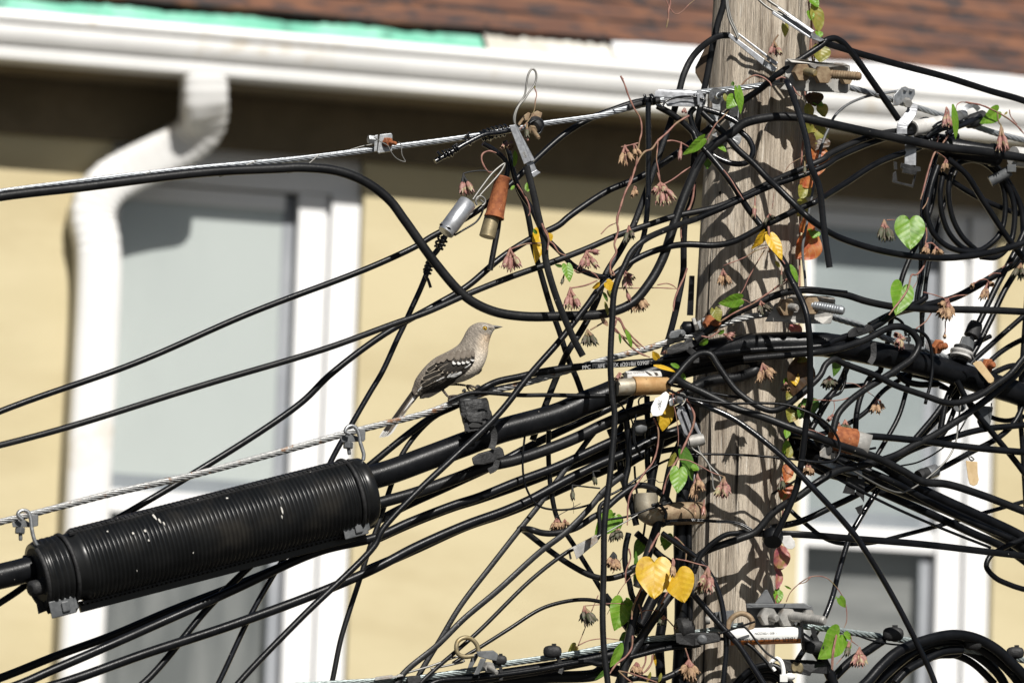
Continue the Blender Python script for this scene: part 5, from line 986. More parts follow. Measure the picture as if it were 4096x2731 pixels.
# ---- splice box and fibre tube
t = thing('splice_box', 'flat black splice box on the bluish strand with a black knob above', 'splice box', 'K 1020,1110')
part('case', RUB, t, lambda b: (poly(b, 'K 785,1045 1240,1040 1258,1060 1255,1135 985,1185 800,1158', -4, .022), poly(b, 'K 985,1050 1250,1045 1254,1132 987,1180', -4.4, .004)), .0015)
part('socket', INK, t, lambda b: poly(b, 'K 792,1075 832,1085 830,1150 800,1140', -4.2, .003), 0)
part('rivet', GPL, t, lambda b: b.lathe(pt('K 1065,1112', -4.4), pt('K 1065,1112', -4.7), [(0, .008), (.6, .007), (1, .004)], 16), 0)
part('knob', RUB, t, lambda b: (b.lathe(pt('K 795,1005', -3), pt('K 965,985', -3), [(0, .010), (.2, .017), (.8, .017), (1, .011)], 18), poly(b, 'K 810,900 855,898 880,960 830,970', -3, .014)), .0012)
t = thing('fibre_tube', 'white and orange split tube printed with fibre optic warning, on the low cable', 'marker tube', 'K 1730,1075')
A2, B3 = pt('K 1345,1085', -3.5), pt('K 2105,1062', -3.5); rt = .0130
part('tube', WHT, t, lambda b: b.lathe(A2, B3, [(0, rt*.94), (.01, rt), (.99, rt), (1, rt*.94)], 32), 0)
ORG = mat('orange_print', (.55, .16, .03), (.62, .22, .05), rough=.5, nscale=30)
def arcpatch(b, q0, q1, a0, a1, mi=0, lift=.0004):
    ax2 = B3-A2; tt = nrm(ax2); u2 = nrm(UP-np.dot(UP, tt)*tt); n2 = nrm(-F+np.dot(F, tt)*tt); V = []; na = 12
    for k in range(na+1):
        th = a0+(a1-a0)*k/na
        for q in (q0, q1): V.append(A2+ax2*q+(rt+lift)*(math.sin(th)*u2+math.cos(th)*n2))
    b.add(np.array(V), [(2*i, 2*i+1, 2*i+3, 2*i+2) for i in range(na)], mi, True)
part('orange_stripe', ORG, t, lambda b: arcpatch(b, .02, .985, -1.5, -.42), 0)
ax2 = B3-A2; tt2 = nrm(ax2); u2 = nrm(UP-np.dot(UP, tt2)*tt2)
part('lettering', INK, t, lambda b: (text_on(b, '1-800-VERIZON', None, -tt2, -u2, .0052, 0, bend=(A2+ax2*.51, rt, -.38), lift=.0007), text_on(b, 'FIBER OPTIC CABLE', None, -tt2, -u2, .0108, 0, bend=(A2+ax2*.54, rt, .45), lift=.0009)), 0)
solo('cable_end', 'black cable leaving the white tube end with a grey collar', 'cable stub', RUB, lambda b: (b.lathe(pt('K 2100,1062', -3.4), pt('K 2122,1060', -3.4), [(0, .026), (1, .029)], 24), ), 0)
t = thing('clip_bar', 'flat black bar with two pale rivets behind the white cable tie', 'bar', 'K 2100,1400')
part('bar', RUB, t, lambda b: (poly(b, 'K 1900,1318 2230,1330 2352,1355 L 320,1375 345,1450 300,1475 130,1460 120,1490 K 2180,1490 1930,1440', -2, .012),), .0012)
for c in ('K 2035,1405', 'K 2085,1412'): part('rivet', BRS, t, lambda b: b.lathe(pt(c, -2), pt(c, -2.3), [(0, .009), (1, .006)], 14, squash=.7), 0)
tag_plate('cable_tag', 'pale oval plastic tag hanging at the pole edge below the straight wire', 'K 1870,30 1990,25 2035,80 2042,140 2010,168 1960,165 1920,130', -4, DRT, None, None, None, None, 0)
solo('cable_stub', 'cut dark cable end beside the pale oval tag', 'cable stub', BLK, lambda b: b.lathe(pt('K 1810,20', -3), pt('K 1805,95', -4), [(0, .017), (.6, .017), (1, .014)], 18), 0)
# ---- beyond the pole
t = thing('conduit', 'open ended dark rusty conduit beyond the pole holding two black cables', 'conduit', 'J 550,690')
part('tube', RUS, t, lambda b: b.lathe(pt('J 318,645', -2), pt('J 590,700', -3.8), [(0, .010), (.06, .0165), (.2, .0195), (.95, .0210), (1, .0190)], 24), 0)
part('sleeve', GALD, t, lambda b: b.lathe(pt('J 575,705', -3.6), pt('J 735,752', -5.4), [(0, .0200), (1, .0200), (1, .0180), (.3, .0175)], 26, caps=False), 0)
part('bore', INK, t, lambda b: b.lathe(pt('J 690,738', -4.8), pt('J 694,739', -4.85), [(0, .0185), (1, .0185)], 24), 0)
part('plug', DRT, t, lambda b: (b.lathe(pt('J 360,600', -3), pt('J 430,580', -3), [(0, .010), (1, .006)], 14),), 0)
tag_plate('cable_tag', 'tan tag hanging by a wire from the black wire at the far window edge', 'J 1743,893 1866,905 1868,1020 1880,1090 1865,1140 1825,1160 1785,1140 1768,1080', -2, TAN, None, None, None, None, 0, INK, 'J 1775,820 1780,870 1800,890 1830,880 1810,860 1795,850')
tag_plate('cable_tag', 'dark grey tag hanging under the trunk beyond the coil wire', 'J 1885,325 1905,318 2028,330 2005,490 1995,545 1930,560 1885,540 1862,490 1868,420', 0, GPL, 'D590247', 'J 1985,425', -UP*.98-RT*.1, RT*.98-UP*.1, .0062, INK, 'J 2010,325 2012,290')
solo('cable_tag', 'small round dark tag peeping from under the trunk', 'tag', GPL, lambda b: poly(b, 'J 1615,340 1640,300 1740,300 1745,345 1715,380 1670,388 1630,370', 1, .004))
tag_plate('cable_tag', 'tan tag lying slanted across the trunk near the far clamp', 'H 1815,1188 1850,1160 1905,1158 2040,1340 2035,1375 2005,1392 1980,1385', -5, TAN, None, None, None, None, 0, INK, 'H 1790,1090 1815,1110 1830,1140 1840,1165')
t = thing('joint', 'clear plastic joint ending the black wire above the heavy bundle', 'joint', 'J 1340,1030')
part('body', RUB, t, lambda b: b.lathe(pt('J 1245,1060', 0), pt('J 1350,1020', 0), [(0, .010), (.5, .011), (1, .009)], 16), 0)
part('sleeve', GAL, t, lambda b: b.lathe(pt('J 1340,1025', 0), pt('J 1440,992', 0), [(0, .0105), (.9, .0105), (1, .007)], 16), 0)
t = thing('splitter', 'grey splitter joint between two black wires in front of the white casing', 'splitter', 'H 1760,980')
part('body', GPL, t, lambda b: (poly(b, 'H 1715,900 1790,905 1795,1020 1775,1100 1700,1050 1675,1000', -1, .022), poly(b, 'H 1790,890 1830,880 1835,950 1815,1080 1770,1120 1790,1010', -.4, .018)), .0015)
part('plug', RUB, t, lambda b: (b.lathe(pt('H 1855,765', 0), pt('H 1800,900', 0), [(0, .010), (.3, .0125), (1, .0125)], 16), b.lathe(pt('H 1720,1020', 0), pt('H 1680,1165', 0), [(0, .016), (.5, .015), (1, .011)], 16)), 0)
part('collar', DRT, t, lambda b: b.lathe(pt('H 1704,1060', -.5), pt('H 1690,1120', -.5), [(0, .019), (.4, .019), (.5, .017), (1, .0175)], 18), 0)
for lab, pl, n1, n2, b1 in [('rusty bolted clamp on the strand above the trunk, nearest the thin strap', 'H 1315,985 1325,940 1370,930 1420,955 1410,1050 1330,1035', 'H 1430,1000', 'H 1470,1020', 'H 1550,995'), ('rusty bolted clamp on the strand beside the slanted tan tag', 'H 1880,1150 1930,1130 2000,1160 2010,1230 1940,1240 1890,1210', 'H 1950,1205', 'H 1990,1212', 'H 2040,1195')]:
    t = thing('strand_clamp', lab, 'strand clamp', n1, 'strand clamps')
    part('plate', GAL, t, lambda b: poly(b, pl, -2, .014)); part('nut', RUS, t, lambda b: hexnut(b, pt(n1, -2.5), pt(n2, -3.5), 62), .0005); part('bolt', RUS, t, lambda b: threaded(b, pt(n2, -3.5), pt(b1, -5), 30, pitch=7), 0)
t = thing('cable_spacer', 'worn black rubber saddle on the trunk just beyond the middle plate', 'cable spacer', 'H 640,840')
part('saddle', RUB, t, lambda b: poly(b, 'H 512,905 520,855 560,820 590,805 640,812 690,815 710,775 760,790 785,840 700,870 600,905 520,912', -3, .03), .002)
part('hole', INK, t, lambda b: poly(b, 'H 605,830 650,825 665,850 620,862', -3.15, .004), 0)
part('strap', RUB, t, lambda b: band(b, 'H 775,965 780,1040 775,1120 740,1185', -4.6, 12, 1.5))
t = thing('cable_clip', 'black clip with a small hook on the trunk by the pink flowers', 'cable clip', 'H 1120,970')
part('body', RUB, t, lambda b: (poly(b, 'H 1080,985 1150,975 1210,990 1200,1050 1090,1040', -4.5, .02), poly(b, 'H 1140,880 1158,880 1158,985 1140,985', -4.5, .006), poly(b, 'H 1115,910 1170,905 1172,955 1118,960', -4.6, .01)), .001)
t = thing('tape_flag', 'torn black tape flag hanging from the heavy bundle beyond the pole', 'tape', 'J 580,1120')
part('flag', RUB, t, lambda b: (poly(b, 'J 500,1060 690,1080 680,1330 640,1270 600,1240 590,1170 580,1250 455,1230 475,1180 500,1110', -1, .003), poly(b, 'J 585,1385 668,1350 660,1430 640,1455 620,1450 600,1410', -1, .003)), 0)
part('collar', GAL, t, lambda b: (poly(b, 'J 205,875 250,890 630,985 650,1060 600,1050 400,1000 200,920', -2, .01), poly(b, 'J 620,990 660,1000 665,1085 620,1080', -2.2, .012)), .001)
t = thing('bolt_eye', 'pitted steel eye plate in the tangle under the rusty open conduit', 'eye plate', 'J 300,800')
part('plate', GALD, t, lambda b: (poly(b, 'J 215,800 260,755 310,735 380,760 400,830 360,880 280,870 220,850', -2, .01),))
part('hole', INK, t, lambda b: [b.lathe(pt(c, -2.1), pt(c, -2.15), [(0, r), (1, r)], 16) for c, r in (('J 290,770', .009), ('J 340,830', .006))], 0)
# tiny print on the coax
P_ = smooth_path(wp('F 1700,1472 1800,1462 1950,1452 2100,1442 2230,1432', -4), .004)
t0_ = nrm(P_[-1]-P_[0])
solo('cable_print', 'pale printed footage lettering along the coax above the conduit', 'lettering', PRT, lambda b: text_on(b, 'PPC PERFE  FLEX #2018# 0390FT', pt('F 2010,1457', -4)-F*.0050-UP*.001, t0_, np.cross(t0_, F), .0085), 0)
# ================================================================ the bird
ZB = Z0(1850, 1600)+.4
def PB(x, y, z=0.0):
    """point of the bird: outline units x, y; z towards the camera in the same units"""
    px, py = 1480+x*.33803, 1250+y*.33803; d = 10+ZB/100-z*.33803*PX
    return CAM+d*(F+(px-2048)*4e-5*RT+(1365.5-py)*4e-5*UP)
UB = .33803*PX
bird = empty('bird', PB(1250, 930), 'grey mockingbird with pale breast and yellow eye perched on the strand', 'bird')
ST = [((488, 930), (548, 1000), 22), ((512, 860), (600, 985), 42), ((545, 775), (690, 955), 80), ((640, 650), (862, 895), 130), ((760, 540), (1000, 843), 160), ((900, 468), (1125, 808), 176), ((1000, 412), (1255, 738), 176),
      ((1060, 362), (1345, 625), 162), ((1103, 292), (1392, 490), 138), ((1135, 228), (1403, 385), 120), ((1182, 166), (1428, 290), 112), ((1258, 124), (1450, 238), 101), ((1338, 115), (1466, 212), 84), ((1415, 133), (1476, 202), 54), ((1458, 150), (1482, 196), 26)]
Tp = smooth_path([(a[0], a[1], 0) for a, b, c in ST], 16)[:, :2]
def resamp(P_, n):
    d = np.concatenate([[0], np.cumsum(np.linalg.norm(np.diff(P_, axis=0), axis=1))]); q = np.linspace(0, d[-1], n); return np.stack([np.interp(q, d, P_[:, k]) for k in range(P_.shape[1])], 1)
ks = np.arange(len(ST)); kk = np.linspace(0, len(ST)-1, 90)
def cr(vals):
    """smooth interpolation over station numbers"""
    v = np.asarray(vals, float); out = []
    for q in kk:
        i = min(int(q), len(v)-2); t = q-i; p0, p1, p2, p3 = v[max(i-1, 0)], v[i], v[i+1], v[min(i+2, len(v)-1)]
        out.append(.5*(2*p1+(p2-p0)*t+(2*p0-5*p1+4*p2-p3)*t*t+(3*p1-p0-3*p2+p3)*t**3))
    return np.array(out)
TX, TY, BX, BY, WW = (cr([s_[0][0] for s_ in ST]), cr([s_[0][1] for s_ in ST]), cr([s_[1][0] for s_ in ST]), cr([s_[1][1] for s_ in ST]), cr([s_[2] for s_ in ST]))
na = 64; a = np.linspace(0, 2*math.pi, na, endpoint=False); V = []; Cc = []
def lerp(a_, b_, t): return tuple(a_[i]*(1-t)+b_[i]*t for i in range(3))
GREY, BACK, BUFF, PALE, RUMP = (.285, .25, .21), (.24, .208, .172), (.60, .49, .37), (.68, .61, .51), (.18, .152, .128)
def sst(x, a_, b_): t = min(1, max(0, (x-a_)/(b_-a_))); return t*t*(3-2*t)
hr = np.random.default_rng(3)
for i in range(90):
    f = kk[i]/(len(ST)-1)
    for th in a:
        c = math.cos(th); s_ = math.sin(th)               # c=1 back, c=-1 belly; s_ towards the camera
        cx, cy = (TX[i]+BX[i])/2, (TY[i]+BY[i])/2; h = np.array([(TX[i]-BX[i])/2, (TY[i]-BY[i])/2])
        x, y = cx+h[0]*c, cy+h[1]*c; z = WW[i]*s_*(1-.10*c)
        V.append(PB(x, y, z))
        # plumage: grey above, pale below, buff breast, pale throat, dark line before the eye
        lo = sst(-c, -.15, .55); col = lerp(lerp(BACK, GREY, sst(f, .3, .6)), lerp(PALE, BUFF, sst(f, .5, .62)*(1-sst(f, .70, .8))), lo)
        if f < .22: col = lerp(RUMP, col, sst(f, .02, .25))
        if f > .66:
            ch = sst(-c, .35, .9)*sst(f, .70, .8); col = lerp(GREY, (.58, .53, .46), ch) if f > .70 else col
            if .55 < f < .74: col = lerp(col, (.56, .40, .26), .5*sst(-c, .2, .8))
        e = math.hypot((x-1415)/60, (y-190)/16)
        if e < 1.2 and z > 0: col = lerp((.10, .085, .07), col, sst(e, .3, 1.2))
        e2 = math.hypot((x-1360)/44, (y-172)/34)
        if e2 < 1.25: col = lerp((.38, .345, .30), col, sst(e2, .7, 1.2))
        st_ = 1+.16*(hr.random()-.5)+.08*math.sin(x*.21+y*.33)*lo
        Cc.append(tuple(min(.9, max(.01, q*st_)) for q in col))
FEA = bpy.data.materials.new('plumage'); FEA.use_nodes = True; nt = FEA.node_tree; N = nt.nodes; L = nt.links
at = N.new('ShaderNodeVertexColor'); at.layer_name = 'tint'; tc = N.new('ShaderNodeTexCoord'); mp = N.new('ShaderNodeMapping'); mp.inputs['Scale'].default_value = (1, 1, 1)
mp.inputs['Rotation'].default_value = (0, R_(-38), 0); mp2 = N.new('ShaderNodeMapping'); mp2.inputs['Scale'].default_value = (.25, 1, 1.3)
L.new(tc.outputs['Object'], mp.inputs[0]); L.new(mp.outputs[0], mp2.inputs[0])
no = N.new('ShaderNodeTexNoise'); no.inputs['Scale'].default_value = 520; no.inputs['Detail'].default_value = 4; L.new(mp2.outputs[0], no.inputs[0])
mr = N.new('ShaderNodeMapRange'); mr.inputs[1].default_value = .3; mr.inputs[2].default_value = .7; mr.inputs[3].default_value = .52; mr.inputs[4].default_value = 1.38; L.new(no.outputs[0], mr.inputs[0])
vm = N.new('ShaderNodeVectorMath'); vm.operation = 'SCALE'; L.new(at.outputs[0], vm.inputs[0]); L.new(mr.outputs[0], vm.inputs['Scale'])
pb = N['Principled BSDF']; L.new(vm.outputs[0], pb.inputs['Base Color']); pb.inputs['Roughness'].default_value = .85; pb.inputs['Specular IOR Level'].default_value = .15
bp = N.new('ShaderNodeBump'); bp.inputs['Strength'].default_value = .7; bp.inputs['Distance'].default_value = .0015; L.new(no.outputs[0], bp.inputs['Height']); L.new(bp.outputs[0], pb.inputs['Normal'])
b = MB()
b.add(np.array(V), [(i*na+j, i*na+(j+1) % na, (i+1)*na+(j+1) % na, (i+1)*na+j) for i in range(89) for j in range(na)]+[list(range(na))[::-1], list(range(89*na, 90*na))], 0, True, col=Cc)
# the face looks the other way round in the loft: keep normals outwards
b.f = [f[::-1] for f in b.f]
b.build('body', FEA, bird)
def side_z(x, y):
    """how far the near flank bulges at an outline point"""
    d = np.full(90, 1e9); best = 0
    hx, hy = (TX-BX)/2, (TY-BY)/2; cx, cy = (TX+BX)/2, (TY+BY)/2; hl2 = hx*hx+hy*hy
    t = ((x-cx)*hx+(y-cy)*hy)/hl2; dist = np.hypot(x-cx-t*hx, y-cy-t*hy); i = int(np.argmin(dist)); tt = max(-1, min(1, t[i]))
    return WW[i]*math.sqrt(max(0, 1-tt*tt))*(1-.10*tt)
FD = mat('dark_feather', (.022, .019, .016), (.042, .036, .030), rough=.6, nscale=300, spec=.3)
FP = mat('pale_feather_edge', (.34, .29, .23), (.42, .37, .30), rough=.7, nscale=200, spec=.2)
FW = mat('white_feather', (.70, .69, .66), (.80, .79, .77), rough=.7, nscale=200, spec=.2)
FG = mat('grey_feather', (.15, .125, .10), (.20, .17, .14), rough=.7, nscale=200, spec=.2)
FM = [FD, FP, FW, FG]
def feather(b, base, tip, w, layer, edge=1, core=0, tipm=None, sag=0, zmin=0.0, ew=.30, edges=(True, True)):
    """one vane laid on the flank: base and tip in outline units, w its width"""
    base, tip = np.array(base, float), np.array(tip, float); ax = tip-base; Ln = np.linalg.norm(ax); ax /= Ln; s = np.array([-ax[1], ax[0]]); n = 12
    us = [-1, -1+ew, -.08, .08, 1-ew, 1]; V = []
    for i in range(n+1):
        v = i/n; hw = w/2*min(1, (.55+1.4*v))*(1 if v < .72 else math.sqrt(max(0, 1-((v-.72)/.28)**2))*.94+.06)
        for u in us:
            p = base+ax*Ln*v+s*(u*hw+sag*math.sin(v*math.pi)); z = max(side_z(*p), zmin)+5+layer*3.2-abs(u)*3+v*2
            V.append(PB(p[0], p[1], z))
    fs, mi = [], []
    k = len(us)
    for i in range(n):
        for j in range(k-1):
            fs.append((i*k+j, i*k+j+1, (i+1)*k+j+1, (i+1)*k+j)); m_ = core
            if j == 0 and edges[0] or j == k-2 and edges[1]: m_ = edge
            if i >= n-1: m_ = edge if edge else core
            if tipm is not None and i >= n*.74: m_ = tipm
            mi.append(m_)
    b.add(np.array(V), fs, mi, True)
# folded wing, built from the lowest layer up
w_ = MB()
for k, (b0, t0, wd) in enumerate([((1010, 790), (652, 1008), 62), ((980, 820), (590, 1018), 50), ((1120, 700), (640, 985), 60), ((1060, 740), (512, 992), 44), ((1020, 742), (532, 968), 40), ((990, 735), (560, 945), 40), ((960, 730), (585, 915), 40)]):
    feather(w_, b0, t0, wd, k*.8, edge=(1 if k > 3 else 0), zmin=46-k*2, ew=.16, edges=(True, False))
feather(w_, (1228, 560), (1075, 715), 56, 4, edge=0); feather(w_, (1215, 590), (1000, 760), 52, 3.5, edge=0); feather(w_, (1180, 640), (905, 850), 46, 2.5, edge=0)
for b0, t0, wd in [((1085, 705), (955, 765), 40), ((1050, 705), (925, 745), 36), ((1010, 722), (910, 768), 26)]: feather(w_, b0, t0, wd, 7.5, edge=2, core=2)
feather(w_, (880, 765), (710, 838), 17, 7, edge=2, core=2); feather(w_, (1195, 605), (1118, 655), 18, 7, edge=2, core=2); feather(w_, (1232, 535), (1222, 575), 14, 7, edge=2, core=2)
for k, (x, y) in enumerate([(560, 935), (580, 915), (595, 895)]): feather(w_, (x+24, y-34), (x+8, y), 14, 7, edge=2, core=2)
for k, (b0, t0, wd) in enumerate([((880, 730), (590, 878), 58), ((850, 690), (608, 792), 62), ((800, 605), (668, 696), 56)]): feather(w_, b0, t0, wd, 7+k*1.2, edge=1, ew=.22)
for k, (b0, t0, wd) in enumerate([((1215, 560), (1010, 712), 30), ((1180, 560), (960, 720), 32), ((1140, 560), (905, 722), 36), ((1095, 560), (845, 716), 42), ((1050, 555), (800, 688), 44), ((1000, 545), (772, 635), 44), ((960, 525), (770, 598), 42)]): feather(w_, b0, t0, wd, 9+k*.9, edge=1, ew=.20, edges=(False, True))
for k, (b0, t0, wd) in enumerate([((1222, 490), (1212, 578), 48), ((1185, 495), (1150, 603), 48), ((1145, 500), (1095, 610), 50), ((1105, 505), (1040, 616), 50), ((1065, 510), (980, 612), 50)]): feather(w_, b0, t0, wd, 14+k, edge=3, tipm=2, ew=.2)
for k, (b0, t0, wd) in enumerate([((1210, 440), (1225, 525), 46), ((1165, 440), (1165, 540), 60), ((1110, 445), (1095, 550), 64), ((1050, 450), (1020, 560), 66), ((980, 460), (930, 565), 70), ((910, 490), (840, 580), 66), ((850, 520), (785, 595), 56)]): feather(w_, b0, t0, wd, 18+k*.4, edge=3, core=3, ew=.2)
w_.build('wing', FM, bird)
# far wing tip and primaries peeping under the belly
w2 = MB()
def flat_feather(b, path, z, m_, th=3):
    q = [tuple(map(float, s_.split(','))) for s_ in path.split()]; k = len(q); f_ = np.array([PB(x, y, z) for x, y in q]); b.prism(f_, th*UB*2, m_)
flat_feather(w2, '1330,660 1322,690 1290,725 1245,745 1262,715 1300,685', -110, 0); flat_feather(w2, '980,835 860,900 690,960 600,1010 585,1018 590,985 700,930 850,870', -30, 0)
w2.build('wing', FM, bird)
# tail
t_ = MB()
for k, (b0, t0, wd, mc, me_, z) in enumerate([((560, 950), (205, 1462), 60, 2, 2, -8), ((545, 945), (185, 1468), 50, 2, 2, -4), ((535, 940), (160, 1475), 44, 3, 2, 0), ((525, 930), (140, 1478), 40, 0, 2, 4), ((515, 920), (120, 1480), 34, 0, 1, 9), ((505, 915), (108, 1478), 26, 0, 1, 14)]):
    b0, t0 = np.array(b0, float), np.array(t0, float); ax = t0-b0; Ln = np.linalg.norm(ax); ax /= Ln; s = np.array([-ax[1], ax[0]]); V = []; n = 14; us = [-1, -.7, 0, .7, 1]
    for i in range(n+1):
        v = i/n; hw = wd/2*(.45+.55*v if v < .8 else (.9+.1*v)*math.sqrt(max(.02, 1-((v-.8)/.2)**2*.97)))
        for u in us:
            p = b0+ax*Ln*v+s*u*hw; V.append(PB(p[0], p[1], z-abs(u)*3+v*6-28*v))
    fs, mi = [], []
    for i in range(n):
        for j in range(4): fs.append((i*5+j, i*5+j+1, (i+1)*5+j+1, (i+1)*5+j)); mi.append(2 if i > n*.82 and j in (1, 2, 3) else (me_ if j == 3 else mc))
    t_.add(np.array(V), fs, mi, True)
t_.build('tail', FM, bird)
tb = MB(); flat_feather(tb, '585,975 560,1010 470,1120 395,1210 360,1225 400,1150 480,1040 545,960', -14, 0); flat_feather(tb, '300,1310 330,1290 250,1400 205,1440 230,1390', -14, 0, 2); tb.build('tail_covert', FG, bird)
# bill, eye
BIL = mat('dark_bill', (.030, .027, .025), (.07, .065, .06), rough=.38, nscale=120)
bb2 = MB()
bb2.lathe(PB(1452, 172), PB(1572, 168), [(0, 24*UB), (.25, 20*UB), (.5, 14.5*UB), (.75, 9*UB), (.93, 4*UB), (1, .8*UB)], 14, 0, squash=.75)
bb2.lathe(PB(1452, 188), PB(1548, 176), [(0, 14*UB), (.4, 11*UB), (.8, 5*UB), (1, 1*UB)], 12, 0, squash=.8)
bb2.build('bill', BIL, bird)
zE = side_z(1360, 187)
eb = MB(); EYEY = mat('yellow_iris', (.62, .36, .03), (.72, .46, .06), rough=.12, nscale=100); PUP = mat('pupil', (.004, .004, .004), rough=.05); RING = mat('eye_ring', (.50, .46, .38), rough=.6); DKR = mat('dark_lid', (.03, .026, .022), rough=.5)
def disc(b, z0, z1, r, mi, x=1360, y=187): b.lathe(PB(x, y, z0), PB(x, y, z1), [(0, r*UB), (.5, r*.93*UB), (.85, r*.6*UB), (1, r*.15*UB)], 24, mi)
def annulus(b, z, r, w, mi): b.tube(np.array([PB(1360+r*math.cos(q), 187+r*math.sin(q), z) for q in np.linspace(0, 2*math.pi, 40)]), w*UB, mi, 8, False)
annulus(eb, zE-1, 32, 5.5, 0); annulus(eb, zE+2, 25, 4, 1); disc(eb, zE-4, zE+9, 24, 2); disc(eb, zE+6, zE+12.5, 11, 3); disc(eb, zE+10, zE+14, 3.2, 4, 1366, 181)  # the small white disc is a glint painted on the pupil
eb.build('eye', [RING, DKR, EYEY, PUP, WHT], bird)
ef = MB(); ef.lathe(PB(1360, 187, -zE+4), PB(1360, 187, -zE-9), [(0, 24*UB), (.5, 22*UB), (1, 4*UB)], 20, 0); ef.build('eye', EYEY, bird)
# legs with gripping toes
LEG = mat('bird_leg', (.045, .035, .028), (.12, .095, .075), rough=.55, nscale=160, bump=.6, bscale=500)
def toe(b, p, w): 
    P_ = smooth_path([PB(*q) for q in p], .0008); b.tube(P_, np.interp(np.linspace(0, 1, len(P_)), [0, .8, 1], [w*UB, w*.8*UB, w*.25*UB])*(1+.14*np.sin(np.arange(len(P_))*1.5)), 0, 8)
l1 = MB(); toe(l1, [(835, 880, 30), (872, 930, 34), (915, 985, 36), (935, 1002, 38)], 17)
toe(l1, [(925, 995, 38), (975, 985, 60), (1020, 982, 66), (1045, 1000, 50)], 14); toe(l1, [(928, 1000, 38), (975, 1030, 66), (1015, 1075, 66), (1042, 1112, 48)], 15)
toe(l1, [(925, 998, 30), (965, 1040, 46), (980, 1085, 40)], 12); toe(l1, [(925, 995, 30), (960, 992, -20), (985, 1030, -50)], 11); l1.build('leg', LEG, bird)
l2 = MB(); toe(l2, [(940, 848, -50), (1040, 850, -60), (1130, 862, -60), (1155, 870, -58)], 15)
toe(l2, [(1145, 865, -58), (1200, 868, -30), (1250, 888, -22), (1300, 905, -26)], 15); toe(l2, [(1150, 870, -58), (1195, 895, -20), (1235, 922, -20)], 13); toe(l2, [(1250, 885, -24), (1310, 905, -20), (1365, 915, -26), (1372, 935, -34)], 12); toe(l2, [(1145, 870, -58), (1160, 905, -60), (1180, 925, -70)], 12); l2.build('leg', LEG, bird)
# ================================================================ the vine
def leaf(parent, base, tip, w, m, o=-1, o2=None, roll=0, fold=.25, curl=.15, lobe=.22, name='leaf', nar=False):
    B_, T_ = pt(base, o), pt(tip, o if o2 is None else o2); ax = T_-B_; Ln = np.linalg.norm(ax); ax = ax/Ln
    s = nrm(np.cross(ax, F)); r = R_(roll); n = np.cross(s, ax); s2 = s*math.cos(r)+n*math.sin(r); n2 = np.cross(s2, ax)
    if np.dot(n2, F) > 0: n2 = -n2
    W_ = w*CROP[base.split()[0]][2]/2*PX; nu, nv = 12, 14; V = []; U = []
    for i in range(nv+1):
        v = i/nv
        hw = 1.22*(1-v)**.85*(.66+1.25*v) if not nar else math.sin(math.pi*min(1, v*.93+.07))**.8
        if v > .86 and not nar: hw *= 1-.35*(v-.86)/.14
        for j in range(nu+1):
            u = -1+2*j/nu; a = abs(u); back = lobe*math.sin(math.pi*min(1, a*1.02))**.8*(1-v)**1.5 if not nar else 0
            wav = .05*math.sin(v*11+u*5)*a
            p = B_+ax*Ln*(v-back)+s2*W_*hw*u+n2*(W_*(fold*a*hw-.5*fold+wav)-Ln*curl*v*v)
            V.append(p); U.append((u, v))
    if not nar:            # heart: rounded lobes either side of the notch
        hx = np.interp(np.linspace(0, 1, nv+1), np.linspace(0, 1, 12), [0, .14, .34, .58, .82, .97, 1.0, .93, .76, .50, .22, 0]); hy = np.interp(np.linspace(0, 1, nv+1), np.linspace(0, 1, 12), [0, -.10, -.155, -.145, -.05, .09, .25, .43, .60, .77, .91, 1])
        V, U = [], []
        for i in range(nv+1):
            my = (i/nv)**1.25
            for j in range(nu+1):
                u = -1+2*j/nu; a = abs(u); x = hx[i]*u; y = my*(1-a)+hy[i]*a; wav = .05*math.sin(y*9+u*4)*a
                V.append(B_+ax*Ln*y+s2*W_*x+n2*(W_*(fold*abs(x)-.4*fold+wav-.10*abs(x)**2)-Ln*curl*y*abs(y))); U.append((x, max(0, y)))
    k = nu+1; b = MB(); b.add(np.array(V), [(i*k+j, i*k+j+1, (i+1)*k+j+1, (i+1)*k+j) for i in range(nv) for j in range(nu)], 0, True, uv=U)
    return b.build(name, m, parent)
def stem(parent, paths, m=VINE):
    for q in paths:
        b = MB(); path, w, o = q; P_ = smooth_path(wp(path, o), .003)
        r = w/2*PX*.78*(1+.12*np.sin(np.arange(len(P_))*.9)); r[-3:] *= .7; b.tube(P_, r, 0, 7); b.build('stem', m, parent)
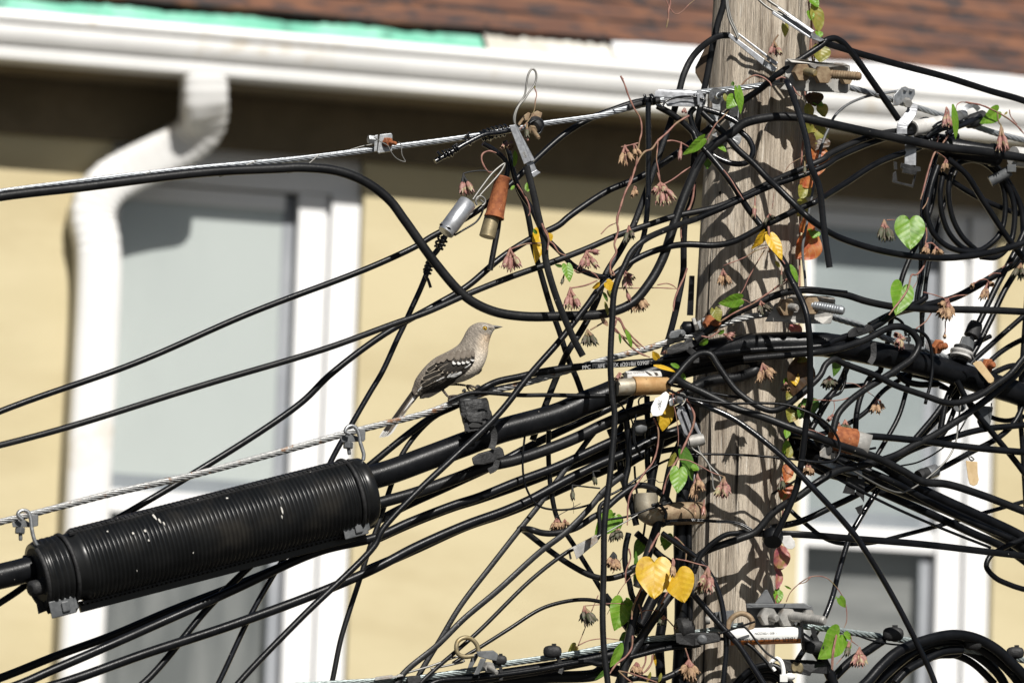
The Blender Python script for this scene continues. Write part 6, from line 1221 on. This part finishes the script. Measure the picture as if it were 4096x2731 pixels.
def flowers(parent, node, tips, m=SEP, o=-2, size=1.0, stalk=None, sm=None):
    """a hanging bunch: bell shaped calyxes with pointed sepals on short stalks"""
    N_ = pt(node, o); b = MB()
    if stalk: b.tube(smooth_path(wp(stalk, o), .003), 3.2*PX, 0, 6)
    for i, tp in enumerate(tips):
        T_ = pt(tp, o-1.2+.8*math.sin(i*2.4)); d = T_-N_; Ln = np.linalg.norm(d); d = d/Ln; k0 = N_+d*Ln*.40
        mid = (N_+k0)/2+RT*.002*math.sin(i*1.9)
        st_ = smooth_path(np.array([N_, mid, k0]), .002); b.tube(st_, np.linspace(2.8, 6.5, len(st_))*PX*size, 0, 7, False)
        r = 10.5*PX*size; n = 15; a = np.linspace(0, 2*math.pi, n, endpoint=False); h = UP if abs(np.dot(d, UP)) < .9 else RT
        u = nrm(np.cross(d, h)); v = np.cross(d, u); V = []; bl = Ln*.42
        for q, rr_ in [(0, .45), (.2, .8), (.5, 1.0), (.8, .92), (1, .72)]:
            rad = r*rr_*(1+.14*np.cos(5*a)); V.append(k0+d*bl*q+rad[:, None]*(np.cos(a)[:, None]*u+np.sin(a)[:, None]*v))
        b.add(np.vstack(V), [(p*n+j, p*n+(j+1) % n, (p+1)*n+(j+1) % n, (p+1)*n+j) for p in range(4) for j in range(n)], 1, True)
        for k in range(5):
            an = 2*math.pi*k/5+i; c, s_ = math.cos(an), math.sin(an); out = c*u+s_*v; tg = -s_*u+c*v; e = k0+d*bl*.85+out*r*.66
            fl = .05+.22*rng.random()**2; ln = Ln*(.17+.08*rng.random())
            P_ = [e-tg*r*.5, e+tg*r*.5, e+d*ln*.5+out*r*fl+tg*r*.34, e+d*ln+out*r*(fl*2.4), e+d*ln*.5+out*r*fl-tg*r*.34, e+d*ln*.4+out*r*(fl+.28)]
            b.add(np.array(P_), [(0, 1, 5), (1, 2, 5), (2, 3, 5), (3, 4, 5), (4, 0, 5)], 1, False)
    b.build('flower_cluster', [sm or VINE, m], parent)
def bunch(parent, c, n, spread, drop, **k):
    """a bunch whose flowers hang below node c"""
    x, y = [float(q) for q in c.split()[1].split(',')]; L_ = c.split()[0]
    tips = ['%s %g,%g' % (L_, x+spread*(-1+2*(i+.5)/n)+rng.uniform(-.2, .2)*spread, y+drop*rng.uniform(.8, 1.1)) for i in range(n)]
    flowers(parent, c, tips, **k)
def vine(label, at): return empty('vine', pt(at), label, 'vine', 'vines climbing over the cables')
# ---- vine on the strand round the silver clamp
v = vine('pink stemmed vine on the strand round the silver clamp, yellow leaf and hanging buds below', 'C 1000,400')
stem(v, [('Q 1838,690 1855,740 1845,790 1838,860 1820,900 1780,960 1700,1030 1640,1060', 6, -6), ('Q 1700,1030 1760,1090 1790,1100 1780,1070', 7, -7), ('Q 1530,1345 1480,1350 1425,1260 1430,1210 1480,1185 1540,1200', 9, -3),
         ('C 960,880 1040,1000 1080,1080 1095,1180 1080,1210', 9, -8), ('C 1220,1290 1250,1370 1290,1450 1280,1568', 10, -10), ('F 1230,10 1280,90 1300,170 1340,200 1400,290 1470,320', 9, -6), ('F 1560,470 1600,500 1700,480 1780,520 1820,570', 8, -4), ('F 1110,190 1220,188', 6, -6)])
flowers(v, 'C 1065,240', ['C 1065,410'], SEPG, -7, .9); bunch(v, 'C 850,440', 3, 60, 80, o=-4, size=.8); bunch(v, 'C 900,430', 2, 40, 80, m=SEPD, o=-5, size=.8)
flowers(v, 'C 400,770', ['C 375,1000', 'C 425,1010', 'C 505,985', 'C 470,1000'], SEP, -3, 1.05, 'C 705,750 600,740 480,750 400,770', INK)
flowers(v, 'F 890,240', ['F 815,470', 'F 885,505', 'F 1005,460', 'F 945,480'], SEP, -6, 1.1, 'F 1215,188 1050,200 900,250'); bunch(v, 'F 780,430', 1, 10, 5, o=-4, size=.2)
leaf(v, 'F 1195,80', 'F 1185,372', 165, LY, -5, -7, 30); leaf(v, 'F 1290,85', 'F 1330,165', 80, LY, -3, None, 40, nar=True); leaf(v, 'C 940,530', 'C 950,700', 70, LG, -5, None, 45, nar=True)
leaf(v, 'C 1060,950', 'C 1060,860', 40, LG, -9, None, 20, nar=True); leaf(v, 'C 1065,955', 'C 1095,930', 24, LG, -9, None, 0, nar=True); leaf(v, 'C 900,940', 'C 935,885', 34, LG, -4, None, 20, nar=True); leaf(v, 'C 1170,1400', 'C 1130,1350', 40, LG, -9, None, 20, nar=True)
leaf(v, 'Q 1843,690', 'Q 1832,672', 20, LO, -6, None, 0, nar=True)
leaf(v, 'F 1480,420', 'F 1520,582', 120, LG, -6, -7, 20); leaf(v, 'F 1440,435', 'F 1360,418', 36, LD, -5, None, 20, nar=True)
flowers(v, 'F 1460,500', ['F 1425,625'], SEPG, -5, .6, 'F 1455,440 1460,500')
# ---- vine hanging in front of the pole's shade side
v = vine('twisting pink vine with drooping bud clusters, hanging from the shiny bracket over the S cable', 'D 350,500')
stem(v, [('A 215,795 255,880 300,1010 360,1140 420,1240 435,1380 410,1500 D 420,130 400,250 370,440 320,560 280,680 230,800 190,950 180,1080', 9, -5), ('A 930,1210 800,1290 700,1390 600,1480 540,1560 D 470,280 400,370 370,440', 11, -6),
         ('D 370,440 320,600 270,690 210,870 175,1000 190,1100 150,1250 170,1330 110,1440 120,1568 F 1980,520 1950,470', 11, -6), ('D 605,150 600,250 590,360 610,470 630,590', 7, -6), ('D 650,630 760,570 870,490 945,440', 8, -5), ('D 700,170 760,165 850,190 960,250', 8, -4), ('D 400,190 300,215 220,230', 7, -5),
         ('D 985,620 970,760 930,880 890,930', 12, -2), ('D 850,1040 845,1150 860,1220', 9, -2), ('G 910,190 880,280 820,410 780,520 765,640', 10, -2), ('G 600,365 700,350 760,370 810,410', 6, -3), ('G 190,400 450,398 600,395 800,405', 6, -3),
         ('F 1980,1060 2020,970 2090,1080 2200,1200 2300,1290', 9, -5), ('G 150,690 220,760 270,870 350,960 420,1040', 9, -5), ('G 150,810 210,880 300,990 420,1080 520,1120', 9, -5), ('F 1990,950 1970,1080 2050,1150 2250,1270', 8, -4), ('A 220,800 245,830', 6, -5),
         ('A 690,0 715,60 740,100 790,150 850,130 920,60 990,0', 5, -4), ('A 720,-40 735,30 715,120 715,180 695,290', 10, -4)])
flowers(v, 'D 260,210', ['D 205,420', 'D 280,450', 'D 350,400'], SEPD, -6, 1.0, None); flowers(v, 'D 350,200', ['D 370,330', 'D 440,330'], SEPD, -5, .8); flowers(v, 'D 850,180', ['D 830,375'], SEP, -4, .9)
flowers(v, 'D 630,600', ['D 550,720', 'D 600,850', 'D 660,850', 'D 740,850', 'D 800,790', 'D 690,720'], SEP, -7, 1.1, 'D 600,500 630,600'); bunch(v, 'D 360,640', 2, 40, 110, m=SEPD, o=-4, size=.8); bunch(v, 'D 300,1050', 3, 60, 180, m=SEPG, o=-4, size=.9)
flowers(v, 'F 1690,270', ['F 1620,460', 'F 1700,465', 'F 1810,460', 'F 1830,290'], SEP, -5, 1.1, 'F 1730,260 1690,280'); stem(v, [('D 10,1140 90,1060 180,1020', 6, -5)])
flowers(v, 'F 2090,480', ['F 2085,680', 'F 2160,660', 'F 2195,570'], SEP, -5, 1.0); flowers(v, 'F 2100,660', ['F 2140,800'], SEP, -4, .8)
flowers(v, 'F 2220,700', ['F 2150,920', 'F 2230,920', 'F 2290,910', 'F 2335,870'], SEPD, -3, 1.1)
flowers(v, 'F 1520,650', ['F 1465,880', 'F 1520,900', 'F 1625,890', 'F 1570,890'], SEP, -6, 1.1, 'F 1800,580 1680,630 1520,660'); flowers(v, 'F 1700,1090', ['F 1650,1260', 'F 1720,1280', 'F 1800,1265', 'F 1760,1200'], SEPG, -5, 1.1, 'F 1860,1020 1730,1095')
leaf(v, 'F 1900,600', 'F 1990,690', 120, LY, -8, None, 30); leaf(v, 'F 1830,600', 'F 1760,670', 70, LY, -7, None, 50, nar=True); leaf(v, 'F 1920,690', 'F 1975,790', 90, LO, -6, None, 50); leaf(v, 'F 1860,700', 'F 1920,800', 50, LD, -7, None, 40, nar=True); leaf(v, 'F 1880,800', 'F 1920,940', 40, LO, -7, None, 20, nar=True); leaf(v, 'F 1840,980', 'F 1925,1050', 60, SEPD, -5, None, 30, nar=True)
leaf(v, 'F 2095,1090', 'F 2180,1275', 60, LG, -6, None, 35, nar=True); leaf(v, 'F 2030,1130', 'F 2050,1240', 30, LD, -6, None, 20, nar=True)
leaf(v, 'D 1080,150', 'D 895,320', 130, LG, -6, -7, 35); leaf(v, 'D 1215,200', 'D 1330,268', 70, LG, -4, None, 40, nar=True); leaf(v, 'D 1120,345', 'D 1130,462', 105, LD, -2, None, 20)
leaf(v, 'A 1405,1020', 'A 1338,1128', 140, LG, -9, -10, 10); leaf(v, 'A 1440,930', 'A 1495,1185', 110, LG, -9, -9, 35); leaf(v, 'A 1395,900', 'A 1380,850', 40, LD, -8, None, 20, nar=True); leaf(v, 'A 1300,980', 'A 1320,1060', 50, LO, -8, None, 20, nar=True)
stem(v, [('A 1480,890 1540,830 1620,790 1700,810 1780,870 1790,900', 8, -6), ('A 1840,835 1900,810 1960,840 2020,920 2060,980 2105,1015', 9, -8), ('A 1390,1090 1350,1150 1290,1220 1210,1300 1110,1470', 7, -9)])
flowers(v, 'A 1820,430', ['A 1770,580', 'A 1840,600', 'A 1900,590'], SEP, -3, .9, 'A 1865,365 1820,430'); leaf(v, 'A 1930,260', 'A 1945,390', 90, LO, -2, None, 30); flowers(v, 'A 880,1130', ['A 860,1180', 'A 900,1190'], SEP, -5, .5)
# ---- vine in front of the pole
v = vine('thin vine across the pole front with two yellow leaves and green leaves lower down', 'G 1500,300')
stem(v, [('D 1290,470 1360,560 1440,690 1500,780', 7, -6), ('D 2190,290 2110,340 1990,410 1930,490', 4, -9), ('D 1750,1280 1640,1310 1500,1390 1290,1470', 6, -5), ('G 1720,0 1620,170 1550,300 1500,410 1440,500', 6, -5), ('G 1970,290 1880,360 1790,430 1700,490 1600,560 1400,660 1240,760', 9, -6), ('D 1760,1060 1770,1180 1790,1290 1760,1330', 12, -7), ('G 1900,100 1940,160 1980,280 1930,350 1830,400', 7, -8), ('G 1470,510 1530,530 1590,570', 5, -6), ('G 1060,900 1150,910 1230,860 1300,830', 8, -5), ('D 1820,700 1810,800 1800,880', 4, -4)])
leaf(v, 'D 1720,1130', 'D 1605,1310', 130, LY, -6, None, 45); leaf(v, 'D 1780,1165', 'D 1915,1390', 150, LY, -9, -10, 25); leaf(v, 'G 1990,150', 'G 2080,330', 70, LG, -9, None, 35, nar=True); leaf(v, 'G 1880,180', 'G 1830,110', 40, LO, -8, None, 10, nar=True)
leaf(v, 'G 1470,515', 'G 1255,570', 150, LG, -7, -8, 20); leaf(v, 'G 1450,590', 'G 1350,680', 80, LD, -6, None, 40, nar=True); leaf(v, 'G 1200,620', 'G 1260,740', 130, LO, -7, None, 20); leaf(v, 'G 1170,600', 'G 1180,690', 40, LO, -7, None, 30, nar=True); leaf(v, 'G 1130,930', 'G 1045,1000', 80, LG, -4, None, 40, nar=True); leaf(v, 'G 1300,840', 'G 1230,880', 50, LG, -5, None, 30, nar=True)
flowers(v, 'D 1625,740', ['D 1605,985'], SEP, -5, .75); flowers(v, 'D 1770,930', ['D 1710,1040', 'D 1800,1000', 'D 1830,980'], SEPG, -6, .7); flowers(v, 'D 2140,380', ['D 2140,525'], SEPG, -9, .7); flowers(v, 'G 1285,200', ['G 1240,370', 'G 1300,390', 'G 1370,370'], SEPD, -4, 1.0)
flowers(v, 'G 1900,170', ['G 1890,400'], SEPG, -9, .6); flowers(v, 'G 1680,530', ['G 1660,660', 'G 1690,690', 'G 1790,640', 'G 1720,690'], SEPG, -7, .9); flowers(v, 'G 1290,880', ['G 1390,930', 'G 1420,890'], SEP, -6, 1.0)
flowers(v, 'G 1700,1180', ['G 1650,1400', 'G 1720,1370', 'G 1800,1370', 'G 1840,1310'], SEPD, -6, 1.1); flowers(v, 'G 640,1080', ['G 700,1060'], SEP, -6, .6); flowers(v, 'G 200,1280', ['G 170,1360', 'G 230,1340'], SEP, -6, .8)
leaf(v, 'G 600,1130', 'G 545,1060', 80, LY, -6, None, 20); leaf(v, 'G 560,1205', 'G 805,1250', 55, LY, -6, None, 35, nar=True); leaf(v, 'G 740,1190', 'G 850,1230', 50, LG, -5, None, 20, nar=True); leaf(v, 'G 850,1280', 'G 895,1370', 50, LG, -4, None, 20, nar=True)
# ---- climber up the lit edge of the pole
v = vine('climbing vine on the lit pole edge with olive, orange and red leaves', 'A 2230,700')
stem(v, [('X 3245,-200 B 100,-20 110,120 130,250 125,420 130,560 150,700 60,960 100,1100 60,1300 40,1500 E 30,300 20,600 10,900 I 2060,-100 1980,300 1960,700 1940,1000 1920,1300 K 1880,150 1870,500 1860,720', 10, 5), ('B 170,450 160,640 150,900 100,1290 90,1500', 6, 6)])
for b0, t0, w, m, roll, nar in [('B 110,-20', 'B 215,60', 70, LG, 45, True), ('B 150,40', 'B 235,330', 95, LO, 35, True), ('B 110,110', 'B 130,200', 50, LG, 30, True), ('B 200,320', 'B 220,390', 50, LG, 30, True), ('B 220,460', 'B 240,640', 120, LO, 30, True), ('B 140,960', 'B 180,1100', 110, LBR, 20, True), ('B 100,1030', 'B 270,1090', 60, LG, 40, True), ('B 100,1080', 'B 110,1240', 60, LO, 20, True), ('B 200,1090', 'B 290,1210', 90, LO, 40, True),
                                ('B 230,1250', 'B 100,1470', 190, LO, 30, True), ('E 200,90', 'E 190,250', 150, LBR, 25, True), ('E 190,180', 'E 180,540', 150, LR, 25, True), ('E 110,520', 'E 40,640', 110, LR, 35, True), ('E 80,620', 'E 30,760', 90, LO, 20, True), ('E 60,760', 'E 10,950', 90, LO, 30, True), ('E 130,980', 'E 40,1120', 130, LR, 40, True), ('E 190,1130', 'E 20,1400', 170, LR, 30, True), ('E 150,1090', 'E 160,1170', 80, LG, 30, True), ('E 60,1150', 'E 0,1400', 90, LR, 35, True),
                                ('G 2010,770', 'G 2080,900', 80, LP, 30, True), ('G 2110,1110', 'G 2085,1560', 170, LBR, 20, True), ('G 2060,1150', 'G 2170,1140', 50, LO, 45, True), ('G 1990,1250', 'G 2060,1400', 70, LY, 30, True), ('G 1950,1330', 'G 1970,1470', 50, LG, 30, True), ('G 2010,1400', 'G 1970,1560', 60, LO, 30, True), ('I 2010,350', 'I 2000,480', 90, LO, 30, True), ('I 2160,230', 'I 2230,400', 110, LD, 20, True), ('I 2130,280', 'I 2100,450', 70, LD, 20, True),
                                ('I 1950,560', 'I 1960,660', 40, LG, 20, True), ('I 1965,680', 'I 1930,880', 70, LG, 40, True), ('I 1990,740', 'I 1960,900', 50, LO, 30, True), ('I 1960,920', 'I 1960,1110', 80, LR, 35, True), ('I 1960,1110', 'I 1940,1300', 130, LR, 25, True), ('I 1920,1180', 'I 1900,1290', 60, LO, 25, True), ('K 1920,130', 'K 1870,400', 110, LP, 30, True), ('K 1880,380', 'K 1865,580', 50, LP, 30, True), ('K 1860,580', 'K 1865,720', 60, LG, 20, True), ('K 1880,640', 'K 1850,740', 40, LP, 25, True)]:
    leaf(v, b0, t0, w*1.9, m, 4, 3, roll, .35, .12, nar=nar)
bunch(v, 'G 1940,1380', 3, 50, 100, m=SEPD, o=1, size=.8); bunch(v, 'I 1900,1050', 4, 40, 150, m=SEPG, o=-5, size=.7); bunch(v, 'J 90,930', 5, 70, 110, m=SEPD, o=-3, size=1.1)
flowers(v, 'J 320,10', ['J 245,120', 'J 290,150', 'J 350,130', 'J 390,110'], SEPG, -2, 1.2); leaf(v, 'H 400,1150', 'H 380,1320', 120, LD, 2, None, 30)
# ---- vine in the tangle with the yellow hearts
v = vine('vine in the tangle bearing two bright yellow heart leaves and several green ones', 'K 600,300')
stem(v, [('I 560,450 605,560 610,680 580,840 540,930 470,1010 400,1120 320,1240 295,1330 285,1568', 9, -3), ('I 905,250 950,330 985,420 975,520 930,630 880,740 820,860 760,960 690,1120 660,1240', 12, -7), ('I 755,150 770,300 800,450 820,650 815,740', 5, -6), ('K 620,0 560,100 510,200', 12, -4), ('K 460,520 400,640 340,800 330,900', 12, -4), ('K 720,600 690,640 640,740', 10, -4), ('K 300,160 320,250 270,400 265,520', 8, -2), ('K 780,40 830,80 880,140 900,200 895,290', 9, -4),
         ('K 340,1070 330,1200 270,1290 170,1370 100,1470', 10, -4), ('K 190,1440 300,1460 450,1510 600,1560', 8, -5), ('K 200,1450 280,1520 350,1570', 8, -5), ('K 550,1270 540,1350 480,1440 420,1480', 10, -2), ('K 480,1280 470,1360 400,1480', 9, -2), ('K 400,740 430,830 440,900', 8, -3), ('K 660,860 730,930 790,1000', 7, -3), ('K 440,820 480,808 600,810', 5, -2), ('I 820,880 920,890 1050,950 1180,1020 1300,1060', 6, -8), ('K 790,270 900,290 1010,320 1130,350', 7, -6), ('M 2352,560 2220,700 2080,950', 4, 1), ('M 2000,780 1950,900 1880,1080 1800,1280', 5, 1), ('M 1820,1230 1920,1185 2060,1168 2190,1180', 6, 0), ('M 1880,875 2000,865 2100,855 2290,857', 5, 0)])
leaf(v, 'K 567,302', 'K 567,682', 385, LY, -8, -10, 0, .05, .04, .36); leaf(v, 'K 806,412', 'K 880,722', 325, LY, -9, -11, -8, .08, .05, .36)
leaf(v, 'I 825,985', 'I 812,1225', 185, LG, -9, -11, 0, .05, .05, .34); leaf(v, 'I 870,800', 'I 1000,1090', 170, LD, -7, None, 40); leaf(v, 'I 790,810', 'I 730,960', 100, LO, -6, None, 45, nar=True); leaf(v, 'I 950,960', 'I 1040,970', 110, LG, -7, None, 50, nar=True)
leaf(v, 'I 690,330', 'I 662,580', 190, LY, -4, None, 10); leaf(v, 'I 880,10', 'I 890,70', 24, LG, -4, None, 20, nar=True)
leaf(v, 'M 2130,75', 'M 1985,250', 190, LG, -1, None, 10); leaf(v, 'M 2160,80', 'M 2205,190', 110, LG, -1, None, 20); leaf(v, 'I 150,1470', 'I 20,1560', 90, LD, 0, None, 30)
leaf(v, 'M 2225,835', 'M 2165,1085', 220, LG, 0, -1, 15); leaf(v, 'M 2250,830', 'M 2310,860', 90, LG, 0, None, 45); leaf(v, 'M 2215,1205', 'M 2130,1425', 95, LG, -4, None, 30, nar=True); leaf(v, 'M 2250,1130', 'M 2195,1190', 80, LD, 1, None, 30); leaf(v, 'K 700,20', 'K 690,180', 150, LD, 6, None, 20); leaf(v, 'K 440,80', 'K 370,260', 140, LD, 6, None, 20); leaf(v, 'K 375,190', 'K 385,520', 60, LD, 3, None, 40, nar=True); leaf(v, 'K 660,880', 'K 480,960', 50, LD, 4, None, 30, nar=True)
leaf(v, 'K 560,1260', 'K 590,1390', 30, LY, -1, None, 20, nar=True); leaf(v, 'M 2080,1450', 'M 1980,1540', 50, LD, 2, None, 20); leaf(v, 'K 640,1460', 'K 620,1560', 40, LO, -2, None, 30, nar=True); leaf(v, 'K 530,1450', 'K 500,1560', 45, LO, -2, None, 40, nar=True); leaf(v, 'M 1800,1235', 'M 1740,1290', 50*2, LO, 1, None, 30); leaf(v, 'K 700,70', 'K 640,130', 40, LG, 5, None, 20, nar=True)
flowers(v, 'K 762,260', ['K 752,470', 'K 770,475'], SEPD, -12, .9, None); flowers(v, 'K 1130,355', ['K 1040,560', 'K 1080,620', 'K 1150,640', 'K 1170,590', 'K 1120,640'], SEP, -8, 1.2); flowers(v, 'I 1300,1060', ['I 1200,1280', 'I 1260,1300', 'I 1310,1295', 'I 1350,1260'], SEP, -8, 1.15); flowers(v, 'I 1020,1030', ['I 940,1300', 'I 990,1310', 'I 1030,1200', 'I 1090,1230'], SEPD, -8, 1.0)
flowers(v, 'K 1060,520', ['K 990,640', 'K 1040,650', 'K 1070,640'], SEPG, -7, .7); flowers(v, 'K 660,870', ['K 610,960', 'K 660,970'], SEPG, -4, .8); bunch(v, 'K 380,1350', 5, 70, 130, m=SEPD, o=-3, size=1.1); flowers(v, 'K 930,1320', ['K 840,1480', 'K 900,1560', 'K 960,1540', 'K 1030,1490', 'K 980,1570'], SEPD, -5, 1.3, 'K 890,1200 930,1320'); bunch(v, 'K 140,200', 6, 80, 190, m=SEPD, o=0, size=1.2, sm=INK)
bunch(v, 'M 2160,150', 5, 60, 150, m=SEPG, o=0, size=1.1); flowers(v, 'M 1875,875', ['M 1855,1020', 'M 1900,1070', 'M 1950,1050', 'M 1990,1030'], SEPG, 0, 1.1); flowers(v, 'S 2135,565', ['S 2140,695'], SEPG, 1, .9, 'S 2352,592 2240,580 2135,568', INK); flowers(v, 'S 2295,460', ['S 2320,570'], SEPG, 1, .9, 'S 2352,455 2295,460', INK)
bunch(v, 'S 2010,830', 5, 50, 100, m=SEPD, o=2, size=1.1); bunch(v, 'M 1700,100', 3, 50, 80, m=SEPD, o=2, size=.7); flowers(v, 'I 1090,1300', ['I 1075,1475'], LP, -6, .9); flowers(v, 'I 990,1320', ['I 995,1490'], SEPD, -6, .5)
stem(v, [('S 2000,820 2060,785 2200,710', 4, 1), ('I 460,1110 500,1090 560,1080 620,1120 680,1110', 4, 2), ('K 130,420 230,260', 4, 0), ('S 2145,700 2145,790', 3, 2)], INK)
# ---- vine by the coil with the big green heart
v = vine('vine beside the hanging coil with a big bright green heart leaf', 'E 1200,900')
stem(v, [('E 1560,110 1490,210 1420,290 1370,420 1330,560 1300,680 1270,780', 10, -4), ('E 1430,280 1480,310 1530,350 1545,400', 5, -4), ('E 1460,120 1440,210 1415,290', 7, -4), ('E 1290,880 1330,820 1350,760', 6, -3), ('E 1325,1070 1335,1150 1320,1240', 8, -4), ('E 1330,1410 1290,1500 1220,1568 H 1180,260 1140,400 1080,500 1000,600 940,680', 10, -5), ('B 1800,1090 1700,1070 1650,1100 1640,1150', 5, -3), ('B 1740,1070 1900,1100 2000,1140 2120,1200 2250,1290 2352,1400', 9, -4), ('H 1300,440 1400,465 1540,510', 6, -2), ('H 1390,645 1330,740 1240,810 1150,880 1100,900', 6, -4), ('E 915,995 1000,990', 6, -5, ), ('H 1530,740 1528,860 1520,910', 6, -2), ('B 2200,1150 2210,1210 2280,1300', 6, -4),
         ('H 1520,520 1640,480 1760,470', 7, -3), ('H 1980,275 2030,245 2110,245', 6, -3), ('H 2120,190 2170,150 2230,130', 6, -3), ('H 1830,350 1900,310 1960,310 2010,350', 6, -3), ('H 1240,240 1235,320 1190,400 1120,480', 4, -3), ('J 150,260 250,260 400,265 530,230 650,140 700,100', 6, -1), ('J 490,85 580,90 650,130 740,190 810,240', 4, -1), ('J 0,550 150,580 270,630', 5, -3), ('J 365,270 370,350 350,410', 4, -1)])
leaf(v, 'E 1157,990', 'E 1165,1296', 325, LG, -7, -9, 0, .06, .04, .34); leaf(v, 'H 1088,378', 'H 1035,655', 270, LG, -4, -6, 15, .35, .1); leaf(v, 'H 1130,400', 'H 1120,600', 120, LD, -4, None, 30); leaf(v, 'B 1608,1090', 'B 1670,1455', 85, LG, -7, None, 30, nar=True); leaf(v, 'B 2080,1165', 'B 1930,1285', 170, LG, -2, -3, 20); leaf(v, 'B 2180,1170', 'B 2150,1200', 24, LO, -3, None, 20, nar=True)
flowers(v, 'E 890,990', ['E 835,1200', 'E 890,1240', 'E 960,1220', 'E 990,1225'], SEPG, -6, 1.2); flowers(v, 'B 1540,1120', ['B 1510,1340', 'B 1590,1340', 'B 1560,1330'], SEP, -6, .9); flowers(v, 'B 2110,1310', ['E 2085,290', 'E 2145,300', 'E 2180,280'], SEP, -5, 1.0, 'B 2075,1170 2085,1270 2110,1310'); flowers(v, 'E 1535,360', ['E 1490,480', 'E 1545,470'], SEPD, -4, .8)
flowers(v, 'E 1330,1240', ['E 1300,1350', 'E 1340,1360'], SEPD, -4, 1.1); flowers(v, 'E 1430,1270', ['E 1400,1365', 'E 1470,1365', 'E 1510,1355'], SEPD, -4, .8, 'E 1330,1240 1390,1235 1430,1270'); flowers(v, 'H 1560,510', ['H 1450,700', 'H 1500,740', 'H 1560,750', 'H 1610,710', 'H 1470,600'], SEPD, -4, 1.25); flowers(v, 'H 1525,860', ['H 1522,925'], SEPD, -3, .7); flowers(v, 'H 1830,340', ['H 1800,390'], SEPD, -3, .9); flowers(v, 'H 1980,330', ['H 1890,530', 'H 1950,520', 'H 2030,370'], SEPD, -4, 1.0)
flowers(v, 'H 2320,140', ['H 2230,290', 'H 2310,320', 'H 2345,280'], SEPG, -3, 1.1); flowers(v, 'H 1060,880', ['H 1000,890', 'H 1070,1040', 'H 1020,1000', 'H 1095,950'], SEP, -6, 1.1); flowers(v, 'J 820,250', ['J 750,400', 'J 890,365', 'J 830,410'], SEPD, -1, 1.0); flowers(v, 'J 350,410', ['J 300,480', 'J 430,560', 'J 400,500'], SEP, -2, .9); flowers(v, 'J 480,465', ['J 440,600', 'J 500,600', 'J 550,610'], SEPG, -2, .9); flowers(v, 'J 30,300', ['J 40,360'], SEPD, -3, 1.0)
# ---- vine by the low plate
v = vine('vine at the lowest plate with a large green leaf and a thin arching tendril', 'L 380,1100')
stem(v, [('K 1945,720 1990,620 2080,530 2200,455 2290,445 L -60,570 0,530 100,465 200,448 290,470 360,530 430,620 475,700 500,840 495,930 470,990', 5, -5), ('L 390,1060 350,1250 340,1420', 7, -4), ('L 395,1070 365,1240 350,1430', 6, -4), ('L 540,1070 550,1120 480,1260 390,1370', 5, -3), ('L 540,1120 620,1180', 5, -3)])
leaf(v, 'L 425,1062', 'L 262,1300', 300, LG, -3, -5, 25); leaf(v, 'L 470,1050', 'L 560,1090', 100, LG, -3, None, 40, nar=True); leaf(v, 'L 500,1130', 'L 530,1240', 90, LG, -3, None, 35, nar=True); leaf(v, 'L 425,680', 'L 495,782', 90, LG, -6, None, 15); leaf(v, 'L 400,660', 'L 380,690', 16, LG, -6, None, 20, nar=True); leaf(v, 'K 2000,585', 'K 1925,550', 24, LG, -5, None, 20, nar=True)
flowers(v, 'L 635,1190', ['L 550,1400', 'L 590,1410', 'L 660,1410', 'L 700,1390'], SEP, -4, 1.15); flowers(v, 'L 520,1130', ['L 490,1300', 'L 510,1290'], SEPG, -4, .9)
# ---------------------------------------------------------------- tidy
for o in bpy.data.objects:
    if '_o' in o: del o['_o']
for m in bpy.data.materials:
    if 'nodes' in m: del m['nodes']
